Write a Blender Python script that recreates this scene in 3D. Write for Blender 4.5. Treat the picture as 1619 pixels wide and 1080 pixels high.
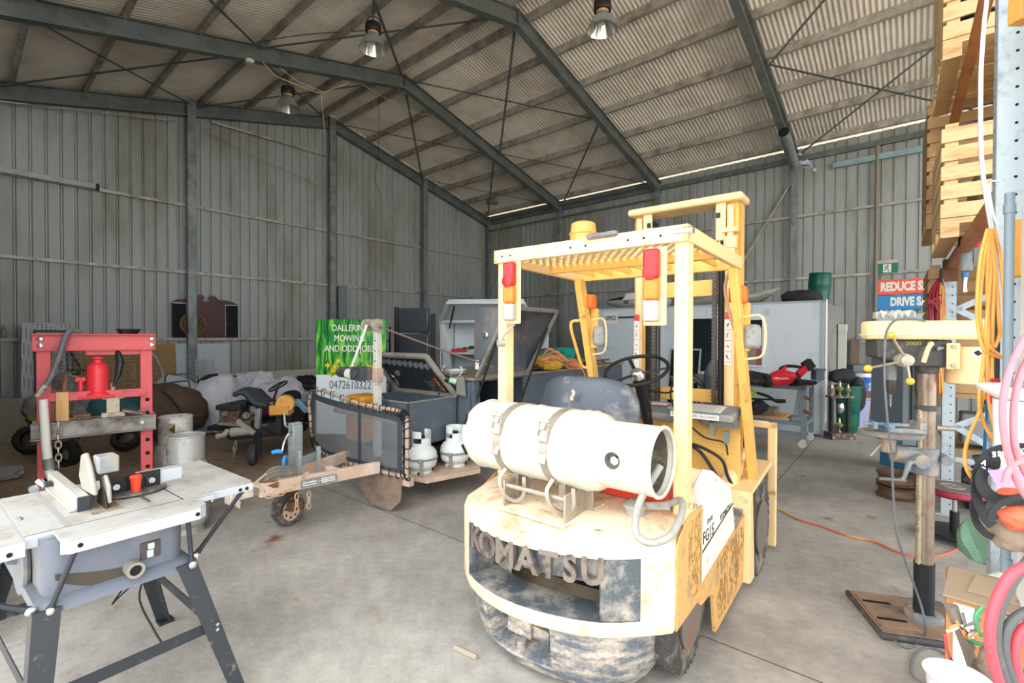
import bpy, bmesh, math, random
from math import sin, cos, pi, radians, sqrt, atan2
from mathutils import Vector, Matrix, noise
random.seed(7)
S = bpy.context.scene
COL = S.collection
for o in list(bpy.data.objects): bpy.data.objects.remove(o)

# ---------------------------------------------------------------- camera
FPX, PITCH, ROLL, EYE = 752.06, -0.0118, -0.0033, 1.6
cam_d = bpy.data.cameras.new('camera'); cam = bpy.data.objects.new('camera', cam_d); COL.objects.link(cam)
cam_d.sensor_width = 36; cam_d.lens = 36*FPX/1619; cam_d.clip_start = 0.02; cam_d.clip_end = 300
cam.matrix_world = Matrix.Translation((0, 0, EYE)) @ Matrix.Rotation(pi/2+PITCH, 4, 'X') @ Matrix.Rotation(-ROLL, 4, 'Z')
S.camera = cam
# ---------------------------------------------------------------- daylight
w = bpy.data.worlds.new('overcast sky'); S.world = w; w.use_nodes = True
nt = w.node_tree; bg = nt.nodes['Background']
bg.inputs[0].default_value = (0.93, 0.965, 1.0, 1); bg.inputs[1].default_value = 3.4
sd = bpy.data.lights.new('sun', 'SUN'); sun = bpy.data.objects.new('sun', sd); COL.objects.link(sun)
sd.energy = 3.0; sd.angle = radians(6); sd.color = (1, .95, .88)
sun.rotation_euler = Vector((-0.10, -0.35, -0.95)).to_track_quat('-Z', 'Y').to_euler()
S.view_settings.view_transform = 'Standard'; S.view_settings.look = 'None'
S.view_settings.gamma = 1; S.view_settings.exposure = 0.6
S.view_settings.use_curve_mapping = False

# ---------------------------------------------------------------- unprojection helpers (photo pixels -> places)
def ray(px, py):
    X, Y = px-809.5, py-540
    X, Y = X*cos(ROLL)+Y*sin(ROLL), -X*sin(ROLL)+Y*cos(ROLL)
    x, z2 = X/FPX, -Y/FPX
    return Vector((x, cos(PITCH)-z2*sin(PITCH), sin(PITCH)+z2*cos(PITCH)))
C0 = Vector((0, 0, EYE))
def G(px, py, z=0.0):
    r = ray(px, py); return C0+r*((z-EYE)/r.z)
def U(px, py, d):
    r = ray(px, py); return C0+r*(d/r.y)
class Fr:
    """a local frame on the floor: x right, y forward, yaw clockwise from +Y"""
    def __init__(s, o, deg):
        a = radians(deg); s.deg = deg; s.o = Vector((o[0], o[1], 0)); s.f = Vector((sin(a), cos(a), 0)); s.r = Vector((cos(a), -sin(a), 0))
    def w(s, u, v, z=0.0): return s.o+s.r*u+s.f*v+Vector((0, 0, z))
    def l(s, p): d = Vector(p)-s.o; return Vector((d.dot(s.r), d.dot(s.f), p[2]))
    def pu(s, px, py, u):
        r = ray(px, py); t = (u-(C0-s.o).dot(s.r))/r.dot(s.r); return s.l(C0+r*t)
    def pv(s, px, py, v):
        r = ray(px, py); t = (v-(C0-s.o).dot(s.f))/r.dot(s.f); return s.l(C0+r*t)
    def g(s, px, py, z=0.0): return s.l(G(px, py, z))

# ---------------------------------------------------------------- mesh builder
def V(*a): return Vector(a if len(a) > 1 else a[0])
def spline(pts, k=6, closed=False):
    pts = [Vector(p) for p in pts]; n = len(pts)
    if n < 3: return pts
    out = []
    for i in range(n if closed else n-1):
        p0 = pts[(i-1) % n] if closed or i > 0 else pts[0]*2-pts[1]
        p1, p2 = pts[i], pts[(i+1) % n]
        p3 = pts[(i+2) % n] if closed or i+2 < n else pts[-1]*2-pts[-2]
        for j in range(k):
            t = j/k
            out.append(.5*((2*p1)+(p2-p0)*t+(2*p0-5*p1+4*p2-p3)*t*t+(3*p1-p0-3*p2+p3)*t**3))
    if not closed: out.append(pts[-1])
    return out
class MB:
    def __init__(s, fr=None): s.v = []; s.f = []; s.fr = fr
    def a(s, p):
        if s.fr: p = s.fr.w(*p)
        s.v.append(Vector(p)); return len(s.v)-1
    def box(s, x0, x1, y0, y1, z0, z1):
        i = [s.a((x, y, z)) for z in (z0, z1) for y in (y0, y1) for x in (x0, x1)]
        for q in ((0, 2, 3, 1), (4, 5, 7, 6), (0, 1, 5, 4), (2, 6, 7, 3), (0, 4, 6, 2), (1, 3, 7, 5)): s.f.append([i[k] for k in q])
        return s
    def hexa(s, p):
        i = [s.a(q) for q in p]
        for q in ((0, 2, 3, 1), (4, 5, 7, 6), (0, 1, 5, 4), (2, 6, 7, 3), (0, 4, 6, 2), (1, 3, 7, 5)): s.f.append([i[k] for k in q])
        return s
    def cbox(s, c, d, M=None):
        c = Vector(c); pts = []
        for z in (-.5, .5):
            for y in (-.5, .5):
                for x in (-.5, .5):
                    p = Vector((x*d[0], y*d[1], z*d[2])); pts.append(c+(M @ p if M else p))
        return s.hexa(pts)
    def beam(s, p, q, w, h, up=(0, 0, 1)):
        p, q = Vector(p), Vector(q); d = (q-p).normalized(); up = Vector(up)
        if abs(d.dot(up)) > .98: up = Vector((1, 0, 0)) if abs(d.x) < .9 else Vector((0, 1, 0))
        r = d.cross(up).normalized(); u = r.cross(d)
        return s.hexa([e+r*(w*a)+u*(h*b) for b in (-.5, .5) for e in (p, q) for a in (-.5, .5)])
    def ring(s, c, r, t, n, up=None, ph=0):
        t = t.normalized(); ref = up or (Vector((0, 0, 1)) if abs(t.z) < .9 else Vector((1, 0, 0)))
        x = (ref-t*ref.dot(t)).normalized(); y = t.cross(x)
        return [s.a(c+x*(cos(2*pi*k/n+ph)*r)+y*(sin(2*pi*k/n+ph)*r)) for k in range(n)]
    def skin(s, rings, closed=False, caps=True):
        n = len(rings[0]); m = len(rings)
        for i in range(m if closed else m-1):
            a, b = rings[i], rings[(i+1) % m]
            for k in range(n): s.f.append([a[k], a[(k+1) % n], b[(k+1) % n], b[k]])
        if caps and not closed: s.f.append(rings[0][::-1]); s.f.append(rings[-1][:])
        return s
    def tube(s, pts, r, n=8, closed=False, k=0, caps=True):
        pts = [Vector(p) for p in pts]
        if k: 
            if isinstance(r, (list, tuple)): k = 0
            else: pts = spline(pts, k, closed)
        m = len(pts); rings = []; x = None
        for i, p in enumerate(pts):
            a = pts[(i-1) % m] if closed or i > 0 else p
            b = pts[(i+1) % m] if closed or i < m-1 else p
            t = (b-a)
            if t.length < 1e-9: t = Vector((0, 0, 1))
            t.normalize()
            if x is None: x = Vector((0, 0, 1)) if abs(t.z) < .9 else Vector((1, 0, 0))
            x = (x-t*x.dot(t)); x = x.normalized() if x.length > 1e-6 else Vector((1, 0, 0))
            y = t.cross(x); rr = r[i] if isinstance(r, (list, tuple)) else r
            rings.append([s.a(p+x*(cos(2*pi*j/n)*rr)+y*(sin(2*pi*j/n)*rr)) for j in range(n)])
        return s.skin(rings, closed, caps)
    def cyl(s, p, q, r, n=20, r2=None): return s.tube([p, q], [r, r if r2 is None else r2], n)
    def lathe(s, prof, c=(0, 0, 0), ax=(0, 0, 1), n=24, caps=True):
        c = Vector(c); ax = Vector(ax).normalized(); rings = []
        for r, z in prof: rings.append(s.ring(c+ax*z, max(r, 1e-4), ax, n))
        return s.skin(rings, False, caps)
    def prism(s, poly, axis, a, b):
        """poly: 2d points in the plane normal to axis ('x': (y,z), 'y': (x,z), 'z': (x,y))"""
        def P(p, t): return {'x': (t, p[0], p[1]), 'y': (p[0], t, p[1]), 'z': (p[0], p[1], t)}[axis]
        i = [s.a(P(p, a)) for p in poly]; j = [s.a(P(p, b)) for p in poly]; n = len(poly)
        for k in range(n): s.f.append([i[k], i[(k+1) % n], j[(k+1) % n], j[k]])
        s.f.append(i[::-1]); s.f.append(j)
        return s
    def slab(s, pts, th, nrm=None):
        """closed polygon of 3d points thickened by th along its normal"""
        pts = [Vector(p) for p in pts]
        if nrm is None:
            nrm = Vector((0, 0, 0))
            for k in range(len(pts)):
                p, q = pts[k], pts[(k+1) % len(pts)]
                nrm += Vector(((p.y-q.y)*(p.z+q.z), (p.z-q.z)*(p.x+q.x), (p.x-q.x)*(p.y+q.y)))
        nrm = Vector(nrm).normalized()*th
        i = [s.a(p) for p in pts]; j = [s.a(p+nrm) for p in pts]; n = len(pts)
        for k in range(n): s.f.append([i[k], i[(k+1) % n], j[(k+1) % n], j[k]])
        s.f.append(i[::-1]); s.f.append(j)
        return s
    def grid(s, rows, cu=False, cv=False):
        idx = [[s.a(p) for p in r] for r in rows]; R, K = len(idx), len(idx[0])
        for i in range(R if cv else R-1):
            for j in range(K if cu else K-1):
                s.f.append([idx[i][j], idx[i][(j+1) % K], idx[(i+1) % R][(j+1) % K], idx[(i+1) % R][j]])
        return s
    def torus(s, c, R, r, ax=(0, 0, 1), n=32, m=8, a0=0, a1=2*pi):
        c = Vector(c); ax = Vector(ax).normalized(); ref = Vector((0, 0, 1)) if abs(ax.z) < .9 else Vector((1, 0, 0))
        x = (ref-ax*ref.dot(ax)).normalized(); y = ax.cross(x); full = abs(a1-a0-2*pi) < 1e-4
        pts = [c+x*(cos(a0+(a1-a0)*k/n)*R)+y*(sin(a0+(a1-a0)*k/n)*R) for k in range(n if full else n+1)]
        return s.tube(pts, r, m, closed=full)
    def chain(s, pts, L=.03, r=.003, W=.018):
        """links along a path"""
        pts = [Vector(p) for p in pts]; i = 0
        seg = [(pts[k+1]-pts[k]).length for k in range(len(pts)-1)]; tot = sum(seg); d = L*.5; flip = 0
        while d < tot:
            t = d; k = 0
            while k < len(seg)-1 and t > seg[k]: t -= seg[k]; k += 1
            dr = (pts[k+1]-pts[k]).normalized(); c = pts[k]+dr*t
            ref = Vector((0, 0, 1)) if abs(dr.z) < .9 else Vector((1, 0, 0)); x = dr.cross(ref).normalized(); y = dr.cross(x)
            if flip: x = y
            ov = [c+dr*(L*.62*cos(2*pi*q/10))+x*(W*.5*sin(2*pi*q/10)) for q in range(10)]
            s.tube(ov, r, 5, closed=True); d += L*.95; flip ^= 1
        return s
    def blob(s, c, rad, sub=3, amp=.15, sc=3., seed=0, flat=None):
        bm = bmesh.new(); bmesh.ops.create_icosphere(bm, subdivisions=sub, radius=1)
        base = len(s.v); c = Vector(c)
        for v in bm.verts:
            p = v.co.copy(); q = Vector((p.x*rad[0], p.y*rad[1], p.z*rad[2]))
            k = noise.noise(q*sc+Vector((seed*7.1, seed*3.3, seed)))*amp + abs(noise.noise(q*sc*2.7+Vector((seed, 5, 0))))*amp*.7
            q = q*(1+k)
            if flat is not None and q.z < flat: q.z = flat+(q.z-flat)*.08
            s.a(c+q)
        bm.verts.ensure_lookup_table()
        for f in bm.faces: s.f.append([base+v.index for v in f.verts])
        bm.free(); return s
    def text(s, body, size, M, depth=.002, align='CENTER', sx=1.0, off=0.0):
        cu = bpy.data.curves.new('t', 'FONT'); cu.body = body; cu.size = size; cu.extrude = depth; cu.align_x = align; cu.align_y = 'CENTER'; cu.offset = off
        cu.resolution_u = 3
        ob = bpy.data.objects.new('t', cu); COL.objects.link(ob)
        me = bpy.data.meshes.new_from_object(ob.evaluated_get(bpy.context.evaluated_depsgraph_get()))
        b = len(s.v)
        for v in me.vertices: s.v.append(M @ Vector((v.co.x*sx, v.co.y, v.co.z)))
        for p in me.polygons: s.f.append([b+k for k in p.vertices])
        bpy.data.objects.remove(ob); bpy.data.curves.remove(cu); bpy.data.meshes.remove(me)
        return s
    def tx(s, M, i0=0):
        for i in range(i0, len(s.v)): s.v[i] = M @ s.v[i]
        return s
    def __len__(s): return len(s.v)

# ---------------------------------------------------------------- linking
MW = {}
def mesh_obj(name, mb, mat, smooth=None, bevel=0, Minv=None, sub=0):
    vs = [Minv @ v for v in mb.v] if Minv is not None else mb.v
    me = bpy.data.meshes.new(name); me.from_pydata([tuple(v) for v in vs], [], mb.f); me.validate()
    bm = bmesh.new(); bm.from_mesh(me); bmesh.ops.recalc_face_normals(bm, faces=bm.faces); bm.to_mesh(me); bm.free()
    me.materials.append(mat)
    o = bpy.data.objects.new(name, me); COL.objects.link(o)
    if smooth is not None:
        for p in me.polygons: p.use_smooth = True
        me.set_sharp_from_angle(angle=radians(smooth))
    if bevel:
        m = o.modifiers.new('bevel', 'BEVEL'); m.width = bevel; m.segments = 2; m.limit_method = 'ANGLE'; m.angle_limit = radians(40)
        m.harden_normals = False
    if sub:
        m = o.modifiers.new('sub', 'SUBSURF'); m.levels = sub; m.render_levels = sub
    return o
def thing(name, label, cat, loc=(0, 0, 0), yaw=0, group=None):
    o = bpy.data.objects.new(name, None); COL.objects.link(o); o.empty_display_size = .1
    o.location = loc; o.rotation_euler = (0, 0, -radians(yaw)); o['label'] = label; o['category'] = cat
    if group: o['group'] = group
    MW[o] = Matrix.Translation(loc) @ Matrix.Rotation(-radians(yaw), 4, 'Z')
    return o
SPLIT = {'socket_holder', 'hydraulic_lever', 'bolt', 'bolt_hole', 'base_slot', 'mast_cross_member', 'gauge', 'lifting_eye', 'fence_end', 'apron_hole', 'mitre_slot', 'rim_slot', 'foot_ring_slot', 'pin_hole', 'mount_bolt', 'flange_bolt', 'gauge_screw', 'fork_carriage', 'drawbar_crossmember', 'mast_hole', 'warning_label', 'screw', 'tank_strap_slot', 'switch_button', 'safety_chain_', 'stretcher', 'bench_apron', 'hook_', 'trophy_base', 'side_rail', 'deck', 'engine_cowl', 'red_tag', 'hole_', 'saddle_upright', 'axle'}
def islands(mb):
    par = list(range(len(mb.v)))
    def f(x):
        while par[x] != x: par[x] = par[par[x]]; x = par[x]
        return x
    for q in mb.f:
        for k in q[1:]: par[f(k)] = f(q[0])
    g = {}
    for q in mb.f: g.setdefault(f(q[0]), []).append(q)
    out = []
    for fs in g.values():
        m = MB(); ix = {}
        for q in fs:
            for k in q:
                if k not in ix: ix[k] = len(m.v); m.v.append(mb.v[k])
            m.f.append([ix[k] for k in q])
        out.append(m)
    return out
def part(name, mb, mat, par, world=False, label=None, smooth=35, bevel=0, sub=0, kind=None):
    if name in SPLIT:
        ms = islands(mb)
        if len(ms) > 1:
            for m in ms: o = part1(name, m, mat, par, world, label, smooth, bevel, sub, kind)
            return o
    return part1(name, mb, mat, par, world, label, smooth, bevel, sub, kind)
def part1(name, mb, mat, par, world=False, label=None, smooth=35, bevel=0, sub=0, kind=None):
    """mesh child; coordinates are the thing's own unless world=True"""
    root = par
    while root.parent: root = root.parent
    o = mesh_obj(name, mb, mat, smooth, bevel, MW[root].inverted() if world else None, sub)
    o.parent = par
    if label: o['label'] = label
    if kind: o['kind'] = kind
    return o
def single(name, label, cat, mb, mat, loc=None, yaw=0, group=None, smooth=35, bevel=0, sub=0, world=True, kind=None):
    """a thing that is one mesh; mb in world coordinates (or local if world=False)"""
    if loc is None:
        n = len(mb.v); loc = (sum(v.x for v in mb.v)/n, sum(v.y for v in mb.v)/n, min(v.z for v in mb.v))
    M = Matrix.Translation(loc) @ Matrix.Rotation(-radians(yaw), 4, 'Z')
    o = mesh_obj(name, mb, mat, smooth, bevel, M.inverted() if world else None, sub)
    o.location = loc; o.rotation_euler = (0, 0, -radians(yaw)); MW[o] = M
    o['label'] = label; o['category'] = cat
    if group: o['group'] = group
    if kind: o['kind'] = kind
    return o
def struct(name, mb, mat, smooth=None, bevel=0, par=None):
    o = mesh_obj(name, mb, mat, smooth, bevel); o['kind'] = 'structure'
    MW[o] = Matrix.Identity(4)
    if par: o.parent = par
    return o
def kids(o): return [c for c in list(COL.objects) if c.parent == o]
def dup(root, loc, yaw=None, label=None, group=None):
    r = root.copy(); COL.objects.link(r); r.location = loc
    if yaw is not None: r.rotation_euler = (0, 0, -radians(yaw))
    if label: r['label'] = label
    if group: r['group'] = group
    for ch in kids(root):
        c = ch.copy(); COL.objects.link(c); c.parent = r
        for g in kids(ch):
            d = g.copy(); COL.objects.link(d); d.parent = c
    MW[r] = Matrix.Translation(loc) @ Matrix.Rotation(r.rotation_euler[2], 4, 'Z')
    return r

# ---------------------------------------------------------------- materials
def lin(c):
    if isinstance(c, str): c = tuple(int(c[i:i+2], 16)/255 for i in (0, 2, 4))
    return tuple(x/12.92 if x <= .04045 else ((x+.055)/1.055)**2.4 for x in c)+(1,)
MATS = {}
def mat(name, col, rough=.55, metal=0., dirt=None, amt=.5, sc=6., bump=0., bsc=60., alpha=1., trans=0., emit=0, spec=.35, fine=0., dz=1.0):
    """col base, dirt: (hex) patches mixed in by noise at scale sc with coverage amt; fine: speckle strength"""
    if name in MATS: return MATS[name]
    m = bpy.data.materials.new(name); m.use_nodes = True; n = m.node_tree.nodes; L = m.node_tree.links; b = n['Principled BSDF']
    b.inputs['Base Color'].default_value = lin(col); b.inputs['Roughness'].default_value = rough; b.inputs['Metallic'].default_value = metal
    b.inputs['Specular IOR Level'].default_value = spec
    if trans: b.inputs['Transmission Weight'].default_value = trans; b.inputs['IOR'].default_value = 1.3
    if alpha < 1: b.inputs['Alpha'].default_value = alpha
    if emit: b.inputs['Emission Color'].default_value = lin(col); b.inputs['Emission Strength'].default_value = emit
    tc = n.new('ShaderNodeTexCoord'); out = None
    mp = n.new('ShaderNodeMapping'); L.new(tc.outputs['Object'], mp.inputs[0]); mp.inputs['Scale'].default_value = (1, 1, dz)
    if dirt:
        nz = n.new('ShaderNodeTexNoise'); nz.inputs['Scale'].default_value = sc; nz.inputs['Detail'].default_value = 9; nz.inputs['Roughness'].default_value = .68
        L.new(mp.outputs[0], nz.inputs[0])
        r = n.new('ShaderNodeValToRGB'); r.color_ramp.elements[0].position = max(0, .72-amt*.55); r.color_ramp.elements[1].position = min(1, .82-amt*.35)
        L.new(nz.outputs[0], r.inputs[0])
        mx = n.new('ShaderNodeMix'); mx.data_type = 'RGBA'; mx.inputs[6].default_value = lin(col); mx.inputs[7].default_value = lin(dirt)
        L.new(r.outputs[0], mx.inputs[0]); L.new(mx.outputs[2], b.inputs['Base Color']); out = mx.outputs[2]
        if metal:
            mr = n.new('ShaderNodeMapRange'); mr.inputs[3].default_value = metal; mr.inputs[4].default_value = metal*.3; L.new(r.outputs[0], mr.inputs[0]); L.new(mr.outputs[0], b.inputs['Metallic'])
    if fine:
        nf = n.new('ShaderNodeTexNoise'); nf.inputs['Scale'].default_value = sc*9; nf.inputs['Detail'].default_value = 5; L.new(tc.outputs['Object'], nf.inputs[0])
        mr = n.new('ShaderNodeMapRange'); mr.inputs[3].default_value = 1-fine; mr.inputs[4].default_value = 1+fine; mr.inputs[1].default_value = .25; mr.inputs[2].default_value = .75
        L.new(nf.outputs[0], mr.inputs[0])
        mm = n.new('ShaderNodeMix'); mm.data_type = 'RGBA'; mm.blend_type = 'MULTIPLY'; mm.inputs[0].default_value = 1
        if out: L.new(out, mm.inputs[6])
        else: mm.inputs[6].default_value = lin(col)
        L.new(mr.outputs[0], mm.inputs[7]); L.new(mm.outputs[2], b.inputs['Base Color'])
    if bump:
        nb = n.new('ShaderNodeTexNoise'); nb.inputs['Scale'].default_value = bsc; nb.inputs['Detail'].default_value = 6; L.new(tc.outputs['Object'], nb.inputs[0])
        bp = n.new('ShaderNodeBump'); bp.inputs['Strength'].default_value = bump; bp.inputs['Distance'].default_value = .01
        L.new(nb.outputs[0], bp.inputs['Height']); L.new(bp.outputs[0], b.inputs['Normal'])
    MATS[name] = m; return m

# the shed's own frame: s runs along the gable wall from the far corner, b along the eave wall
TH = 0.8640; CX, CY = -0.905, 17.320; HW = 6.127; EAVE, APEX, BAY = 5.676, 7.199, 3.249
GZ = (1.505, 2.932, 4.352)
DA = Vector((cos(TH), sin(TH), 0)); DB = Vector((sin(TH), -cos(TH), 0))
def W(s, b, z): return Vector((CX, CY, 0))-DA*s+DB*b+Vector((0, 0, z))
class WFr:
    def w(self, s, b, z=0.0): return W(s, b, z)
WF = WFr()
def onA(px, py, off=0.0):
    """pixel -> (s,b,z) on the gable wall (b=off)"""
    r = ray(px, py); o = Vector((CX, CY, 0)); t = (off-(C0-o).dot(DB))/r.dot(DB); p = C0+r*t-o; return (-p.dot(DA), off, p.z)
def onB(px, py, off=0.0):
    """pixel -> (s,b,z) on the eave wall (s=off)"""
    r = ray(px, py); o = Vector((CX, CY, 0)); t = (-off-(C0-o).dot(DA))/r.dot(DA); p = C0+r*t-o; return (off, p.dot(DB), p.z)
SLOPE = (APEX-EAVE)/HW
def RZ(s): return APEX-SLOPE*abs(s-HW)
# ================================================================ SHED
def floor_mat():
    m = bpy.data.materials.new('worn concrete'); m.use_nodes = True; n = m.node_tree.nodes; L = m.node_tree.links; b = n['Principled BSDF']
    tc = n.new('ShaderNodeTexCoord')
    def nz(sc, det=8, ro=.6, dim=None):
        a = n.new('ShaderNodeTexNoise'); a.inputs['Scale'].default_value = sc; a.inputs['Detail'].default_value = det; a.inputs['Roughness'].default_value = ro
        L.new(tc.outputs['Object'], a.inputs[0]); return a.outputs[0]
    def ramp(x, p0, p1, c0=(0, 0, 0, 1), c1=(1, 1, 1, 1)):
        r = n.new('ShaderNodeValToRGB'); r.color_ramp.elements[0].position = p0; r.color_ramp.elements[1].position = p1
        r.color_ramp.elements[0].color = c0; r.color_ramp.elements[1].color = c1; L.new(x, r.inputs[0]); return r.outputs[0]
    def mix(f, a, c, bt='MIX'):
        x = n.new('ShaderNodeMix'); x.data_type = 'RGBA'; x.blend_type = bt
        for i, q in ((0, f), (6, a), (7, c)):
            if hasattr(q, 'links'): L.new(q, x.inputs[i])
            else: x.inputs[i].default_value = q
        return x.outputs[2]
    base = ramp(nz(1.1, 9, .7), .35, .68, lin('a29d95'), lin('c4bfb6'))
    dark = ramp(nz(.45, 6, .6), .50, .66)
    c = mix(dark, base, lin('8d8880'))
    c = mix(ramp(nz(5, 8, .7), .62, .72), c, lin('a6907a'))          # pale dust
    c = mix(ramp(nz(2.3, 4, .5), .66, .74), c, lin('94604a'))        # rusty patches
    vo = n.new('ShaderNodeTexNoise'); vo.inputs['Scale'].default_value = 38; vo.inputs['Detail'].default_value = 3; L.new(tc.outputs['Object'], vo.inputs[0])
    c = mix(ramp(vo.outputs[0], .70, .74), c, lin('c2bbb0'))         # chips of pale grit
    c = mix(1.0, c, ramp(nz(9, 10, .8), .34, .66, (.70, .70, .70, 1), (1.05, 1.05, 1.05, 1)), 'MULTIPLY')
    # red-brown dirt tracked in over the back left of the floor
    sx = n.new('ShaderNodeVectorMath'); sx.operation = 'DISTANCE'; L.new(tc.outputs['Object'], sx.inputs[0]); sx.inputs[1].default_value = (-6.6, 7.6, 0)
    ad = n.new('ShaderNodeMath'); ad.operation = 'MULTIPLY_ADD'; L.new(nz(.9, 7), ad.inputs[0]); ad.inputs[1].default_value = -2.6; L.new(sx.outputs['Value'], ad.inputs[2])
    mr = n.new('ShaderNodeMapRange'); L.new(ad.outputs[0], mr.inputs[0]); mr.inputs[1].default_value = 2.4; mr.inputs[2].default_value = 4.2; mr.inputs[3].default_value = .88; mr.inputs[4].default_value = 0
    brown = ramp(nz(7, 8, .7), .3, .7, lin('6a523c'), lin('a98b6c'))
    c = mix(mr.outputs[0], c, brown)
    # saw-cut joints of the slab
    sp = n.new('ShaderNodeSeparateXYZ'); mp = n.new('ShaderNodeMapping'); mp.inputs['Rotation'].default_value = (0, 0, -(TH-pi/2)-.02); L.new(tc.outputs['Object'], mp.inputs[0]); L.new(mp.outputs[0], sp.inputs[0])
    for ax, o in ((0, 1.05), (1, 2.2)):
        f = n.new('ShaderNodeMath'); f.operation = 'ADD'; L.new(sp.outputs[ax], f.inputs[0]); f.inputs[1].default_value = o
        g = n.new('ShaderNodeMath'); g.operation = 'PINGPONG'; L.new(f.outputs[0], g.inputs[0]); g.inputs[1].default_value = 2.4
        h = n.new('ShaderNodeMath'); h.operation = 'LESS_THAN'; L.new(g.outputs[0], h.inputs[0]); h.inputs[1].default_value = .005
        c = mix(h.outputs[0], c, lin('5d554d'))
    L.new(c, b.inputs['Base Color']); b.inputs['Roughness'].default_value = .62; b.inputs['Specular IOR Level'].default_value = .35
    bp = n.new('ShaderNodeBump'); bp.inputs['Strength'].default_value = .25; bp.inputs['Distance'].default_value = .01; L.new(nz(30, 8), bp.inputs['Height']); L.new(bp.outputs[0], b.inputs['Normal'])
    return m
M_floor = floor_mat()
M_wall = mat('ribbed wall steel', '9fa39f', .5, .15, '858375', .45, 1.2, dz=.25)
M_roof = mat('corrugated roof steel', 'e2dace', .5, .0, 'c8bfb2', .5, 1.0)
M_steel = mat('galvanised steel', '8b9292', .5, .45, '6b7070', .55, 4)
M_raft = mat('dull galvanised rafter steel', '757a78', .55, .35, '5c5f5c', .6, 3)
M_purl = mat('galvanised purlin steel', 'b5afa6', .5, .3, '827a70', .5, 3)
M_apron = mat('pale gravel apron', 'd6cdbd', .9, 0, 'b8ad99', .5, 2)

m = MB(WF); m.box(-.03, HW*2+.5, -.05, 20, -.12, 0); struct('floor', m, M_floor)
m = MB(); m.box(-45, 45, -40, 30, -.3, -.13)
o = struct('ground', m, M_apron)

def ribbed(P, L0, L1, zt, pitch=.2, dep=.028):
    """P(t, off, z) -> world; ribs run upright"""
    mb = MB(); xs = []
    t = L0
    while t < L1:
        xs += [(t, 0), (t+pitch*.62, 0), (t+pitch*.70, dep), (t+pitch*.80, dep), (t+pitch*.88, 0)]
        # little stiffening bead in the pan
        t += pitch
    xs.append((L1, 0))
    rows = [[P(t, o_, 0) for t, o_ in xs], [P(t, o_, zt(t)) for t, o_ in xs]]
    return mb.grid(rows)
struct('wall_gable', ribbed(lambda t, o_, z: W(t, -o_, z), -.05, HW*2+.45, lambda t: RZ(t)+.264), M_wall)
struct('wall_eave', ribbed(lambda t, o_, z: W(-o_, t, z), -.05, 20, lambda t: EAVE+.225), M_wall)
struct('wall_left', ribbed(lambda t, o_, z: W(HW*2+.42+o_, t, z), -.05, 8.2, lambda t: EAVE+.12), M_wall)
# roof: corrugated sheet, waves run down the slope
mb = MB(); K = []
t = -.15
while t < 20.05: K.append(t); t += .0127
def rrow(s, z): return [W(s, t, z+.0115*sin(2*pi*t/.0762)) for t in K]
mb.grid([rrow(-.18, RZ(-.18)+.27), rrow(HW, RZ(HW)+.27), rrow(HW*2+.18, RZ(HW*2+.5)+.27)])
struct('ceiling', mb, M_roof)
# purlins (C sections on top of the rafters)
n_p = 0
for side in (0, 1):
    for q in (.30, 1.24, 2.18, 3.12, 4.06, 5.0, 5.86):
        s_ = q if side == 0 else 2*HW-q
        z = RZ(s_)+.215; mb = MB(WF)
        mb.box(s_-.004, s_+.004, -.02, 20, z-.095, z+.05); mb.box(s_-.06, s_+.004, -.02, 20, z-.097, z-.09); mb.box(s_-.06, s_-.055, -.02, 20, z-.097, z-.08)
        n_p += 1; struct('trim_purlin_%d' % n_p, mb, M_purl)
# portal frames
def isec(mb, P, w=.12, h=.26, t=.012):
    """I section between two points of the frame, P: list of (s,z), at b"""
    pass
nf = 0
for k in range(0, 6):
    b = BAY*k; bb = b+(.09 if k == 0 else 0)
    for side in (0, 1):
        sg = (lambda s: s) if side == 0 else (lambda s: 2*HW-s)
        mb = MB(WF); dh = .15
        for (w0, w1, z0, z1) in ((-.008, .008, -dh, .12), (-.07, .07, -dh-.012, -dh), (-.07, .07, .11, .122), (-.07, -.062, -dh, -dh+.03), (.062, .07, -dh, -dh+.03)):
            A = [(sg(.0), bb+w0, EAVE+z0), (sg(HW), bb+w0, APEX+z0), (sg(HW), bb+w0, APEX+z1), (sg(0), bb+w0, EAVE+z1)]
            B = [(p[0], bb+w1, p[2]) for p in A]
            mb.hexa([A[0], B[0], A[3], B[3], A[1], B[1], A[2], B[2]])
        nf += 1; struct('trim_rafter_%d' % nf, mb, M_raft)
    if k:
        mb = MB(WF); mb.box(HW-.16, HW+.16, bb-.075, bb-.068, APEX-.2, APEX+.1); mb.box(HW-.012, HW+.012, bb-.08, bb+.08, APEX-.2, APEX+.12)
        struct('trim_apex_plate_%d' % k, mb, M_raft, bevel=0)
        # knee column on the eave wall
        if k != 2 or True:
            mb = MB(WF); mb.box(.03, .17, b-.05, b-.042, 0, EAVE+.02); mb.box(.03, .17, b+.042, b+.05, 0, EAVE+.02); mb.box(.16, .172, b-.05, b+.05, 0, EAVE+.02)
            struct('trim_eave_column_%d' % k, mb, M_steel)
    if k > 2:
        mb = MB(WF); mb.box(HW*2-.2, HW*2-.03, b-.06, b+.06, 0, EAVE); 
        if k > 3 or k == 3 and False: struct('trim_door_column_%d' % k, mb, M_steel)
# gable columns
for i, s_ in enumerate((.07, 3.01, 6.10, 9.30, 12.2)):
    top = RZ(s_)+.0; mb = MB(WF)
    mb.box(s_-.085, s_+.085, .19, .20, 0, top+.12); mb.box(s_-.085, s_-.075, .115, .20, 0, top); mb.box(s_+.075, s_+.085, .115, .20, 0, top)
    struct('trim_gable_column_%d' % (i+1), mb, M_steel)
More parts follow.
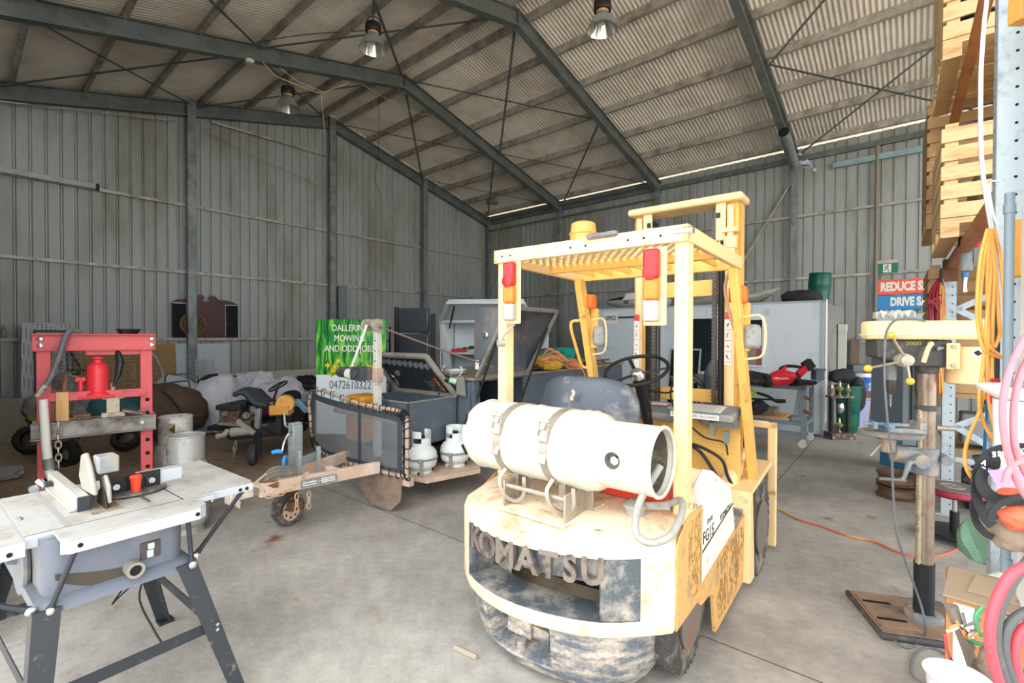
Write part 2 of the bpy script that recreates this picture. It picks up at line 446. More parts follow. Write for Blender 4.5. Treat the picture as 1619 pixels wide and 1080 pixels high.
# girts
for i, z in enumerate(GZ):
    mb = MB(WF); mb.box(.1, HW*2, .028, .07, z-.028, z-.022); mb.box(.1, HW*2, .066, .072, z-.028, z+.028); mb.box(.1, HW*2, .028, .07, z+.022, z+.028)
    struct('trim_gable_girt_%d' % (i+1), mb, M_purl)
    mb = MB(WF); mb.box(.028, .07, .1, 20, z-.028, z-.022); mb.box(.066, .072, .1, 20, z-.028, z+.028); mb.box(.028, .07, .1, 20, z+.022, z+.028)
    struct('trim_eave_girt_%d' % (i+1), mb, M_purl)
mb = MB(WF); mb.box(.03, .10, .1, 20, EAVE-.09, EAVE+.03); struct('trim_eave_purlin', mb, M_raft)
mb = MB(WF); mb.box(.06, .20, .15, 6.5, EAVE+.03, EAVE+.16); mb.box(.12, .16, .15, 6.5, EAVE-.34, EAVE-.30); struct('trim_eave_beam', mb, M_raft)
# base plate of the walls
mb = MB(WF); mb.box(.0, .05, .1, 20, 0, .06); struct('baseboard_eave', mb, M_steel)
mb = MB(WF); mb.box(.1, HW*2, .0, .05, 0, .06); struct('baseboard_gable', mb, M_steel)
# roof bracing: flat straps, crossed in the bays
nb = 0
def strap(s0, b0, s1, b1, dz=.02):
    global nb
    mb = MB(); p = W(s0, b0, RZ(s0)+dz+.02); q = W(s1, b1, RZ(s1)+dz+.02)
    mb.beam(p, q, .05, .006); nb += 1; struct('trim_roof_brace_%d' % nb, mb, M_raft)
for b0 in (0, BAY, BAY*3):
    for s0, s1 in ((HW-.1, HW*.5), (HW*.5, .1), (HW+.1, HW*1.5), (HW*1.5, HW*2-.1)):
        strap(s0, b0+.1, s1, b0+BAY-.1, .03); strap(s1, b0+.1, s0, b0+BAY-.1, .02)
# diagonal wall braces
a = onB(1252, 283, .09); c = onB(1172, 415, .09)
mb = MB(); mb.beam(W(*a), W(*c), .07, .04); struct('trim_wall_brace_1', mb, M_purl)
a = onA(332, 196, .08); c = onA(515, 248, .08)
mb = MB(); mb.beam(W(*a), W(*c), .05, .05); struct('trim_wall_brace_2', mb, M_purl)
# ================================================================ FORKLIFT
M_cream = mat('sun-bleached cream yellow paint', 'e6d2b2', .5, 0, 'b98a66', .40, 6, .1, 40, fine=.10)
M_fyel = mat('chalky forklift yellow paint', 'edba62', .45, 0, 'a5753a', .25, 7, fine=.06)
M_fyel2 = mat('faded guard yellow paint', 'f1cf98', .45, 0, 'b98544', .22, 9, fine=.05)
M_scuff = mat('scuffed black bumper paint', '61676d', .6, 0, 'c0b1a0', .52, 7, .3, 30, fine=.3, dz=3)
M_recess = mat('worn blue-black recess paint', '52585d', .6, 0, 'aba093', .5, 8, .2, 30, fine=.15)
M_hood = mat('chipped white side paint', 'e9e6dc', .5, 0, '9c8468', .2, 9, fine=.06)
M_skirt = mat('peeling ochre side paint', 'd9aa68', .6, 0, 'a9906a', .45, 10, .35, 25, fine=.15)
M_tyre = mat('dusty tyre rubber', '45423f', .85, 0, '9c8f80', .45, 9, .4, 60, fine=.2)
M_rim = mat('rusty grey wheel rim', '77706a', .6, .2, '8f5f3a', .4, 9)
M_black = mat('matt black plastic', '1e1f21', .5, 0, '55524e', .25, 8)
M_rubber = mat('black rubber hose', '2b2b2c', .6, 0, '7a756d', .25, 12)
M_seat = mat('grey-blue vinyl', '525962', .45, 0, '8f8f8c', .3, 6, .1, 30)
M_tank = mat('chalky white tank paint', 'c9c6ba', .45, 0, 'c9b27c', .2, 4, .1, 30, fine=.04)
M_strap = mat('tarnished steel strap', 'a59c8e', .45, .5, '80644a', .3, 14)
M_chrome = mat('bright chrome', 'd8d8d6', .2, .9)
M_red = mat('red lamp plastic', 'c8282c', .25); M_orange = mat('orange lamp plastic', 'f07a28', .3); M_clear = mat('clear lamp plastic', 'a5a29a', .25)
M_beacon = mat('amber beacon plastic', 'e79a4e', .35)
M_dash = mat('dusty grey dash', '7b8288', .55, 0, '9c9484', .45, 8)
M_greyhose = mat('grey ribbed hose', '9d9a92', .6, 0, '78756f', .3, 20)
M_redbox = mat('bright red paint', 'd8402a', .4)
M_brass = mat('brass fitting', 'a98c50', .35, .8)
M_dark = mat('dark hollow', '171615', .9)
M_letter = mat('worn cast letters', '857a70', .5, .4, '4a4441', .45, 14)
M_paper = mat('printed label white', 'e8e4da', .5)
M_ink = mat('printed ink black', '1c1c1c', .6)

FK = Fr((.352, 2.479), 38.4)
fk = thing('forklift', 'cream and yellow forklift with a gas tank strapped across its back', 'forklift', FK.w(0, .6, 0), 38.4)
def FM(): return MB(FK)
def fp(name, mb, m, par=None, **k):
    return part(name, mb, m, par or fk, world=True, **k)

# --- rear outline of the counterweight, from the right front end round to the left
OUT = [(.565, .20), (.565, .05), (.565, -.09), (.562, -.165), (.53, -.205), (.46, -.275), (.40, -.335), (.33, -.39), (.24, -.435), (.15, -.465), (.07, -.485), (-.03, -.50), (-.13, -.50), (-.23, -.485),
       (-.31, -.46), (-.38, -.43), (-.44, -.39), (-.50, -.34), (-.545, -.28), (-.565, -.22), (-.57, -.12), (-.57, .05), (-.57, .20)]
def inset(k, kv=None):
    c = (0, .15); kv = k if kv is None else kv
    return [(c[0]+(u-c[0])*k, c[1]+(v-c[1])*kv) for u, v in OUT]
i0, i1 = 5, 15     # recess between these outline points
zs = [.335, .36, .405, .67, .70, .725]
sc = [.985, 1.0, 1.0, 1.0, 1.0, .985]
mb = FM(); rings = []
for z, k in zip(zs, sc): rings.append([mb.a((u*k, .15+(v-.15)*k, z)) for u, v in OUT])
for r in range(len(zs)-1):
    for k in range(len(OUT)-1):
        if r == 2 and i0 <= k < i1: continue
        mb.f.append([rings[r][k], rings[r][k+1], rings[r+1][k+1], rings[r+1][k]])
# top rising to the seat end
top = rings[-1]; mid = [mb.a((u*.90, .2+(v-.2)*.72, .785)) for u, v in OUT]; fr_ = [mb.a((u*.99, .2+(v-.2)*.06, .80)) for u, v in OUT]
for k in range(len(OUT)-1):
    mb.f.append([top[k], top[k+1], mid[k+1], mid[k]]); mb.f.append([mid[k], mid[k+1], fr_[k+1], fr_[k]])
mb.f.append(fr_[:]); mb.f.append(rings[0][::-1]); mb.f.append([rings[0][0], rings[-1][0], mid[0], fr_[0], fr_[-1], mid[-1], rings[-1][-1], rings[0][-1]])
cw = fp('counterweight', mb, M_cream, smooth=28, bevel=.006)
for sg in (1, -1):
    mb = FM(); mb.prism([(-.15, .34), (.20, .345), (.20, .79), (.0, .79), (-.12, .735), (-.15, .70)], 'x', sg*.562, sg*.5685); part('side_cheek', mb, M_skirt, cw, world=True, bevel=.003, label='peeling ochre side of the counterweight')
# recess lining
mb = FM()
inn = [(u*.93, .15+(v-.15)*.70) for u, v in OUT[i0:i1+1]]; ou = OUT[i0:i1+1]
def rr(pts, z): return [mb.a((u, v, z)) for u, v in pts]
o0, o1, q0, q1 = rr(ou, .405), rr(ou, .67), rr(inn, .405), rr(inn, .67)
n = len(ou)
for k in range(n-1):
    mb.f.append([o0[k], o0[k+1], q0[k+1], q0[k]]); mb.f.append([o1[k], o1[k+1], q1[k+1], q1[k]])
    if k < 2 or k > n-4 : mb.f.append([q0[k], q0[k+1], q1[k+1], q1[k]])
mb.f.append([o0[0], q0[0], q1[0], o1[0]]); mb.f.append([o0[-1], q0[-1], q1[-1], o1[-1]])
# flat pocket ends near the corners, as wide posts either side of the opening
for a, b_ in ((0, 2),):
    pts = [(u, .15+(v-.15)*.985) for u, v in ou[a:b_+1]]
    A, B = rr(pts, .407), rr(pts, .668)
    for k in range(len(pts)-1): mb.f.append([A[k], A[k+1], B[k+1], B[k]])
    E_, F_ = rr([ou[b_], inn[b_]], .407), rr([ou[b_], inn[b_]], .668); mb.f.append([E_[0], E_[1], F_[1], F_[0]])
fp('recess', mb, M_recess, smooth=30)
mb = FM(); mb.grid([[(u*.86, .15+(v-.15)*.45, z) for u, v in OUT[4:17]] for z in (.38, .70)]); fp('radiator_screen', mb, M_dark)
mb = FM()
for k in range(26): mb.box(-.34+k*.026, -.328+k*.026, -.06, -.05, .42, .52)
mb.box(-.36, .34, -.07, -.055, .52, .54); fp('radiator_fins', mb, mat('dirty radiator fins', '6f685e', .6, .3))
# letters following the arc
from bisect import bisect
arc = [Vector((u, v)) for u, v in OUT]; al = [0]
for k in range(1, len(arc)): al.append(al[-1]+(arc[k]-arc[k-1]).length)
def on_arc(s_):
    k = min(max(bisect(al, s_)-1, 0), len(arc)-2); t = (s_-al[k])/(al[k+1]-al[k]); p = arc[k].lerp(arc[k+1], t); d = (arc[k+1]-arc[k]).normalized(); return p, d
mb = MB(); word = 'KOMATSU'; sL = al[15]-.03; sR = al[7]-.02
wd = [1, 1.05, 1.25, 1.1, 1.0, .9, 1.0]; tot = sum(wd); s_ = sL
for ch, q in zip(word, wd):
    cw_ = (sL-sR)*q/tot; p, d = on_arc(s_-cw_*.5); d = -d        # d runs to the right (+u)
    nrm = Vector((-d.y, d.x)); nrm = -nrm if nrm.dot(Vector((0, -1))) < 0 else nrm
    dw = FK.r*d.x+FK.f*d.y; nw = FK.r*nrm.x+FK.f*nrm.y; c = FK.w(p.x, p.y, .612)-nw*.012
    M = Matrix((( dw.x, 0, nw.x, c.x), (dw.y, 0, nw.y, c.y), (dw.z, 1, nw.z, c.z), (0, 0, 0, 1)))
    mb.text(ch, .160, M, .014, sx=cw_/.155/(.82 if ch == 'M' else .68)*.93, off=.005); s_ -= cw_
fp('lettering', mb, M_letter, label='raised cast capital letters', smooth=None)
mb = FM(); pts = [(u, .15+(v-.15)*.93) for u, v in OUT[7:i1+1]]
A, B = [mb.a((u, v, .555)) for u, v in pts], [mb.a((u, v, .668)) for u, v in pts]
for k in range(len(pts)-1): mb.f.append([A[k], A[k+1], B[k+1], B[k]])
fp('letter_backing', mb, M_recess)
# lower bumper with the tow pocket
mb = FM(); LO = [(.46, .12), (.47, .02), (.465, -.10), (.44, -.19), (.38, -.27), (.30, -.34), (.21, -.385), (.10, -.42), (.05, -.43), (-.03, -.44), (-.13, -.445), (-.21, -.435), (-.28, -.415), (-.36, -.385), (-.43, -.34), (-.48, -.28), (-.50, -.2), (-.50, -.08), (-.49, .12)]
zl = [(.035, .86), (.11, .95), (.25, 1.0), (.334, 1.02)]
R = [[mb.a((u*k, .1+(v-.1)*k, z)) for u, v in LO] for z, k in zl]
a0, a1 = 7, 12
for r in range(len(R)-1):
    for k in range(len(LO)-1):
        if r >= 1 and a0 <= k < a1: continue
        mb.f.append([R[r][k], R[r][k+1], R[r+1][k+1], R[r+1][k]])
mb.f.append(R[0][::-1]); mb.f.append([R[0][0], R[1][0], R[2][0], R[3][0], R[3][-1], R[2][-1], R[1][-1], R[0][-1]])
pk = [(.04, -.22), (-.04, -.24), (-.12, -.245), (-.19, -.23), (-.21, -.22)]
P1 = [mb.a((u, v, .15)) for u, v in pk]; P2 = [mb.a((u, v, .334)) for u, v in pk]
rim = [R[1][k] for k in range(a0, a1+1)]
for k in range(4): mb.f.append([P1[k], P1[k+1], P2[k+1], P2[k]])
mb.f.append(rim+P1[::-1]); mb.f.append([R[1][a0], R[2][a0], R[3][a0], P2[0], P1[0]]); mb.f.append([R[1][a1], R[2][a1], R[3][a1], P2[-1], P1[-1]])
fp('lower_bumper', mb, M_scuff, smooth=35, bevel=.006)
mb = FM(); mb.box(-.20, -.06, -.34, -.23, .15, .25); mb.box(-.06, .03, -.32, -.22, .15, .21); mb.cyl((-.09, -.37, .10), (-.09, -.37, .156), .022, 14); fp('tow_pin', mb, M_scuff)
# holes and marks on the top of the counterweight
mb = FM()
for u, v in ((-.33, -.20), (.28, -.31)): mb.lathe([(.028, 0), (.028, .004), (.02, .004), (.02, -.0)], FK.w(u, v, .762+(0 if u < 0 else -.012))-FK.w(0, 0, 0)+FK.w(0, 0, 0) if False else (u, v, .766 if u < 0 else .757), n=16)
fp('lifting_eye', mb, M_cream)

# --- chassis sides
skirt = [(.2, .42), (.2, .30), (.33, .29), (.40, .265), (.45, .045), (1.04, .07), (1.10, .50), (.88, .455), (.23, .385)]
for sg in (1, -1):
    mb = FM(); mb.prism(skirt, 'x', sg*.545, sg*.568); fp('side_skirt', mb, M_skirt, bevel=.004)
hood = [(.17, .80), (.41, .905), (.78, .725), (.88, .455), (.21, .385)]
for sg in (1, -1):
    mb = FM(); mb.prism(hood, 'x', sg*.50, sg*.556); fp('hood_side_panel', mb, M_hood, bevel=.004, label='chipped white panel with black printing')
mb = FM(); mb.prism([(.2, .4), (.2, .80), (.42, .90), (.78, .72), (.86, .45), (.86, .3), (.2, .3)], 'x', -.50, .50); fp('engine_hood', mb, M_cream, bevel=.01)
# printing on the white side: F018 / dash text and stripes
mb = MB(); 
def side_M(v, z, u=.5575, tilt=0):
    c = FK.w(u, v, z); dw = FK.f; nw = FK.r; r_ = Matrix.Rotation(tilt, 4, 'Z')
    return Matrix(((dw.x, 0, nw.x, c.x), (dw.y, 0, nw.y, c.y), (0, 1, 0, c.z), (0, 0, 0, 1))) @ r_
mb.text('FG15', .085, side_M(.34, .60), .0006, sx=1.0); mb.text('STATE', .034, side_M(.36, .665), .0005); mb.text('KOMATSU', .045, side_M(.66, .62, tilt=.05), .0005)
fp('side_lettering', mb, M_ink, smooth=None)
mb = FM(); mb.slab([(.557, .24, .535), (.557, .82, .62), (.557, .82, .628), (.557, .24, .545)], .001); fp('side_stripe', mb, M_ink)
# squiggled peeling edges of old stickers
mb = FM(); random.seed(3)
def squig(v0, v1, z0, z1, n_):
    for _ in range(n_):
        v, z = random.uniform(v0, v1), random.uniform(z0, z1); pts = []
        a = random.uniform(0, 6.28)
        for k in range(7):
            pts.append((.5695, v, z)); a += random.uniform(-1.5, 1.5); v = min(max(v+cos(a)*.02, v0), v1); z = min(max(z+sin(a)*.026, z0), z1)
        mb.tube(pts, .0011, 4, k=3)
squig(.0, .17, .40, .76, 30); squig(.46, 1.04, .10, .44, 60)
fp('peeling_film', mb, mat('peeling film edge', '94733f', .8), kind='stuff')
# deck, step, floor, cowl
mb = FM(); mb.box(-.545, .545, .5, 1.2, .20, .40); fp('chassis', mb, M_dark)
mb = FM(); mb.slab([(.56, .86, .455), (.56, 1.1, .52), (.30, 1.1, .52), (.30, .80, .50)], .012); fp('step_plate', mb, M_scuff)
mb = FM(); mb.box(-.5, .5, .78, 1.22, .50, .512); fp('floor_plate', mb, M_dash)
mb = FM()
for sg in (1,):
    mb.prism([(1.04, .07), (1.10, .05), (1.20, .05), (1.14, .60), (1.75, .655), (1.74, .69), (1.10, .62), (1.06, .52)], 'x', sg*.40, sg*.60)
mb.prism([(1.04, .07), (1.10, .05), (1.20, .05), (1.14, .60), (1.75, .655), (1.74, .69), (1.10, .62), (1.06, .52)], 'x', -.60, -.40)
fp('front_fender', mb, M_fyel2, bevel=.005)
mb = FM(); mb.prism([(1.20, .5), (1.24, .5), (1.30, 1.08), (1.26, 1.08)], 'x', -.50, .50); fp('front_cowl', mb, M_fyel, bevel=.004)
mb = FM(); mb.prism([(1.12, 1.055), (1.34, 1.11), (1.36, 1.09), (1.14, 1.0), (1.12, 1.03)], 'x', -.50, .15); fp('dashboard', mb, M_dash, bevel=.006)
mb = FM(); 
for u in (-.33, .05): mb.lathe([(.032, 0), (.032, .008), (.026, .01), (.0, .01)], (u, 1.22, 1.085), (0, -.25, 1), 18)
fp('gauge', mb, mat('gauge face', 'b9b7ae', .3, 0, '4b4a48', .5, 60))
mb = FM(); mb.slab([(-.28, 1.18, 1.079), (-.12, 1.18, 1.079), (-.12, 1.24, 1.0945), (-.28, 1.24, 1.0945)], .001); mb.slab([(-.12, 1.24, 1.0945), (.0, 1.24, 1.0945), (.0, 1.29, 1.107), (-.12, 1.29, 1.107)], .001); fp('warning_label', mb, mat('pinkish warning label', 'd9a49c', .5, 0, 'efe6df', .5, 40))
# label tray: NO PASSENGERS ALLOWED
tr = FM(); tr.hexa([(.10, 1.03, 1.055), (.50, 1.03, 1.055), (.10, 1.26, 1.075), (.50, 1.26, 1.075), (.10, 1.03, 1.10), (.50, 1.03, 1.10), (.10, 1.26, 1.135), (.50, 1.26, 1.135)])
tray = fp('label_tray', tr, M_dash, bevel=.008)
mb = FM(); mb.box(.11, .42, 1.025, 1.029, 1.062, 1.094); mb.slab([(.12, 1.06, 1.1065), (.42, 1.06, 1.1065), (.42, 1.22, 1.130), (.12, 1.22, 1.130)], .001); fp('tray_label', mb, M_paper, par=tray)
mb = MB(); c = FK.w(.265, 1.0245, 1.078); M = Matrix(((FK.r.x, 0, -FK.f.x, c.x), (FK.r.y, 0, -FK.f.y, c.y), (0, 1, 0, c.z), (0, 0, 0, 1)))
mb.text('NO PASSENGERS ALLOWED', .026, M, .0004, sx=.88)
for k in range(6):
    c = FK.w(.27, 1.08+k*.024, 1.1105+k*.0035); M = Matrix(((FK.r.x, FK.f.x, 0, c.x), (FK.r.y, FK.f.y, 0, c.y), (0, .15, 1, c.z), (0, 0, 0, 1)))
    mb.cbox((0, 0, 0), (0, 0, 0)) if False else None
    a = FK.w(.14, 1.08+k*.024, 1.1115+k*.0036); b_ = FK.w(.40-.03*(k % 2), 1.08+k*.024, 1.1115+k*.0036); mb.beam(a, b_, .006, .0006)
fp('tray_lettering', mb, M_ink, par=tray, smooth=None)
# hydraulics in front of the cowl side
for pts, r in (([(.10, 1.16, .86), (.26, 1.12, .84), (.36, 1.12, .72), (.41, 1.14, .62), (.43, 1.2, .56)], .012), ([(.12, 1.14, .88), (.30, 1.10, .86), (.42, 1.1, .80), (.45, 1.12, .70), (.47, 1.18, .62)], .011), ([(.2, 1.17, .98), (.3, 1.15, .92), (.42, 1.16, .9), (.44, 1.17, .82)], .006), ([(-.02, 1.1, .95), (.0, 1.05, .8), (.02, 1.1, .6)], .012), ([(-.08, 1.1, .95), (-.05, 1.05, .75), (-.04, 1.1, .6)], .010)):
    mb = FM(); mb.tube(pts, r, 8, k=5); fp('hydraulic_hose', mb, M_rubber)
mb = FM(); mb.cyl((.40, 1.02, .50), (.46, 1.35, .74), .055, 18); mb.cyl((.46, 1.35, .74), (.475, 1.45, .80), .03, 14); fp('tilt_cylinder', mb, M_fyel2)
mb = FM(); mb.box(.33, .36, 1.14, 1.17, .94, 1.03); mb.box(.42, .45, 1.14, 1.17, .9, .98); mb.box(.26, .5, 1.17, 1.2, 1.0, 1.06); fp('fuse_block', mb, M_dash)
# wheels
def wheel(u0, v, r, wd, nm):
    sg = 1 if u0 > 0 else -1
    mb = FM(); ti = wd/2; P = []
    prof = [(r*.52, -ti*.9), (r*.84, -ti), (r*.96, -ti*.92), (r, -ti*.72), (r, ti*.72), (r*.96, ti*.92), (r*.84, ti), (r*.52, ti*.9)]
    mb.lathe(prof, (u0, v, r), (1, 0, 0), 48, caps=False)
    for k in range(36):
        a = 2*pi*k/36
        c = Vector((u0, v+cos(a)*r*.985, r+sin(a)*r*.985)); t = Vector((0, -sin(a), cos(a))); n_ = Vector((0, cos(a), sin(a)))
        for s2 in (-1, 1):
            M = Matrix((Vector((1, 0, 0)), t, n_)).transposed() @ Matrix.Rotation(.35*s2, 3, 'Z')
            q = c+Vector((s2*ti*.5, 0, 0)); mb.cbox(q, (ti*.86, r*.07, r*.05), M)
    t_ = fp(nm, mb, M_tyre, smooth=30)
    mb = FM(); x0 = u0+sg*ti*.75
    mb.lathe([(r*.56, 0), (r*.54, -.012), (r*.47, -.04), (r*.28, -.055), (r*.22, -.03), (r*.20, .0), (.0, .004)], (x0+sg*.03, v, r), (sg, 0, 0), 32)
    for k in range(6):
        a = k*pi/3; p = (x0+sg*.0, v+cos(a)*r*.37, r+sin(a)*r*.37); mb.cyl((p[0]-sg*.03, p[1], p[2]), (p[0]-sg*.005, p[1], p[2]), .010, 6)
    part('wheel_rim', mb, M_rim, t_, world=True)
wheel(.505, 1.40, .315, .19, 'front_wheel'); wheel(-.505, 1.40, .315, .19, 'front_wheel')
wheel(.455, .15, .265, .15, 'rear_wheel'); wheel(-.455, .15, .265, .15, 'rear_wheel')
mb = FM(); mb.cyl((-.42, .17, .265), (.42, .17, .265), .05, 12); mb.cyl((-.42, 1.4, .315), (.42, 1.4, .315), .07, 12); mb.box(-.3, .3, 1.0, 1.5, .2, .5); fp('axle', mb, M_dark)
# --- overhead guard
for sg in (1, -1):
    mb = FM(); x = sg*.525; z0 = .78 if sg > 0 else .77
    mb.hexa([(x-.032, .0, z0), (x+.032, .0, z0), (x-.032, .075, z0), (x+.032, .075, z0), (x-.032, .0, 2.05), (x+.032, .0, 2.05), (x-.032, .075, 2.05), (x+.032, .075, 2.05)])
    if sg > 0: mb.hexa([(x-.0, .0, .70), (x+.036, .0, .70), (x-.0, .2, .70), (x+.036, .2, .70), (x-.0, .0, .80), (x+.036, .0, .80), (x-.0, .09, .86), (x+.036, .09, .86)])
    fp('rear_pillar', mb, M_fyel2, bevel=.006)
    # front pillar, raked
    mb = FM(); mb.beam((sg*.53, .90, 2.02), (sg*.555, 1.36, .62), .05, .085, up=(0, 1, 0)); fp('front_pillar', mb, M_fyel, bevel=.006)
mb = FM(); mb.box(-.565, .565, -.03, .0, 2.025, 2.10); mb.box(-.565, .565, -.0, .055, 2.09, 2.10); fp('guard_rear_beam', mb, M_fyel2, bevel=.004)
for sg in (1, -1):
    mb = FM(); mb.hexa([(sg*.535, -.03, 2.025), (sg*.565, -.03, 2.025), (sg*.535, .96, 2.005), (sg*.565, .96, 2.005), (sg*.535, -.03, 2.10), (sg*.565, -.03, 2.10), (sg*.535, .96, 2.08), (sg*.565, .96, 2.08)]); fp('guard_side_beam', mb, M_fyel2, bevel=.004)
mb = FM(); mb.box(-.56, .56, .92, .96, 2.005, 2.075); fp('guard_front_beam', mb, M_fyel, bevel=.004)
mb = FM(); mb.box(-.535, .535, .52, .54, 2.02, 2.075); fp('guard_middle_beam', mb, M_fyel, bevel=.003)
for k in range(7):
    mb = FM(); x = -.42+k*.14; mb.box(x-.004, x+.004, .54, .92, 2.03, 2.07); fp('guard_bar', mb, M_fyel)
# pressed steel lattice over the driver
mb = FM(); v = .06; ro_ = 0
while v < .50:
    mb.box(-.535, .535, v, v+.008, 2.066, 2.070); x = -.53+(0 if ro_ else .025)
    while x < .5:
        mb.box(x, x+.024, v+.008, v+.038, 2.066, 2.070); x += .05
    v += .038; ro_ ^= 1
fp('guard_lattice', mb, M_fyel2)
mb = FM()
for u in (-.50, -.44, -.04, .05, .28, .36, .44): mb.cyl((u, -.0305, 2.06), (u, -.032, 2.06), .006, 10)
fp('bolt_hole', mb, M_dark)
mb = FM(); mb.cyl((.50, -.02, 2.07), (.585, -.02, 2.07), .018, 12); mb.cyl((.562, .04, .83), (.578, .04, .83), .014, 6); mb.cyl((.57, 1.32, .66), (.585, 1.32, .66), .014, 6); fp('bolt', mb, M_chrome)
# beacon, marker lamp
be = FM(); be.lathe([(.088, 0), (.088, .02), (.072, .026), (.072, .075), (.078, .08), (.078, .085), (.07, .088), (.066, .135), (.05, .145), (0, .147)], (-.05, .12, 2.075), n=28); fp('beacon', be, M_beacon)
mb = FM(); mb.box(.06, .23, -.05, -.01, 2.085, 2.115); fp('marker_lamp', mb, mat('scuffed smoked lamp', '6d6c6a', .4, 0, 'a49a8e', .4, 20), bevel=.014)
# tail lamps
def tail(u, v, z1, g):
    mb = FM(); mb.box(u-.055, u+.055, v+.0, v+.012, z1-.35, z1+.01); br = fp('tail_lamp_bracket', mb, M_fyel2, bevel=.01)
    for (a, b_, m_, nm) in ((.0, .135, M_red, 'red lens'), (.135, .235, M_orange, 'orange lens'), (.235, .335, M_clear, 'clear lens')):
        mb = FM(); mb.box(u-.042, u+.032, v-.045, v, z1-b_+.001, z1-a); o = part('lamp_lens', mb, m_, br, world=True, bevel=.012, label=nm)
    mb = FM(); mb.lathe([(.034, 0), (.034, .006), (.024, .01), (0, .012)], (u-.005, v-.045, z1-.11), (0, -1, 0), 20); part('lamp_lens', mb, M_red, br, world=True, label='round red reflector')
tail(-.43, -.02, 2.02, 0); tail(.415, -.035, 2.0, 0)
mb = FM(); mb.tube([(-.43, -.0, 1.67), (-.44, -.03, 1.64), (-.48, -.04, 1.60), (-.50, -.035, 1.55)], .008, 8, k=4); mb.cyl((-.51, -.055, 1.56), (-.49, -.02, 1.56), .022, 14); fp('lamp_cable', mb, M_greyhose)
# front lamps, mirrors in wire loops, grab handle
for sg in (1, -1):
    x = sg*.53 if sg > 0 else -.52
    mb = FM(); mb.cbox((x+(.0), 1.02, 1.86), (.10, .10, .11)); fp('indicator_lamp', mb, M_orange, bevel=.02)
    mb = FM(); mb.cbox((x+.03, 1.06, 1.66), (.06, .03, .30)); fp('lamp_arm', mb, M_fyel, bevel=.004)
    mb = FM(); mb.cbox((x+.075, 1.05, 1.60), (.10, .07, .155))
    for i in range(len(mb.v)): pass
    fp('head_lamp', mb, mat('dusty lamp glass', '9a9c9b', .25, 0, '6e6e6a', .4, 12), bevel=.03)
    mb = FM(); mb.tube([(x+.03, 1.01, 1.72), (x+.14, 1.01, 1.715), (x+.145, 1.01, 1.50), (x+.04, 1.01, 1.46)], .007, 7, k=4); fp('lamp_guard', mb, M_fyel2)
mb = FM(); mb.tube([(-.56, .97, 1.72), (-.62, .93, 1.69), (-.61, 1.0, 1.50), (-.60, 1.07, 1.37), (-.54, 1.09, 1.36)], .012, 8, k=5); fp('grab_handle', mb, M_fyel)
mb = FM(); mb.tube([(.50, .93, 2.0), (.47, .95, 1.9), (.49, .97, 1.75), (.53, 1.0, 1.6)], .010, 7, k=5); fp('lamp_cable', mb, mat('tan cable', 'b9916a', .6))
# --- mast
mo = .05
for sg in (1, -1):
    x = mo+sg*.345
    mb = FM(); mb.box(x-.045, x+.045, 1.56, 1.575, .10, 2.55); mb.box(x+sg*.03, x+sg*.045, 1.44, 1.575, .10, 2.55); mb.box(x-.045, x+.045, 1.44, 1.455, .10, 2.55); fp('outer_mast_rail', mb, M_fyel, bevel=.003)
    x = mo+sg*.27
    mb = FM(); mb.box(x-.03, x+.03, 1.47, 1.555, .12, 2.50); fp('inner_mast_rail', mb, M_black, bevel=.004)
    mb = FM(); x = mo+sg*.335+.0
    mb.cyl((x-sg*.0, 1.405, .25), (x, 1.405, 2.28), .033, 18); mb.cyl((x, 1.405, 2.28), (x, 1.405, 2.52), .022, 14); mb.cyl((x, 1.405, 2.22), (x, 1.405, 2.30), .045, 18); mb.box(x-.05, x+.05, 1.37, 1.44, 2.33, 2.36); fp('lift_cylinder', mb, M_fyel2)
    mb = FM(); xx = mo+sg*.225; z = .35
    while z < 2.45:
        mb.box(xx-.018, xx+.018, 1.43, 1.45, z, z+.016); mb.box(xx-.012, xx+.012, 1.425, 1.455, z+.016, z+.026); z += .028
    fp('lift_chain', mb, mat('greasy chain steel', '5b544c', .5, .6))
    mb = FM(); mb.tube([(xx+.05, 1.42, .5), (xx+.05, 1.42, 2.4)], .010, 8); fp('mast_hose', mb, M_rubber)
    mb = FM(); mb.box(x-.022, x+.022, 1.366, 1.371, 1.40 if sg > 0 else 1.3, 1.77 if sg > 0 else 1.72); lb = fp('mast_label', mb, M_paper)
    mb = FM(); mb.box(x-.022, x+.022, 1.3645, 1.366, 1.72, 1.77)
    for q in range(4): mb.box(x-.019, x+.019, 1.3645, 1.366, 1.42+q*.075, 1.423+q*.075)
    part('label_print', mb, M_red, lb, world=True)
    mb = FM(); random.seed(9)
    for q in range(4): mb.tube([(x+random.uniform(-.012, .012), 1.3645, 1.44+q*.075+random.uniform(0, .04)) for _ in range(4)], .0022, 4)
    part('label_print', mb, M_ink, lb, world=True)
mb = FM(); mb.box(mo-.42, mo+.42, 1.36, 1.60, 2.545, 2.60)
fp('mast_cross_head', mb, M_fyel2, bevel=.02)
mb = FM(); mb.box(mo-.36, mo+.36, 1.50, 1.53, 1.90, 2.02); mb.box(mo-.36, mo+.36, 1.56, 1.59, 1.1, 1.2); mb.box(mo-.36, mo+.36, 1.50, 1.55, .2, .34); fp('mast_cross_member', mb, M_fyel, bevel=.005)
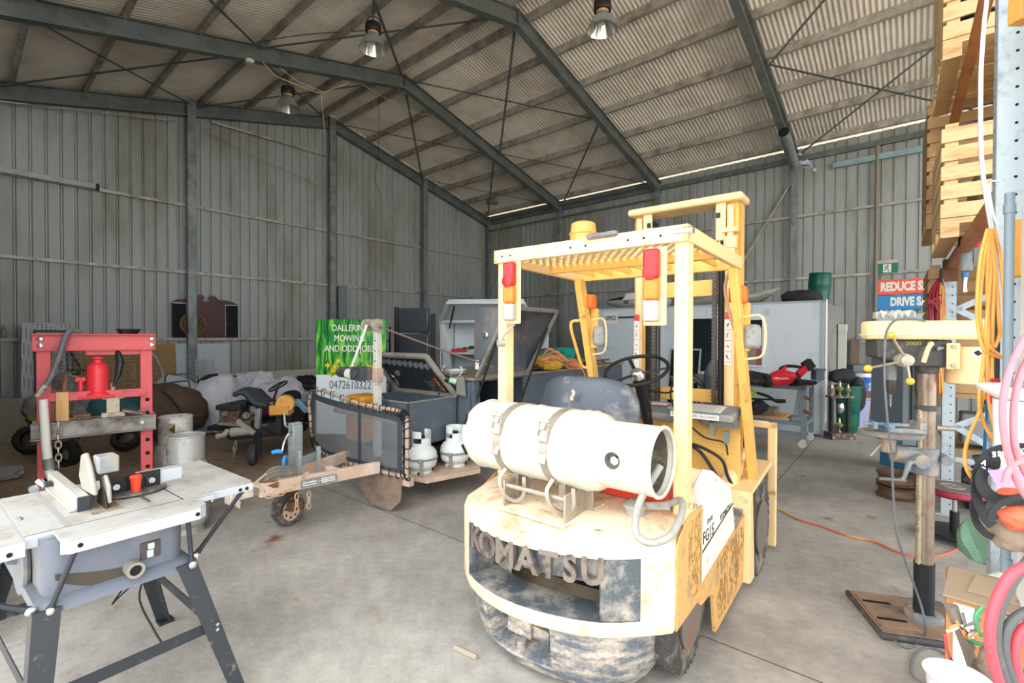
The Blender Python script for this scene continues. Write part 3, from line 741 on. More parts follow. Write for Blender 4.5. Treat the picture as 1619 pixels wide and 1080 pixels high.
for sg in (1, -1):
    mb = FM(); x = mo+sg*.27; mb.box(x-.035, x+.035, 1.40, 1.43, 2.28, 2.555); fp('head_plate', mb, M_fyel2, bevel=.01)
    mb = FM(); mb.cyl((x-.01, 1.42, 2.18), (x-.01, 1.42, 2.28), .008, 8); mb.cyl((x-.01, 1.42, 2.20), (x-.01, 1.42, 2.22), .018, 8); fp('chain_anchor', mb, M_chrome)
    mb = FM(); mb.cyl((x-.03*sg, 1.44, 2.46), (x+.0, 1.44, 2.46), .045, 20); fp('chain_pulley', mb, M_black)
# carriage, load backrest, forks
mb = FM(); mb.box(-.50, .52, 1.70, 1.74, .10, .20); mb.box(-.50, .52, 1.70, 1.74, .40, .50); fp('fork_carriage', mb, M_black, bevel=.004)
mb = FM(); bx0, bx1, bz0, bz1 = -.50, .62, .04, .965
mb.box(bx1-.06, bx1, 1.80, 1.84, bz0, bz1); mb.box(bx1-.20, bx1-.16, 1.80, 1.83, bz0, bz1-.05) ; mb.box(bx0, bx0+.05, 1.80, 1.84, bz0, bz1); mb.box(bx0, bx1, 1.80, 1.84, bz1-.05, bz1)
mb.box(bx1-.2, bx1, 1.80, 1.83, .42, .46)
fp('load_backrest', mb, M_fyel2, bevel=.008)
for x in (-.3, .34):
    mb = FM(); mb.prism([(1.74, .06), (2.85, .07), (2.85, .085), (1.80, .11), (1.80, .52), (1.74, .52)], 'x', x-.055, x+.055); fp('fork', mb, M_black, bevel=.004)
# --- seat
mb = FM()
rows = []
for j, (z, hw, th) in enumerate(((.86, .20, .06), (.95, .275, .07), (1.08, .325, .075), (1.18, .335, .07), (1.27, .315, .06), (1.325, .265, .05), (1.352, .19, .035), (1.36, .10, .015))):
    r_ = []
    for k in range(24):
        a = 2*pi*k/24; cu = abs(cos(a))**.55*(1 if cos(a) > 0 else -1); sv = abs(sin(a))**.7*(1 if sin(a) > 0 else -1)
        x = cu*hw; r_.append((x-.17, .30-(1.1-z)*.10+sv*th+ (x*x)*.9, z))
    rows.append(r_)
ids = [[mb.a(p) for p in r_] for r_ in rows]; mb.skin(ids)
bk = fp('seat_back', mb, M_seat, sub=1, smooth=60)
mb = FM(); mb.tube([(-.175, .222, 1.285), (-.165, .22, 1.27), (-.17, .219, 1.255), (-.18, .218, 1.24), (-.17, .217, 1.228)], .009, 6, k=3); part('tear', mb, mat('torn foam', 'c9bda4', .9), bk, world=True)
mb = FM(); ids = []
for z, k in ((.84, .92), (.87, 1), (.93, 1), (.965, .93), (.975, .7)):
    ids.append([mb.a((-.17+cos(a)*abs(cos(a))**-.35*.29*k if abs(cos(a)) > .02 else -.17, .56+(sin(a)*abs(sin(a))**-.35 if abs(sin(a)) > .02 else 0)*.24*k, z)) for a in [2*pi*q/24 for q in range(24)]])
mb.skin(ids); fp('seat_cushion', mb, M_seat, smooth=60)
# --- steering
c = Vector((-.11, .96, 1.365)); ax = Vector((0, -.42, .9)).normalized()
mb = FM(); mb.torus(c, .215, .0125, ax, 44, 10); fp('steering_wheel', mb, M_black)
x = Vector((1, 0, 0)); y = ax.cross(x)
mb = FM()
for a in (.25, 2.2, 4.25): mb.beam(c-ax*.03, c+(x*cos(a)+y*sin(a))*.213, .022, .014)
fp('wheel_spoke', mb, M_black)
mb = FM(); mb.lathe([(.05, -.05), (.05, -.01), (.038, .008), (0, .012)], c-ax*.01, ax, 24); fp('horn_button', mb, M_chrome)
mb = FM(); mb.tube([c-ax*.04, c-ax*.14+V(0, .03, 0), V(-.10, 1.12, 1.05), V(-.09, 1.16, .9)], [.042, .045, .04, .03], 14); fp('steering_column', mb, M_black)
mb = FM(); mb.tube([(-.06, 1.06, 1.22), (.08, 1.03, 1.215), (.16, 1.0, 1.25)], .006, 6, k=4); mb.blob((.17, .995, 1.255), (.014, .014, .014), 2, 0); fp('direction_lever', mb, M_black)
for k in range(2):
    mb = FM(); x = .10+k*.07; mb.tube([(x, 1.12, 1.10), (x, 1.05, 1.20), (x+.03, 1.0, 1.30)], .006, 6, k=4); mb.blob((x+.03, 1.0, 1.31), (.017, .017, .02), 2, 0); fp('hydraulic_lever', mb, M_black)
# red box under the tank, hose and regulator
mb = FM(); mb.hexa([(.10, .02, .80), (.47, .02, .80), (.10, .14, .80), (.47, .14, .80), (.14, .02, .98), (.47, .02, 1.05), (.14, .14, .98), (.47, .14, 1.05)]); fp('battery_cover', mb, M_redbox, bevel=.006)
mb = FM(); mb.lathe([(.045, 0), (.045, .03), (.055, .035), (.055, .05), (.04, .06), (.02, .07), (0, .07)], (.36, -.11, .785), n=20); mb.cyl((.36, -.11, .82), (.50, -.05, .83), .012, 10); fp('regulator', mb, M_greyhose)
# tank saddle
mb = FM(); mb.slab([(-.22, -.41, .762), (.16, -.41, .762), (.20, -.10, .785), (-.20, -.10, .785)], .012, (0, 0, 1)); sd_ = fp('saddle_plate', mb, M_cream, bevel=.003)
for x in (-.19, .155):
    mb = FM(); mb.box(x-.006, x+.006, -.39, -.20, .77, .90); mb.box(x-.0, x+.04, -.205, -.195, .77, .90); part('saddle_upright', mb, M_strap, sd_, world=True, bevel=.003)
mb = FM(); mb.cyl((-.19, -.37, .875), (.155, -.37, .875), .011, 10); part('saddle_bar', mb, M_strap, sd_, world=True)
TKC = Vector((0, -.22, 1.075)); TR = .178
for x in (-.20, .075):
    mb = FM(); n_ = 36; rows = [[(x+dx+ (0.03*cos(2*pi*k/n_)), TKC.y+cos(2*pi*k/n_)*(TR+o_), TKC.z+sin(2*pi*k/n_)*(TR+o_)) for k in range(n_+1)] for dx, o_ in ((-.02, .002), (-.02, .0045), (.02, .0045), (.02, .002))]
    mb.grid(rows, cv=True); mb.box(x-.005, x+.03, -.30, -.293, .80, .93)
    st = fp('tank_strap', mb, M_strap)
    a = 2.75; mb = FM(); cc = Vector((x+.03*cos(a), TKC.y+cos(a)*(TR+.012), TKC.z+sin(a)*(TR+.012)))
    M = Matrix((Vector((1, 0, 0)), Vector((0, -sin(a), cos(a))), Vector((0, cos(a), sin(a))))).transposed()
    mb.cbox(cc, (.05, .055, .018), M); mb.cbox(cc+V(0, .0, .07), (.055, .02, .01), M); mb.cbox(cc+V(0, 0.0, -.075), (.04, .10, .006), M)
    mb.cbox(cc+V(-.024, 0, .04), (.006, .08, .008), M); mb.cbox(cc+V(.024, 0, .04), (.006, .08, .008), M)
    part('strap_buckle', mb, M_strap, st, world=True, bevel=.003)
    mb = FM(); mb.tube([(x, -.36, .95), (x-.01, -.395, .90), (x+.01, -.38, .83), (x+.05, -.34, .80), (x+.09, -.33, .84), (x+.09, -.33, .92)], .012, 4, k=5); part('loose_strap_end', mb, M_strap, st, world=True)
mb = FM(); mb.tube([(.52, -.22, 1.06), (.47, -.30, .93), (.45, -.31, .83), (.47, -.33, .785), (.52, -.31, .765), (.575, -.25, .79), (.585, -.15, .85), (.555, -.07, .88), (.48, -.05, .84), (.40, -.09, .83)], .0155, 12, k=7); fp('gas_hose', mb, M_greyhose)

# ---- the gas tank, a thing of its own
tk = thing('gas_tank', 'white horizontal gas tank lying strapped on the back of the forklift', 'gas tank', FK.w(0, -.22, .90), 38.4)
mb = FM()
prof = [(0.02, -.525), (.08, -.52), (.135, -.505), (.165, -.47), (TR, -.42), (TR, .22), (.172, .255), (.155, .28), (.148, .29)]
mb.lathe(prof, TKC, (1, 0, 0), 48)
part('tank_body', mb, M_tank, tk, world=True)
mb = FM(); 
for x in (-.42, .21, -.10, .17):
    mb.torus(TKC+V(x, 0, 0), TR+.001, .0035, (1, 0, 0), 48, 6)
part('weld_bead', mb, M_tank, tk, world=True)
# collar shroud with round hole and open end
mb = FM(); nn = 160; hole = (.37, 3.08)
xs = [.27, .30]+[.325+.0055*k for k in range(17)]+[.46, .50, .525]
for rad in (.147, .139):
    idx = [[mb.a((x, TKC.y+cos(2*pi*k/nn)*rad, TKC.z+sin(2*pi*k/nn)*rad)) for k in range(nn)] for x in xs]
    for i in range(len(xs)-1):
        for k in range(nn):
            xm = (xs[i]+xs[i+1])/2-hole[0]; am = (2*pi*(k+.5)/nn-hole[1])*rad
            if xm*xm+am*am < .038**2: continue
            mb.f.append([idx[i][k], idx[i][(k+1) % nn], idx[i+1][(k+1) % nn], idx[i+1][k]])
mb.torus(TKC+V(.527, 0, 0), .144, .009, (1, 0, 0), 48, 8)
n0 = len(mb.v); a = hole[1]; mb.torus((.37, TKC.y+cos(a)*.144, TKC.z+sin(a)*.144), .039, .004, (0, cos(a), sin(a)), 28, 6)
part('collar', mb, M_tank, tk, world=True)
mb = FM(); nn = 40
mb.grid([[(x, TKC.y+cos(a_)*.1365, TKC.z+sin(a_)*.1365) for a_ in [3.08+.75+(2*pi-1.5)*k/nn for k in range(nn+1)]] for x in (.285, .50)]); mb.cyl((.284, TKC.y, TKC.z), (.288, TKC.y, TKC.z), .136, 40); part('collar_inside', mb, mat('painted-shade collar inside', '565044', .8, 0, '8f866c', .35, 8), tk, world=True)  # added dark liner: the shade inside the collar is painted into its colour
mb = FM(); mb.cyl((.29, -.22, 1.075), (.40, -.22, 1.075), .03, 16); mb.cyl((.37, -.33, 1.08), (.37, -.22, 1.078), .014, 12); mb.cyl((.37, -.345, 1.08), (.37, -.32, 1.08), .019, 6); mb.cyl((.33, -.22, 1.075), (.33, -.25, 1.17), .014, 10); mb.cyl((.33, -.20, 1.16), (.36, -.28, 1.18), .02, 10)
part('valve', mb, M_chrome, tk, world=True)
mb = FM(); 
for a, q in ((2.60, -.46), (3.55, -.46)):
    mb.tube([(q-.012, TKC.y+cos(a-.16)*.172, TKC.z+sin(a-.16)*.172), (q, TKC.y+cos(a)*.174, TKC.z+sin(a)*.174), (q+.0, TKC.y+cos(a+.16)*.172, TKC.z+sin(a+.16)*.172)], .007, 6)
part('foot_ring_slot', mb, M_dark, tk, world=True)
# ================================================================ TABLE SAW
M_talu = mat('dusty aluminium table', 'a3a19c', .55, .0, '8f877a', .45, 6, fine=.05)
M_tedge = mat('pale grey cast edge', 'b4bac2', .5, .05)
M_sawgrey = mat('blue-grey saw housing', '676d78', .45, 0, '85817a', .3, 4)
M_sawblk = mat('dusty black saw leg', '303338', .5, .1, '8a8278', .25, 12)
M_sawdust = mat('sawdust film', 'a8977e', .9, 0, '7d6f5c', .5, 40)
M_guardgl = mat('milky plastic', '989388', .35, 0, '8e887c', .4, 9)
TS = Fr((-1.709, 1.666), -53)
sw = thing('table_saw', 'grey table saw on splayed black legs with side extensions', 'table saw', TS.w(.25, .25, 0), -53)
def sp_(name, mb, m, par=None, **k): return part(name, mb, m, par or sw, world=True, **k)
def SM(): return MB(TS)
Z = .88
mb = SM(); mb.box(0, .488, .03, .665, Z-.008, Z); tt = sp_('table_top', mb, M_talu, bevel=.002)
mb = SM(); mb.prism([(0, Z-.008), (.02, Z-.045), (.06, Z-.05), (.06, Z-.008)], 'y', .02, .03) if False else None
mb = SM(); mb.box(0, .488, .0, .03, Z-.04, Z); mb.box(0, .488, .655, .668, Z-.04, Z-.002); mb.box(0, .01, .03, .66, Z-.04, Z-.009); mb.box(.478, .488, .03, .66, Z-.04, Z-.009); sp_('table_apron', mb, M_tedge, bevel=.004)
mb = SM(); mb.prism([(.07, .025), (.07, -.105), (.095, -.128), (.50, -.128), (.53, -.105), (.53, .025)], 'z', Z-.009, Z+.001); sp_('front_extension', mb, M_talu, bevel=.002)
mb = SM(); mb.prism([(.07, -.105), (.095, -.128), (.50, -.128), (.53, -.105), (.527, -.10), (.498, -.122), (.098, -.122), (.076, -.10)], 'z', Z-.055, Z-.006); sp_('front_apron', mb, M_tedge, bevel=.003)
mb = SM(); mb.prism([(.492, .02), (.60, .02), (.60, .065), (.79, .065), (.80, .08), (.80, .69), (.79, .70), (.492, .70)], 'z', Z-.009, Z); sp_('side_extension', mb, M_talu, bevel=.002)
mb = SM(); mb.box(.60, .80, .062, .072, Z-.045, Z-.009); mb.box(.79, .80, .07, .70, Z-.045, Z-.009); mb.box(.60, .61, .03, .065, Z-.045, Z-.009); mb.box(.492, .61, .018, .028, Z-.03, Z-.009); sp_('side_apron', mb, M_tedge, bevel=.002)
mb = SM(); mb.prism([(-.006, -.03), (-.35, -.03), (-.35, .67), (-.006, .67)], 'z', Z-.009, Z); sp_('side_extension', mb, M_talu, bevel=.002)
mb = SM(); mb.box(-.35, -.006, -.04, -.03, Z-.05, Z); sp_('side_apron', mb, M_tedge, bevel=.002)
mb = SM()
for u, v in ((-.045, -.041), (-.085, -.041), (.74, .061), (.77, .061), (.12, -.1285), (.49, -.1285)): mb.cyl((u, v, Z-.03), (u, v-.003, Z-.03), .008, 10)
sp_('apron_hole', mb, M_dark)
mb = SM()
for u in (.118, .385): mb.box(u-.010, u+.010, .03, .655, Z, Z+.0006)
sp_('mitre_slot', mb, mat('slot shadow grey', '8d8c88', .7))
mb = SM()
for v in (.027,): mb.box(.0, .488, v-.002, v+.002, Z, Z+.0008)
mb.box(.4885, .4915, .03, .70, Z-.004, Z+.0002); sp_('seam', mb, M_dark)
mb = SM(); mb.box(.20, .30, .10, .40, Z, Z+.0015); sp_('blade_insert', mb, mat('worn insert plate', '8c7f6c', .8, 0, '5f5548', .5, 40))
mb = SM(); mb.prism([(.13, Z), (.27, Z), (.255, Z+.05), (.22, Z+.075), (.18, Z+.075), (.145, Z+.04)], 'x', .25, .2525); sp_('saw_blade', mb, mat('dull blade', '4b4a48', .5, .7))
gd = SM(); gd.prism([(.16, Z+.06), (.34, Z+.05), (.40, Z+.10), (.36, Z+.20), (.30, Z+.215), (.24, Z+.17), (.18, Z+.10)], 'x', .215, .232); g_ = sp_('blade_guard', gd, M_guardgl, bevel=.006)
mb = SM(); mb.cbox((.275, .24, Z+.17), (.07, .09, .07)); part('guard_block', mb, M_dash, g_, world=True, bevel=.006)
mb = SM(); mb.prism([(.14, Z+.02), (.25, Z+.03), (.28, Z+.11), (.20, Z+.13), (.15, Z+.09)], 'x', .258, .272); part('guard_flap', mb, M_guardgl, g_, world=True, bevel=.005)
mb = SM(); mb.box(.2505, .2535, .30, .44, Z-.02, Z+.12); part('riving_knife', mb, M_steel, g_, world=True)
# rip fence: twin rail extrusion
fe = SM(); fe.box(.178, .190, .20, .80, Z+.002, Z+.055); fe.box(.150, .178, .20, .80, Z+.002, Z+.012); fe.box(.190, .212, .20, .80, Z+.043, Z+.055); fn = sp_('rip_fence', fe, mat('brushed aluminium fence', 'b9b4aa', .35, .3, '8b8477', .3, 10), bevel=.001)
mb = SM(); mb.box(.172, .212, .185, .20, Z-.002, Z+.058); mb.box(.15, .22, .67, .72, Z-.03, Z+.03); part('fence_end', mb, M_sawblk, fn, world=True, bevel=.002)
mb = SM(); mb.cyl((.16, .73, Z+.0), (.14, .76, Z+.03), .014, 12); mb.cyl((.12, .72, Z+.0), (.12, .745, Z+.0), .018, 12); part('fence_knob', mb, M_chrome, fn, world=True)
# mitre gauge
mg = SM(); mg.box(.384, .392, .10, .42, Z+.001, Z+.006)
mg.prism([(.39+.12*cos(a), .30-.085*sin(a)) for a in [pi*k/14 for k in range(15)]], 'z', Z+.008, Z+.016)
M_ = Matrix.Rotation(0, 4, 'Z'); mi = sp_('mitre_gauge', mg, mat('dusty cast gauge', '54514e', .6, .1, '9a8f7e', .4, 20))
mb = SM(); mb.box(.27, .49, .31, .318, Z+.012, Z+.085); mb.box(.30, .34, .30, .31, Z+.02, Z+.06); mb.box(.43, .47, .30, .31, Z+.02, Z+.06); part('gauge_face', mb, M_black, mi, world=True, bevel=.002)
mb = SM(); mb.box(.33, .58, .3185, .327, Z+.02, Z+.075); part('gauge_fence', mb, M_tedge, mi, world=True, bevel=.001)
mb = SM(); mb.lathe([(.018, 0), (.021, .05), (.024, .065), (.02, .07), (0, .07)], (.385, .27, Z+.016), n=14); part('gauge_knob', mb, mat('orange-red plastic knob', 'e2492c', .4), mi, world=True)
mb = SM()
for u in (.32, .45): mb.cyl((u, .30, Z+.045), (u, .285, Z+.045), .013, 10)
part('gauge_screw', mb, M_chrome, mi, world=True)
# housing with flared base
mb = SM()
def rrect(x0, x1, y0, y1, r, z, k=4):
    P = []
    for cx, cy, a0 in ((x1-r, y1-r, 0), (x0+r, y1-r, pi/2), (x0+r, y0+r, pi), (x1-r, y0+r, 1.5*pi)):
        for q in range(k+1): a = a0+pi/2*q/k; P.append((cx+cos(a)*r, cy+sin(a)*r, z))
    return P
secs = [(.03, .47, -.055, .60, .05, Z-.010), (.035, .465, -.055, .60, .05, .665), (.012, .488, -.085, .63, .05, .655), (.008, .492, -.10, .64, .04, .625)]
ids = [[mb.a(p) for p in rrect(*q)] for q in secs]; mb.skin(ids, caps=False)
hs = sp_('saw_housing', mb, M_sawgrey, smooth=50)
mb = SM(); pts = [(.065+.25*k/16, .745-.040*sin(pi*k/16*.55)-.012*k/16) for k in range(17)]
lo = [(p[0], p[1]-.052*(sin(pi*min(1, (k+.6)/17.2))**.45)) for k, p in enumerate(pts)]
mb.prism(pts+lo[::-1], 'y', -.0578, -.0562); part('handwheel_slot', mb, mat('slot brown shadow', '4c443b', .9), hs, world=True)
mb = SM(); mb.lathe([(.030, 0), (.030, .055), (.020, .055), (.020, .01)], (.285, -.055, .688), (0, -1, 0), 24); part('dust_port', mb, mat('grey-brown dust port', '8b8379', .6), hs, world=True)
mb = SM(); mb.cyl((.285, -.105, .688), (.285, -.1045, .688), .0195, 20); part('port_bore', mb, M_dark, hs, world=True)
mb = SM(); M = Matrix.Rotation(.0, 3, 'Y'); mb.cbox((.345, -.058, .735), (.065, .012, .065), M); swp = part('switch_plate', mb, mat('dark switch plate', '4a4142', .5), hs, world=True, bevel=.002)
mb = SM(); mb.cbox((.343, -.067, .722), (.022, .01, .030)); mb.cbox((.346, -.067, .752), (.022, .012, .024)); part('switch_button', mb, mat('pale switch buttons', 'b7c4bd', .4), hs, world=True, bevel=.003)
mb = SM(); mb.lathe([(.145, 0), (.15, .01), (.145, .02), (.03, .022), (.02, .05), (0, .05)], (.03, .28, .735), (-1, 0, 0), 36); part('side_handwheel', mb, M_sawgrey, hs, world=True)
# legs
def leg(top, bot, w0, w1, nm='leg'):
    mb = SM(); t, b_ = Vector(top), Vector(bot); d = (b_-t).normalized(); o = Vector((1 if t.x > .25 else -1, 0, 0)); q = Vector((0, 1 if t.y > .25 else -1, 0))
    rows = []
    for p, w_ in ((t, w0), (b_, w1)):
        rows.append([p-q*w_*1.0, p-q*w_*.3+o*.0, p+o*.012*0+Vector((0, 0, 0)), p-o*w_*.3, p-o*w_, p-o*w_+q*-.006, p-o*w_*.35-q*.012, p-q*w_*.35-o*.012, p-q*w_-o*.006])
    ids = [[mb.a(p) for p in r_] for r_ in rows]; mb.skin(ids)
    return sp_(nm, mb, M_sawblk, smooth=60)
LG = {'fl': ((.0, -.105, .645), (-.06, -.24, .0)), 'fr': ((.495, -.105, .645), (.66, -.23, .0)), 'br': ((.495, .645, .645), (.66, .78, .0)), 'bl': ((.0, .645, .645), (-.12, .78, .0))}
for k, (t, b_) in LG.items():
    leg(t, b_, .075, .052)
def lp(k, z): t, b_ = Vector(LG[k][0]), Vector(LG[k][1]); return t.lerp(b_, (t.z-z)/t.z)
for a, b_ in (('fl', 'fr'), ('fr', 'br'), ('br', 'bl'), ('bl', 'fl')):
    mb = SM(); p, q = lp(a, .36), lp(b_, .36); ins = (Vector((.25, .27, .36))-(p+q)/2).normalized()*.022; mb.beam(p+ins, q+ins, .004, .045); sp_('leg_brace', mb, M_sawblk)
for k in ('fl', 'fr', 'bl', 'br'):
    mb = SM(); p = lp(k, .36); n_ = Vector((0, -1 if 'f' in k else 1, 0)); x_ = -.018 if 'r' in k else .018
    for dz in (-.011, .011): mb.cyl(p+V(x_, 0, dz), p+V(x_, 0, dz)+n_*.006, .007, 8)
    sp_('bolt', mb, M_chrome)
    mb = SM(); p = lp(k, .0); mb.cbox(p+V(-.02 if 'r' in k else .02, .02 if 'f' in k else -.02, .008), (.07, .07, .016)); sp_('foot', mb, M_black, bevel=.003)
# extension struts
for p, q in (((.115, -.10, Z-.045), (.045, -.09, .635)), ((.46, -.11, Z-.045), (.475, -.108, .64)), ((.76, .08, Z-.04), (.50, -.07, .655)), ((.76, .68, Z-.04), (.50, .62, .65)), ((-.30, .0, Z-.05), (-.0, -.07, .65)), ((-.30, .62, Z-.05), (-.0, .60, .65))):
    mb = SM(); p, q = Vector(p), Vector(q); mb.tube([p, p.lerp(q, .12), p.lerp(q, .88), q], [.012, .0095, .0095, .015], 8); sp_('extension_strut', mb, M_sawblk)
    mb = SM(); mb.lathe([(.016, 0), (.015, .006), (.008, .011), (0, .012)], q+V(0, -.008, 0), (0, -1, 0), 12); sp_('bolt', mb, M_chrome)
mb = SM(); mb.tube([(.44, .5, .62), (.46, .45, .45), (.43, .40, .34), (.47, .36, .20), (.50, .33, .12), (.52, .34, .10)], .0045, 6, k=5); mb.tube([(.49, .55, .40), (.40, .5, .38), (.34, .45, .34), (.37, .46, .36), (.46, .5, .40)], .004, 6, k=5); cb_ = sp_('power_cord', mb, M_rubber)
mb = SM(); mb.cbox((.525, .34, .10), (.035, .03, .022)); part('plug', mb, mat('red and black plug', '9b2326', .4), cb_, world=True, bevel=.004)

# ================================================================ PILLAR DRILL
M_dcream = mat('cream drill paint', 'f2dfae', .4, 0, 'd9bd84', .2, 8, .0); M_dorg = mat('peach drill paint', 'f4cd98', .4, 0, 'd6a467', .15, 8)
M_dblk = mat('worn black drill casting', '4b4a4a', .55, 0, '80786c', .3, 16); M_col = mat('greasy steel column', '9a8b7c', .32, .5, '6b4f3a', .42, 9, dz=.6)
M_sleeve = mat('black scuffed sleeve', '26272a', .45, 0, 'b5b0a5', .12, 16); M_cast = mat('grey-blue casting', '7e868c', .5, .1, 'b09c80', .45, 12); M_rustpl = mat('rusty base top', '9a7d64', .7, .1, '6a625b', .5, 7)
DR = Fr((2.305, 2.64), -75)
dr = thing('pillar_drill', 'tall cream and black pillar drill with a long grey column', 'drill press', DR.w(0, 0, 0), -75)
def dp(name, mb, m, par=None, **k): return part(name, mb, m, par or dr, world=True, **k)
def DM(): return MB(DR)
Ap, Bp, Cp, Dp = [DR.l(G(*q)) for q in ((1368, 938), (1432, 1010), (1496, 1018), (1446, 938))]
mb = DM(); mb.prism([(-.235, .30), (-.235, -.20), (.235, -.20), (.235, .30)], 'z', 0, .032); bs = dp('base', mb, M_dblk, bevel=.012)
mb = DM(); mb.prism([(-.215, .285), (-.215, -.18), (.215, -.18), (.215, .285)], 'z', .032, .037); part('base_top', mb, M_rustpl, bs, world=True, bevel=.004)
mb = DM(); mb.prism([(-.17, .27), (-.17, .10), (.17, .10), (.17, .27)], 'z', .037, .043); part('base_pad', mb, M_rustpl, bs, world=True, bevel=.004)
mb = DM()
for u in (-.09, .09): mb.box(u-.012, u+.012, .12, .26, .0435, .0445)
part('base_slot', mb, M_dark, bs, world=True)
mb = DM(); mb.lathe([(.088, 0), (.088, .025), (.08, .03), (.05, .034)], (0, 0, .034), n=32); fl = dp('column_flange', mb, M_cast)
mb = DM()
for k in range(4): a = k*pi/2+.6; mb.cyl((cos(a)*.067, sin(a)*.067, .06), (cos(a)*.067, sin(a)*.067, .076), .011, 6)
part('flange_bolt', mb, M_chrome, fl, world=True)
mb = DM(); mb.cyl((0, 0, .06), (0, 0, .345), .047, 32); dp('column_sleeve', mb, M_sleeve)
mb = DM(); mb.cyl((0, 0, .34), (0, 0, 1.5), .041, 32); dp('column', mb, M_col)
mb = DM(); mb.box(-.030, -.010, .030, .044, .34, 1.20)
for k in range(78): mb.box(-.028, -.012, .044, .051, .345+k*.011, .351+k*.011)
dp('rack', mb, mat('straw-coloured toothed rack', 'b3a88b', .5, .3, '75694f', .4, 30))
mb = DM(); mb.lathe([(.048, 0), (.052, .004), (.052, .024), (.048, .028)], (0, 0, 1.195), n=28); dp('rack_collar', mb, M_dblk)
mb = DM(); mb.lathe([(.047, 0), (.052, .005), (.053, .05), (.05, .06)], (0, 0, 1.40), n=28); dp('head_collar', mb, M_dblk)
# table bracket
mb = DM(); mb.cyl((0, 0, .84), (0, 0, .985), .056, 28); mb.cyl((-.01, .03, .93), (-.01, .16, .95), .05, 20); mb.cyl((-.10, .06, .925), (-.04, .06, .925), .038, 18); mb.cyl((-.06, -.07, .93), (.03, -.09, .93), .026, 14); br = dp('table_bracket', mb, M_cast, bevel=.003)
mb = DM(); mb.tube([(-.09, .10, .92), (-.13, .14, .925), (-.15, .155, .90), (-.155, .17, .855), (-.155, .18, .835)], [.012, .014, .012, .010, .012], 10); mb.cyl((-.155, .165, .835), (-.155, .285, .835), .009, 10); part('crank_handle', mb, M_steel, br, world=True)
mb = DM(); mb.tube([(-.02, -.08, .93), (-.06, -.13, .93), (-.10, -.155, .90)], .008, 8); part('lock_lever', mb, M_strap, br, world=True)
mb = DM(); mb.cyl((0, .18, .95), (0, .18, 1.045), .038, 20); mb.prism([(-.03, .05), (.03, .05), (.04, .2), (-.04, .2)], 'z', .955, .99); part('table_arm', mb, M_cast, br, world=True, bevel=.005)
mb = DM(); mb.tube([(.0, .215, .99), (.0, .265, .92)], .007, 8); part('tilt_lever', mb, M_strap, br, world=True)
mb = DM(); mb.lathe([(.04, -.03), (.13, -.024), (.145, -.018), (.15, -.004), (.146, 0), (0, 0)], (0, .165, 1.065), n=44); tb = dp('round_table', mb, M_cast, smooth=40)
mb = DM()
for r_ in (.13, .09): mb.torus((0, .165, 1.065), r_, .004, n=40, m=6)
part('table_groove', mb, M_rustpl, tb, world=True)
mb = DM(); mb.box(-.05, .05, .02, .20, 1.066, 1.092); mb.box(-.055, .055, .02, .055, 1.09, 1.13); mb.box(-.055, -.015, .17, .21, 1.09, 1.12); mb.box(.02, .05, .08, .26, 1.066, 1.10); mb.cyl((0, .08, 1.105), (0, .3, 1.105), .011, 10); mb.box(-.03, .03, .24, .26, 1.08, 1.12)
single('machine_vise', 'blue-grey drill vise clamped on the round drill table', 'vise', mb, mat('vise blue with dust', '6f8da6', .5, .1, 'b3a288', .5, 14), bevel=.003)
mb = DM(); mb.cyl((-.01, -.04, 1.10), (-.01, -.12, 1.10), .014, 12); dp('side_pin', mb, M_strap)
# head casting
mb = DM(); mb.prism([(-.06, 1.44), (.15, 1.44), (.20, 1.47), (.265, 1.49), (.27, 1.585), (-.08, 1.585)], 'x', -.075, .075); hd = dp('head_casting', mb, M_dblk, bevel=.008)
mb = MB(); c = DR.w(-.0765, .10, 1.565); M = Matrix(((-DR.f.x, 0, -DR.r.x, c.x), (-DR.f.y, 0, -DR.r.y, c.y), (0, 1, 0, c.z), (0, 0, 0, 1)))
mb.text('2000', .028, M, .0006, sx=1.3); part('head_lettering', mb, mat('faded yellow ink', 'a9a54a', .6), hd, world=True, smooth=None)
mb = DM(); mb.tube([(-.08, .03, 1.565), (-.11, .035, 1.565), (-.12, .055, 1.54), (-.12, .075, 1.465)], .0115, 10, k=4); part('belt_tension_lever', mb, M_dorg, hd, world=True)
mb = DM(); mb.cyl((-.075, -.01, 1.54), (-.095, -.01, 1.54), .010, 8); mb.cyl((-.09, .0, 1.53), (-.09, -.03, 1.545), .006, 8); part('head_bolt', mb, M_steel, hd, world=True)
# quill, chuck, bit
mb = DM(); mb.cyl((0, .17, 1.36), (0, .17, 1.45), .026, 20); dp('quill', mb, M_steel)
mb = DM(); mb.lathe([(.012, .06), (.024, .055), (.024, 0), (.022, -.004), (.022, -.02), (.012, -.035)], (0, .17, 1.315), n=20); ch = dp('chuck', mb, mat('dark chuck steel', '55504b', .35, .6))
mb = DM(); 
for q in (0, pi): mb.tube([(cos(k*.6+q)*.003, .17+sin(k*.6+q)*.003, 1.285-k*.005) for k in range(17)], .003, 5)
part('drill_bit', mb, M_steel, ch, world=True)
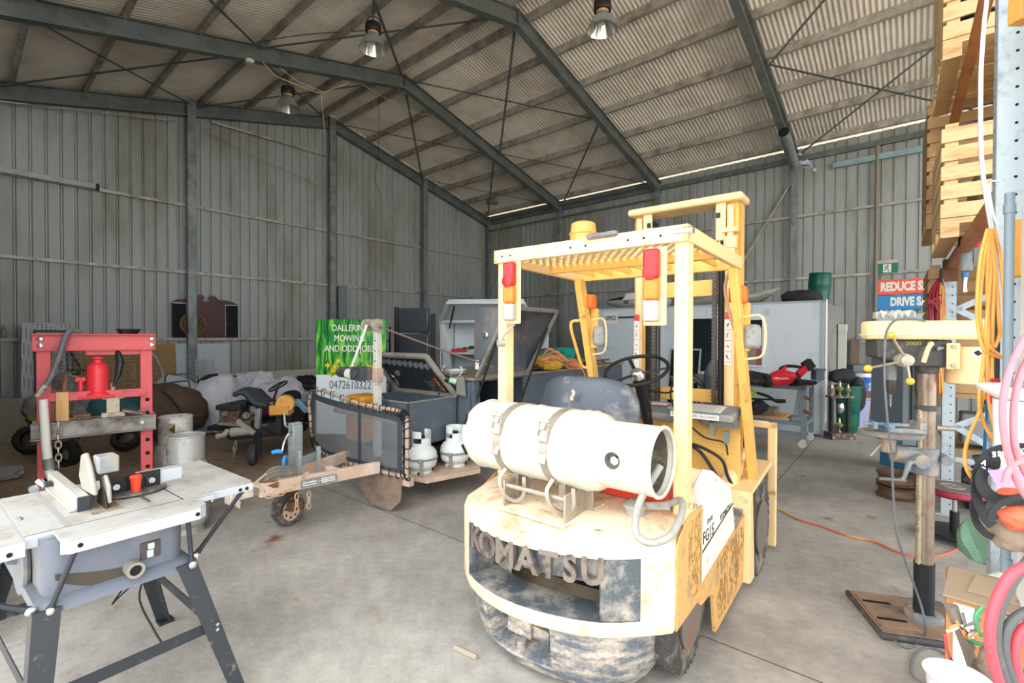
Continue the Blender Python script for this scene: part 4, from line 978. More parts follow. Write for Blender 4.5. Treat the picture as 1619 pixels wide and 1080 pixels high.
# feed handles
hub = Vector((-.11, .155, 1.475))
mb = DM(); mb.cyl((-.075, .155, 1.475), (-.115, .155, 1.475), .036, 24); mb.lathe([(.024, 0), (.03, .01), (.03, .03), (.02, .036), (0, .036)], (-.115, .155, 1.475), (-1, 0, 0), 22); hb = dp('feed_hub', mb, mat('pale grey hub', 'c1b7a4', .45, .2, '8f8474', .3, 15))
for (vy, vz) in ((.085, .135), (.19, -.045), (-.005, -.11)):
    mb = DM(); q = hub+Vector((-.045, vy, vz)); mb.tube([hub+V(-.02, 0, 0), q], .0065, 8); part('feed_spoke', mb, mat('dull brass-grey rod', 'b09c84', .4, .4), hb, world=True)
    mb = DM(); mb.blob(q, (.02, .02, .02), 3, 0); part('feed_knob', mb, mat('yellow ball knob', 'f2c04a', .3), hb, world=True)
# pulley cover and motor
pl = [(.10, -.17), (.12, -.10), (.115, .0), (.11, .18), (.09, .26), (.045, .305), (-.045, .305), (-.09, .26), (-.11, .18), (-.115, .0), (-.12, -.10), (-.11, -.18), (-.09, -.255), (-.05, -.295), (.03, -.30), (.08, -.26)]
mb = DM(); mb.prism(pl, 'z', 1.588, 1.69); cv = dp('pulley_cover', mb, M_dcream, bevel=.016, smooth=50)
mb = DM(); mb.prism([(u*1.05, v*1.02) for u, v in pl], 'z', 1.607, 1.617); part('cover_lip', mb, M_dcream, cv, world=True, bevel=.004)
mb = DM(); mb.lathe([(.0, 0), (.08, 0), (.09, .008), (.09, .19), (.085, .205), (0, .205)], (0, -.18, 1.345), n=40); mo_ = dp('motor', mb, M_dorg, smooth=50)
mb = DM(); mb.box(-.115, -.10, -.30, -.235, 1.43, 1.51); mb.cyl((-.10, -.15, 1.5), (-.113, -.15, 1.5), .001, 6); part('capacitor_cover', mb, M_dorg, mo_, world=True, bevel=.005)
mb = DM(); mb.box(-.105, .105, -.09, -.075, 1.43, 1.57); mb.box(-.10, -.09, -.10, -.04, 1.43, 1.57); part('motor_mount', mb, M_dorg, mo_, world=True, bevel=.006)
mb = DM()
for z in (1.45, 1.55): mb.cyl((-.10, -.065, z), (-.112, -.065, z), .010, 6)
part('mount_bolt', mb, M_strap, mo_, world=True)
mb = DM(); M = Matrix.Rotation(.0, 3, 'Z'); mb.slab([(-.0875, -.15, 1.525), (-.0915, -.18, 1.54), (-.0875, -.21, 1.518), (-.0875, -.205, 1.50), (-.0915, -.18, 1.495), (-.0875, -.15, 1.507)], .0012, (-1, 0, 0)); part('motor_label', mb, M_chrome, mo_, world=True)
mb = DM(); mb.slab([(-.0900, -.16, 1.52), (-.0936, -.18, 1.533), (-.0900, -.20, 1.515), (-.0936, -.18, 1.502)], .0008, (-1, 0, 0)); part('label_print', mb, M_ink, mo_, world=True)
# the grey supply cable looping over the cover to the floor
P = [DR.l(U(x, y, d)) for x, y, d in ((1462, 503, 2.55), (1440, 500, 2.52), (1415, 503, 2.45), (1402, 520, 2.40), (1399, 545, 2.38), (1399, 600, 2.37), (1404, 660, 2.38), (1411, 720, 2.40), (1414, 780, 2.42), (1420, 840, 2.42), (1440, 900, 2.44), (1458, 950, 2.44), (1466, 985, 2.42))]
P += [DR.l(G(x, y, .008)) for x, y in ((1462, 1005), (1445, 1019), (1428, 1017), (1412, 1003))]
mb = DM(); mb.tube(P, .0055, 8, k=5); sc_ = dp('supply_cable', mb, mat('grey cable', '6d7074', .5))
mb = DM(); mb.tube([DR.l(G(1414, 1004, .02)), DR.l(G(1400, 992, .02))], [.011, .017], 10); part('plug', mb, M_black, sc_, world=True)
mb = MB(); mb.tube([G(x, y, .007) for x, y in ((1500, 1030), (1482, 1022), (1465, 1020), (1450, 1030), (1443, 1050), (1450, 1068), (1480, 1082))], .005, 7, k=6); single('loose_cable', 'thin grey cable looping on the concrete in front of the pillar drill base', 'cable', mb, mat('grey cable', '6d7074'))
# crumpled plastic sheet on the drill cover
mb = MB(DR); random.seed(5); rows = []
for i in range(9):
    rows.append([(-.06+j*.012+random.uniform(-.004, .004), .24-i*.02, 1.692+.045*abs(sin(i*1.1+j*.6))+random.uniform(0, .02)) for j in range(11)])
mb.grid(rows); single('plastic_bag', 'crumpled clear plastic bag lying on top of the drill cover', 'bag', mb, mat('clear film', 'dfe4e6', .15, alpha=.45))

# ================================================================ SHOP PRESS
M_pink = mat('faded red press paint', 'c9565a', .5, 0, 'a8434a', .3, 5, fine=.05); M_jack = mat('glossy red jack paint', 'd8323c', .35, 0, '7f2a28', .15, 10)
M_chan = mat('bare worn steel channel', '8b8883', .4, .5, '5d5148', .45, 6); M_rust = mat('rusty steel', '7d5a44', .75, .2, '54413a', .5, 14)
M_wood = mat('raw pine', 'c79d69', .7, 0, 'a87c4d', .4, 5, dz=.2)
PR = Fr((-3.25, 3.73), -41)
pr = thing('shop_press', 'faded red H-frame shop press with bolted crossbeams behind the table saw', 'press', PR.w(0, 0, 0), -41)
def pp(name, mb, m, par=None, **k): return part(name, mb, m, par or pr, world=True, **k)
def PM(): return MB(PR)
def pz(x, y, v=0.): return PR.pv(x, y, v)
uL, uR = -.30, .30
for u in (uL, uR):
    mb = PM()
    mb.box(u-.04, u+.04, -.05, -.043, .02, 1.56); mb.box(u-.04, u-.034, -.05, .03, .02, 1.56); mb.box(u+.034, u+.04, -.05, .03, .02, 1.56)
    o = pp('upright', mb, M_pink, bevel=.002)
    mb = PM()
    for k in range(8): mb.cyl((u+.005, -.0505, .30+k*.11), (u+.005, -.052, .30+k*.11), .0155, 16)
    part('pin_hole', mb, M_dark, o, world=True)
    mb = PM(); mb.box(u-.05, u+.05, -.28, .28, 0, .05); pp('foot', mb, M_pink, bevel=.003)
mb = PM(); mb.box(-.36, .36, -.062, -.052, 1.48, 1.60); mb.box(-.36, .36, -.10, -.05, 1.595, 1.605); mb.box(-.36, .36, .05, .06, 1.48, 1.60); mb.box(-.36, .36, -.08, -.05, 1.475, 1.482); hb_ = pp('head_beam', mb, M_pink, bevel=.003)
mb = PM()
for u in (-.315, .335):
    for z in (1.565, 1.515): mb.lathe([(.021, 0), (.020, .008), (.012, .014), (0, .015)], (u, -.062, z), (0, -1, 0), 14)
part('bolt', mb, M_chrome, hb_, world=True)
mb = PM(); mb.box(-.07, .27, -.04, .04, 1.44, 1.475) ; pp('jack_seat', mb, M_pink, bevel=.002)
mb = PM(); mb.box(-.34, .30, -.064, -.054, 1.10, 1.165); mb.box(-.28, .28, -.054, .05, 1.10, 1.11); pp('sliding_beam', mb, M_pink, bevel=.003)
mb = PM(); mb.lathe([(.085, 0), (.085, .02), (.07, .03), (.068, .20), (.06, .235), (.045, .25), (.03, .255), (.03, .28), (.04, .285), (.04, .30), (0, .30)], (.0, -.01, 1.125), n=30); mb.box(-.11, .1, -.09, .07, 1.112, 1.128); mb.cyl((-.10, -.03, 1.13), (-.10, -.03, 1.26), .016, 12); mb.box(-.13, -.07, -.04, -.02, 1.24, 1.27); jk = pp('bottle_jack', mb, M_jack, bevel=.003)
mb = PM(); mb.tube([(-.10, -.03, 1.27), (-.17, -.04, 1.29), (-.19, -.05, 1.27)], .008, 8, k=4); mb.tube([(-.18, -.05, 1.28), (-.20, -.06, 1.10), (-.20, -.07, 1.0)], .014, 8); part('pump_handle', mb, M_rust, jk, world=True)
for u in (-.21, .22):
    mb = PM(); mb.tube([(u+sin(k*1.1)*.011, cos(k*1.1)*.011, 1.46-k*.0052) for k in range(58)], .0035, 5); pp('return_spring', mb, M_rust)
mb = PM(); mb.box(-.37, .36, -.075, -.067, .83, .95); mb.box(-.37, .36, -.12, -.067, .943, .951); mb.box(-.37, .36, -.12, -.067, .829, .837); mb.box(-.37, .36, .06, .068, .83, .95); mb.box(-.37, .36, .068, .11, .943, .951)
be_ = pp('bed_beam', mb, M_chan, bevel=.002)
mb = PM()
for u in (-.30, .27): mb.cyl((u, -.076, .89), (u, -.088, .89), .014, 8)
part('bolt', mb, M_chrome, be_, world=True)
mb = PM(); mb.tube([(-.30, -.13, 1.13), (-.285, -.14, .80), (-.27, -.15, .60), (-.20, -.17, .40)], [.026, .027, .027, .027], 14)
pp('white_lever_tube', mb, mat('white painted tube', 'd4d2ca', .5, 0, '9b8f80', .25, 14))
mb = PM(); mb.cyl((-.277, -.145, .70), (-.268, -.15, .62), .031, 16); pp('tube_clamp', mb, M_steel)
mb = PM(); mb.chain([(-.22, -.125, .955), (-.222, -.13, .80), (-.22, -.13, .62)], .05, .0055, .032); pp('chain', mb, M_strap)
mb = PM(); mb.tube([(-.10, -.06, 1.61), (-.14, -.10, 1.635), (-.18, -.13, 1.58), (-.21, -.14, 1.45), (-.26, -.16, 1.28), (-.30, -.18, 1.20)], .018, 10, k=5); ho = pp('hydraulic_hose', mb, mat('grey-black hose', '5a5f63', .5, 0, '8a8578', .3, 12)); 
mb = PM(); mb.cyl((-.285, -.17, 1.23), (-.33, -.19, 1.155), .022, 10, .016); part('hose_end', mb, M_strap, ho, world=True)
# things resting on and near the press
mb = PM(); mb.lathe([(.0, 0), (.06, .0), (.078, .035), (.082, .04), (.077, .04), (.058, .006), (0, .006)], (.19, 0, 1.605), n=28); single('steel_bowl', 'dark steel bowl sitting on top of the red press', 'bowl', mb, M_black)
mb = PM(); mb.tube([(.12, -.02, 1.47), (.135, -.06, 1.38), (.12, -.08, 1.28), (.09, -.09, 1.19)], [.022, .026, .02, .008], 10, k=0); single('caulking_nozzle', 'black tapered tool hanging under the top beam of the red press', 'tool', mb, M_black)
mb = PM(); mb.box(-.235, -.165, -.09, -.02, .952, 1.17); single('timber_block', 'upright pine block standing on the press bed beam', 'timber block', mb, M_wood, bevel=.003)
mb = PM(); mb.box(-.26, -.235, -.05, -.02, .952, 1.19); mb.box(-.30, -.26, -.03, -.0, .952, 1.10); single('rusty_plate', 'rusty steel offcut leaning beside the pine block on the press', 'steel offcut', mb, M_rust)
mb = PM(); mb.box(.05, .13, -.07, .0, .985, 1.10); mb.box(.02, .16, -.08, .01, .952, .985); mb.box(.025, .155, -.05, -.02, 1.09, 1.13); mb.cyl((.09, -.035, 1.1), (.09, -.035, 1.22), .014, 10); mb.tube([(.06, -.04, 1.1), (.03, -.04, 1.12), (.02, -.04, 1.16)], .007, 6); mb.tube([(.12, -.04, 1.1), (.15, -.04, 1.12), (.16, -.04, 1.16)], .007, 6); single('cast_clamp', 'cream cast screw clamp standing on the press bed beam', 'clamp', mb, mat('cream casting', 'b5ab97', .6, .1, '84735d', .4, 14), bevel=.003)
mb = PM(); mb.cbox((-.11, -.03, .962), (.13, .10, .02)); mb.cbox((-.10, -.03, .982), (.10, .08, .02), Matrix.Rotation(.2, 3, 'Z')); single('stacked_offcuts', 'small stack of flat rusty plates beside the pine block', 'steel offcut', mb, M_rust)
mb = PM(); mb.cbox((.22, -.04, .975), (.16, .10, .014), Matrix.Rotation(.3, 3, 'Y')); mb.cbox((.27, -.04, .985), (.10, .09, .012), Matrix.Rotation(-.5, 3, 'Y')); single('bent_plate', 'bent rusty plate lying on the right end of the press bed', 'steel offcut', mb, mat('pinkish rusty plate', '9a7a6c', .7, .1, '6b4b42', .5, 12))

# ================================================================ GAS CYLINDERS BY THE SAW
def cyl45(px, py, label, r, h, rusty, yaw):
    g = G(px, py); t = thing('gas_cylinder', label, 'gas cylinder', g, yaw)
    M_ = mat('silver cylinder paint', 'b3b4b0', .4, .35, '8c8478', .35, 10) if not rusty else mat('rust-stained cylinder paint', 'bfbeb8', .5, .1, '8a4f33', .42, 8)
    mb = MB(); mb.lathe([(r*.8, 0), (r*.8, .05), (r*.86, .055), (r, .09), (r, h*.62), (r*.93, h*.70), (r*.70, h*.765), (r*.3, h*.79), (0, h*.79)], n=36); part('cylinder_body', mb, M_, t)
    mb = MB(); R = r*.84; z0, z1 = h*.74, h; nn = 48; zs_ = [z0, z0+(z1-z0)*.3, z0+(z1-z0)*.55, z0+(z1-z0)*.82, z1]
    for rad in (R, R-.006):
        idx = [[mb.a((cos(2*pi*k/nn)*rad, sin(2*pi*k/nn)*rad, z)) for k in range(nn)] for z in zs_]
        for i in range(len(zs_)-1):
            for k in range(nn):
                a = (k+.5)/nn
                if rusty and (.62 < a < .88) and 1 <= i <= 2: continue
                if not rusty and (.60 < a < .645) and i == 1: continue
                mb.f.append([idx[i][k], idx[i][(k+1) % nn], idx[i+1][(k+1) % nn], idx[i+1][k]])
    mb.torus((0, 0, z1), R-.001, .007, n=40, m=8); part('collar', mb, M_, t)
    mb = MB(); mb.cyl((0, 0, h*.79), (0, 0, h*.90), .02, 12); mb.cyl((-.05, 0, h*.86), (.05, 0, h*.86), .015, 10); mb.cyl((.05, 0, h*.86), (.065, 0, h*.86), .026, 8); part('valve', mb, M_brass, t)
cyl45(297, 842, 'silver gas cylinder with a round hole in its collar behind the saw table', .155, .78, False, 0)
cyl45(280, 812, 'rust-stained white gas cylinder with an open collar beside the red press', .155, .86, True, 10)
# ================================================================ CAMPING-STYLE WORK TRAILER
M_tgrey = mat('slate grey trailer panel', '59636d', .45, .1, '7a766f', .3, 4, fine=.05); M_tdark = mat('dusty slate lid', '5b6168', .5, .1, '8a7462', .4, 4, .1, 50)
M_tin = mat('dark trailer interior', '2f343a', .7, 0, '514c46', .3, 6); M_tedg = mat('dusty lid rim', '8c8780', .6, 0, '746a5e', .4, 10)
M_pinkst = mat('dust-pink drawbar', 'cdb09b', .6, 0, 'e0cfc0', .45, 6, fine=.06); M_galv = mat('bright galvanised', 'a8b2b4', .4, .5, '8a8f8f', .4, 12)
M_frm = mat('sandy tube frame', 'b8a08c', .6, 0, '7f766d', .4, 12); M_board = mat('dusty deck board', '988877', .8, 0, '7c7064', .5, 6)
M_white = mat('white enamel', 'e3e8e6', .35, 0, 'cfd0c8', .25, 10); M_rope = mat('tan rope', 'b59a80', .8); M_blue = mat('bright blue plastic', '2f8fd0', .35)
TR_ = Fr((-.93, 4.15), 37)
tr = thing('work_trailer', 'slate grey box trailer with open lids and a dusty pink drawbar', 'trailer', TR_.w(-.6, 1.2, 0), 37)
def tp(name, mb, m, par=None, **k): return part(name, mb, m, par or tr, world=True, **k)
def TM(): return MB(TR_)
def tv(x, y, v): return TR_.pv(x, y, v)
# drawbar
cpl = Vector((-.45, -1.17, .43))
mb = TM(); mb.beam(cpl+V(.03, .12, 0), (-.33, -.03, .40), .05, .10); dbar = tp('drawbar', mb, M_pinkst, bevel=.003)
mb = TM(); mb.beam(cpl+V(-.03, .12, 0), (-.92, .05, .40), .05, .10); tp('drawbar', mb, M_pinkst, bevel=.003)
mb = TM(); mb.box(-.74, -.42, -.42, -.37, .36, .45); mb.box(-1.0, 0.0, .04, .10, .26, .335); tp('drawbar_crossmember', mb, M_pinkst, bevel=.003)
mb = TM(); mb.box(-.50, -.40, -1.22, -1.10, .40, .47); mb.box(-.505, -.395, -1.26, -1.2, .375, .455); mb.prism([(-1.24, .40), (-1.18, .40), (-1.19, .33)], 'x', -.49, -.41); cph = tp('coupling', mb, mat('white-pink cast coupling', 'd8cbbc', .5, .1, 'a3988c', .4, 16), bevel=.006)
mb = TM(); mb.cyl((-.45, -1.10, .44), (-.45, -.98, .44), .022, 16); part('coupling_shaft', mb, M_galv, cph, world=True)
mb = TM(); mb.tube([(-.45, -1.03, .45), (-.42, -1.0, .46), (-.40, -.92, .45)], .03, 8); part('coupling_bolt', mb, M_rust, cph, world=True)
# compliance plate on the near leg
d = (Vector((-.33, -.03, 0))-cpl).normalized(); d.z = 0; d.normalize(); nn_ = Vector((d.y, -d.x, 0))
p0 = cpl+V(.03, .12, 0)+d*.30+nn_*.0265; p1 = cpl+V(.03, .12, 0)+d*.60+nn_*.0265
def dv(p, z): return (p.x, p.y, z)
mb = TM(); mb.slab([dv(p0, .385), dv(p1, .375), dv(p1, .435), dv(p0, .448)], .002, FK.r*0+Vector((1, 0, 0)) if False else None); pl_ = tp('compliance_plate', mb, mat('grey data plate', '7c8084', .4, .2, 'c9c6bf', .4, 60))
mb = TM()
for a, b_, z in ((.05, .42, .42), (.05, .42, .40), (.55, .95, .425), (.55, .95, .41), (.55, .95, .395)):
    q0, q1 = p0.lerp(p1, a)+nn_*.003, p0.lerp(p1, b_)+nn_*.003; mb.beam(dv(q0, z), dv(q1, z-.004), .001, .008)
part('plate_print', mb, M_paper, pl_, world=True)
# jockey wheels, chain, stand
for du in (0, .07):
    c = TR_.l(G(455, 832)); mb = TM(); r_ = .135; ax = Vector((1, .25, 0)).normalized(); cc = Vector((c.x+.02-du, c.y+.02, r_))
    mb.lathe([(r_*.7, -.025), (r_*.95, -.03), (r_, -.015), (r_, .015), (r_*.95, .03), (r_*.7, .025)], cc, ax, 36, caps=False); jw = tp('jockey_wheel', mb, M_tyre)
    mb = TM(); mb.lathe([(r_*.72, .02), (r_*.66, .012), (r_*.60, .018), (r_*.25, .022), (r_*.22, .034), (0, .036)], cc, ax, 32)
    for k in range(8): a = k*pi/4; y_ = ax.cross(Vector((0, 0, 1))); mb.blob(cc+ax*.021+y_*(cos(a)*r_*.45)+Vector((0, 0, sin(a)*r_*.45)), (.001, .001, .001), 1, 0)
    part('wheel_rim', mb, mat('cream wheel rim', 'd9bfa2', .5), jw, world=True)
    mb = TM(); y_ = ax.cross(Vector((0, 0, 1)))
    for k in range(8): a = k*pi/4+.2; q = cc+ax*.020+y_*(cos(a)*r_*.50)+Vector((0, 0, sin(a)*r_*.50)); mb.cyl(q, q+ax*.003, .014, 3)
    part('rim_slot', mb, M_dark, jw, world=True)
c = TR_.l(G(455, 832))
mb = TM(); mb.beam((c.x+.06, c.y+.02, .13), (c.x+.09, c.y+.06, .40), .02, .035); mb.box(c.x+.03, c.x+.12, c.y-.03, c.y+.08, .14, .22); tp('wheel_fork', mb, M_rust, bevel=.002)
mb = TM(); mb.box(-.93, -.84, -.56, -.47, .36, .80); mb.box(-.915, -.855, -.565, -.465, .80, .815); js = tp('jockey_stand', mb, M_galv, bevel=.004)
mb = TM(); mb.box(-.855, -.84, -.60, -.56, .44, .70); part('stand_flange', mb, M_galv, js, world=True)
J = lambda x, y, d: TR_.l(U(x, y, d))
mb = TM(); mb.tube([J(463, 686, 4.15), J(457, 688, 4.1), J(450, 702, 4.08), J(447, 716, 4.06)], .010, 8, k=3); part('crank', mb, M_chrome, js, world=True)
mb = TM(); mb.tube([J(448, 717, 4.06), J(440, 716, 4.05), J(431, 718, 4.04)], [.014, .020, .016], 10); part('crank_grip', mb, M_blue, js, world=True)
mb = TM(); mb.tube([J(450, 737, 3.9), J(451, 727, 3.9), J(454, 724, 3.9)], .016, 10, k=3); tp('blue_lever', mb, M_blue)
for x in (505, 475):
    a = J(x, 745, 3.95+(x-475)*.005); mb = TM(); mb.box(a.x-.018, a.x+.018, a.y-.012, a.y+.012, .40, .64); tp('u_bolt_plate', mb, M_galv, bevel=.002)
mb = TM(); mb.beam(J(470, 735, 4.0), J(500, 722, 4.2), .012, .07); tp('stand_bracket', mb, M_galv)
# bundle of grey straps and rope over the tongue
for k, (dy, r_) in enumerate(((0, .022), (6, .020), (-6, .018), (12, .016), (-11, .014))):
    mb = TM(); mb.tube([J(413, 768+dy*.4, 3.62), J(430, 756+dy, 3.66), J(450, 752+dy, 3.74), J(470, 750+dy*.7, 3.82)], r_, 8, k=5); tp('strap_bundle', mb, mat('grey webbing', '6c6863', .9, 0, 'a0907c', .4, 20))
mb = TM(); mb.tube([J(400, 778, 3.5), J(404, 768, 3.55), J(415, 758, 3.6), J(425, 750, 3.65), J(440, 742, 3.75), J(462, 744, 3.85)], .009, 7, k=5); mb.tube([J(398, 772, 3.5), J(410, 772, 3.52), J(420, 780, 3.5)], .010, 7, k=4); tp('rope', mb, M_rope)
mb = TM(); mb.chain([J(487, 750, 3.62), J(478, 762, 3.56), J(462, 775, 3.5), J(440, 786, 3.42), J(425, 787, 3.38)], .045, .0055, .03); tp('safety_chain', mb, M_rope)
mb = TM(); mb.chain([J(490, 780, 3.75), J(490, 796, 3.75), J(490, 808, 3.75)], .045, .0055, .03); tp('safety_chain', mb, M_rope)
mb = TM(); mb.chain([J(471, 783, 3.7), J(471, 800, 3.7), J(471, 810, 3.7)], .05, .005, .03); tp('safety_chain', mb, M_rope)
# stone guard
GP = [(-1.675, .985), (-1.655, .50), (-1.62, .43), (-1.50, .375), (-1.10, .352), (-.65, .345), (-.06, .352), (-.02, .39), (-.015, .83), (-.045, .895), (-.14, .93), (-.65, .945)]
fr3 = [(u, -.0+.10*((u+.85)/.82)**2*(1 if u < -.85 else .3), z) for u, z in GP]
mb = TM(); mb.tube(fr3, .018, 8, closed=True, k=3); gd2 = tp('stone_guard_frame', mb, M_frm)
inn_ = [(-1.62, .955), (-1.60, .52), (-1.57, .46), (-1.46, .42), (-1.10, .395), (-.65, .388), (-.10, .395), (-.065, .42), (-.06, .81), (-.09, .86), (-.18, .885), (-.65, .905)]
def gy(u): return .10*((u+.85)/.82)**2*(1 if u < -.85 else .3)
mb = TM(); rows = []
for t in range(5):
    f = t/4; r_ = []
    for q in range(21):
        u = -1.60+q*(1.54/20); zt_ = .955-(u+1.62)*.052 if u < -.15 else .875-(u+.15)*.3; zb_ = .52-(u+1.6)*.9 if u < -1.5 else .39+max(0, -1.3-u)*.25
        r_.append((u, gy(u), zb_+(zt_-zb_)*f))
    rows.append(r_)
mb.grid(rows); tp('stone_guard_mesh', mb, mat('grey shade mesh', '777b80', .7, alpha=.58), gd2)
mb = TM()
for z0_, z1_ in ((.0, 1),):
    for t0, t1 in ((-.035, .03), (.97-.06, 1.03)):
        rw = []
        for f in (t0, t1):
            rw.append([(u, gy(u)-.004, (.52-(u+1.6)*.9 if u < -1.5 else .39+max(0, -1.3-u)*.25)*(1-f)+(.955-(u+1.62)*.052 if u < -.15 else .875-(u+.15)*.3)*f) for u in [-1.6+q*.077 for q in range(21)]])
        mb.grid(rw)
for u in (-1.61, -.655, -.10):
    mb.grid([[(u-.03, gy(u)-.005, .40 if u > -1.5 else .52), (u-.03, gy(u)-.005, .93-max(0, (u+.6))*.08)], [(u+.02, gy(u)-.005, .40 if u > -1.5 else .50), (u+.02, gy(u)-.005, .93-max(0, (u+.6))*.08)]])
tp('guard_hem', mb, mat('dark hem webbing', '3c4147', .8), gd2)
mb = TM(); dn = spline(fr3, 6, True)
for i in range(0, len(dn), 1):
    p = dn[i]; cen = Vector((max(-1.5, min(-.2, p.x)), 0, .66)); q = p+(cen-p).normalized()*.05
    mb.tube([p+(p-q)*.5+V(0, -.016, 0), p+V(0, -.026, 0), q+V(0, -.014, 0), q+V(0, .01, 0), p+(p-q)*.5+V(0, .016, 0)], .0048, 5, closed=True)
tp('guard_lacing', mb, M_black, gd2, kind='stuff')
mb = TM(); mb.slab([(-.70, .03, .33), (-.08, .03, .34), (-.09, .02, .12), (-.20, .0, -.0+.02), (-.45, -.01, .02), (-.66, .0, .15)], .008, (0, 1, 0)); tp('mud_flap', mb, mat('brown rubber flap', '8b7664', .8, 0, '6a5c50', .5, 8))
# things behind the guard carried on the drawbar
mb = TM(); mb.box(-1.14, -.86, .16, .44, .50, .98); tp('fuel_can', mb, mat('dull orange fuel can', 'd9952c', .5, 0, 'b78335', .3, 8), bevel=.03)
mb = TM(); mb.cyl((-1.22, .10, .82), (-.30, .12, .80), .028, 12); tp('guard_brace', mb, M_frm)
# winch mast
P0 = TR_.l(U(590, 640, 4.78)); um = -.60
mb = TM(); mb.box(um-.03, um+.03, .13, .19, .42, 1.66); wm = tp('winch_mast', mb, mat('off-white painted mast', 'c5c3b8', .5, 0, '9a917f', .35, 12), bevel=.003)
mb = TM(); mb.cyl((um-.11, .11, 1.70), (um+.09, .09, 1.70), .018, 12)
for x in (um-.09, um+.06): mb.lathe([(.035, -.02), (.06, -.018), (.06, -.008), (.045, 0), (.06, .008), (.06, .02), (.03, .022)], (x, .11, 1.70), (1, -.1, 0), 24)
mb.cyl((um+.085, .10, 1.70), (um+.10, .10, 1.70), .02, 10); part('mast_pulley', mb, M_strap, wm, world=True)
mb = TM(); mb.beam((um-.03, .06, 1.70), (um-.25, .03, 1.26), .035, .004, up=(0, 1, 0)); mb.cyl((um-.28, .03, 1.22), (um-.21, .03, 1.22), .055, 16); part('winch_strap', mb, mat('pale webbing', 'd5d2c8', .8), wm, world=True)
mb = TM(); mb.cyl((um-.45, .05, 1.23), (um-.04, .05, 1.23), .055, 18); mb.box(um-.20, um-.02, -.01, .11, 1.165, 1.295); mb.cyl((um-.11, -.012, 1.23), (um-.11, -.03, 1.23), .035, 16); part('winch_motor', mb, mat('black winch casing', '43464b', .45, .1, '7b766c', .35, 14), wm, world=True, bevel=.004)
mb = TM(); mb.box(um-.045, um+.045, .12, .20, 1.15, 1.28); part('mast_collar', mb, M_frm, wm, world=True, bevel=.005)
mb = TM()
for z in (1.35, 1.45, 1.55): mb.cyl((um+.005, .129, z), (um+.005, .127, z), .008, 8)
part('mast_hole', mb, M_dark, wm, world=True)
mb = TM(); mb.tube([(um+.1, .12, 1.68), (-.25, .70, 1.45), (.05, 1.15, 1.27)], .010, 7); part('winch_cable', mb, mat('brown steel rope', '77695e', .5, .3), wm, world=True)
# front toolbox with raised lid
bx = (-1.20, -.33, .31, 1.0, .50, .945)
mb = TM(); x0, x1, y0, y1, z0, z1 = bx
mb.box(x0, x1, y0, y0+.02, z0, z1); mb.box(x0, x1, y1-.02, y1, z0, z1); mb.box(x0, x0+.02, y0, y1, z0, z1); mb.box(x1-.02, x1, y0, y1, z0, z1); mb.box(x0, x1, y0, y1, z0, z0+.02); tbx = tp('front_toolbox', mb, M_tgrey, bevel=.003)
mb = TM(); mb.box(x0-.01, x1+.008, y0-.008, y0+.012, z1-.004, z1+.008); mb.box(x1-.012, x1+.008, y0, y1, z1-.004, z1+.008); part('box_rim', mb, M_tedg, tbx, world=True)
hz = Vector((0, y1, z1+.01)); th = radians(52); dl = Vector((0, -cos(th), sin(th))); nl = Vector((0, -sin(th), -cos(th)))   # nl faces the viewer (inside of the lid)
def L_(u, t, o_=0): q = hz+dl*t+nl*o_; return (u, q.y, q.z)
xa, xb = x0-.10, x1+.0
mb = TM(); mb.hexa([L_(xa, 0, -.03), L_(xb, 0, -.03), L_(xa, .56, -.03), L_(xb-.10, .56, -.03), L_(xa, 0, -.01), L_(xb, 0, -.01), L_(xa, .56, -.01), L_(xb-.10, .56, -.01)])
lid = part('toolbox_lid', mb, M_tin, tbx, world=True)
mb = TM(); E4 = [L_(xa, 0, .02), L_(xb, 0, .02), L_(xb-.10, .56, .02), L_(xa, .56, .02)]
for i in range(4): mb.beam(E4[i], E4[(i+1) % 4], .035, .055, up=nl)
part('lid_frame', mb, M_tedg, tbx, world=True, bevel=.003)
mb = TM()
for k in range(9):
    u = xa+.10+k*.085; mb.hexa([L_(u+a, b_+(.03*(k % 2)*0), c_) for c_ in (0, .045) for b_ in (.44-.012*k*.5, .50-.012*k*.5) for a in (0, .038)])
mb.hexa([L_(xa+.2+a, b_, c_) for c_ in (0, .04) for b_ in (.26, .32) for a in (0, .038)])
part('socket_holder', mb, mat('grey plastic holder', '6f757b', .5), tbx, world=True, bevel=.003)
mb = TM(); 
for k in range(5): mb.beam(L_(xb-.33+k*.045, .05, .012), L_(xb-.37+k*.045, .20, .012), .018, .008, up=nl)
mb.tube([L_(xa+.10, .10, .02), L_(xa+.14, .2, .03), L_(xa+.10, .26, .03), L_(xa+.05, .22, .02)], .012, 6, k=3); part('hung_spanner', mb, M_chrome, tbx, world=True)
mb = TM(); mb.beam(L_(xb-.14, .06, .014), L_(xb-.19, .24, .014), .03, .008, up=nl); part('warning_sticker', mb, mat('red and yellow sticker', 'c2402c', .5, 0, 'e0b030', .5, 30), tbx, world=True)
for u in (xa+.06, xb-.10):
    mb = TM(); mb.tube([L_(u, .42, .03), L_(u+.03, .20, .05), (u+.05, y1-.25, z1-.02)], [.009, .012, .009], 8); part('gas_strut', mb, M_black, tbx, world=True)
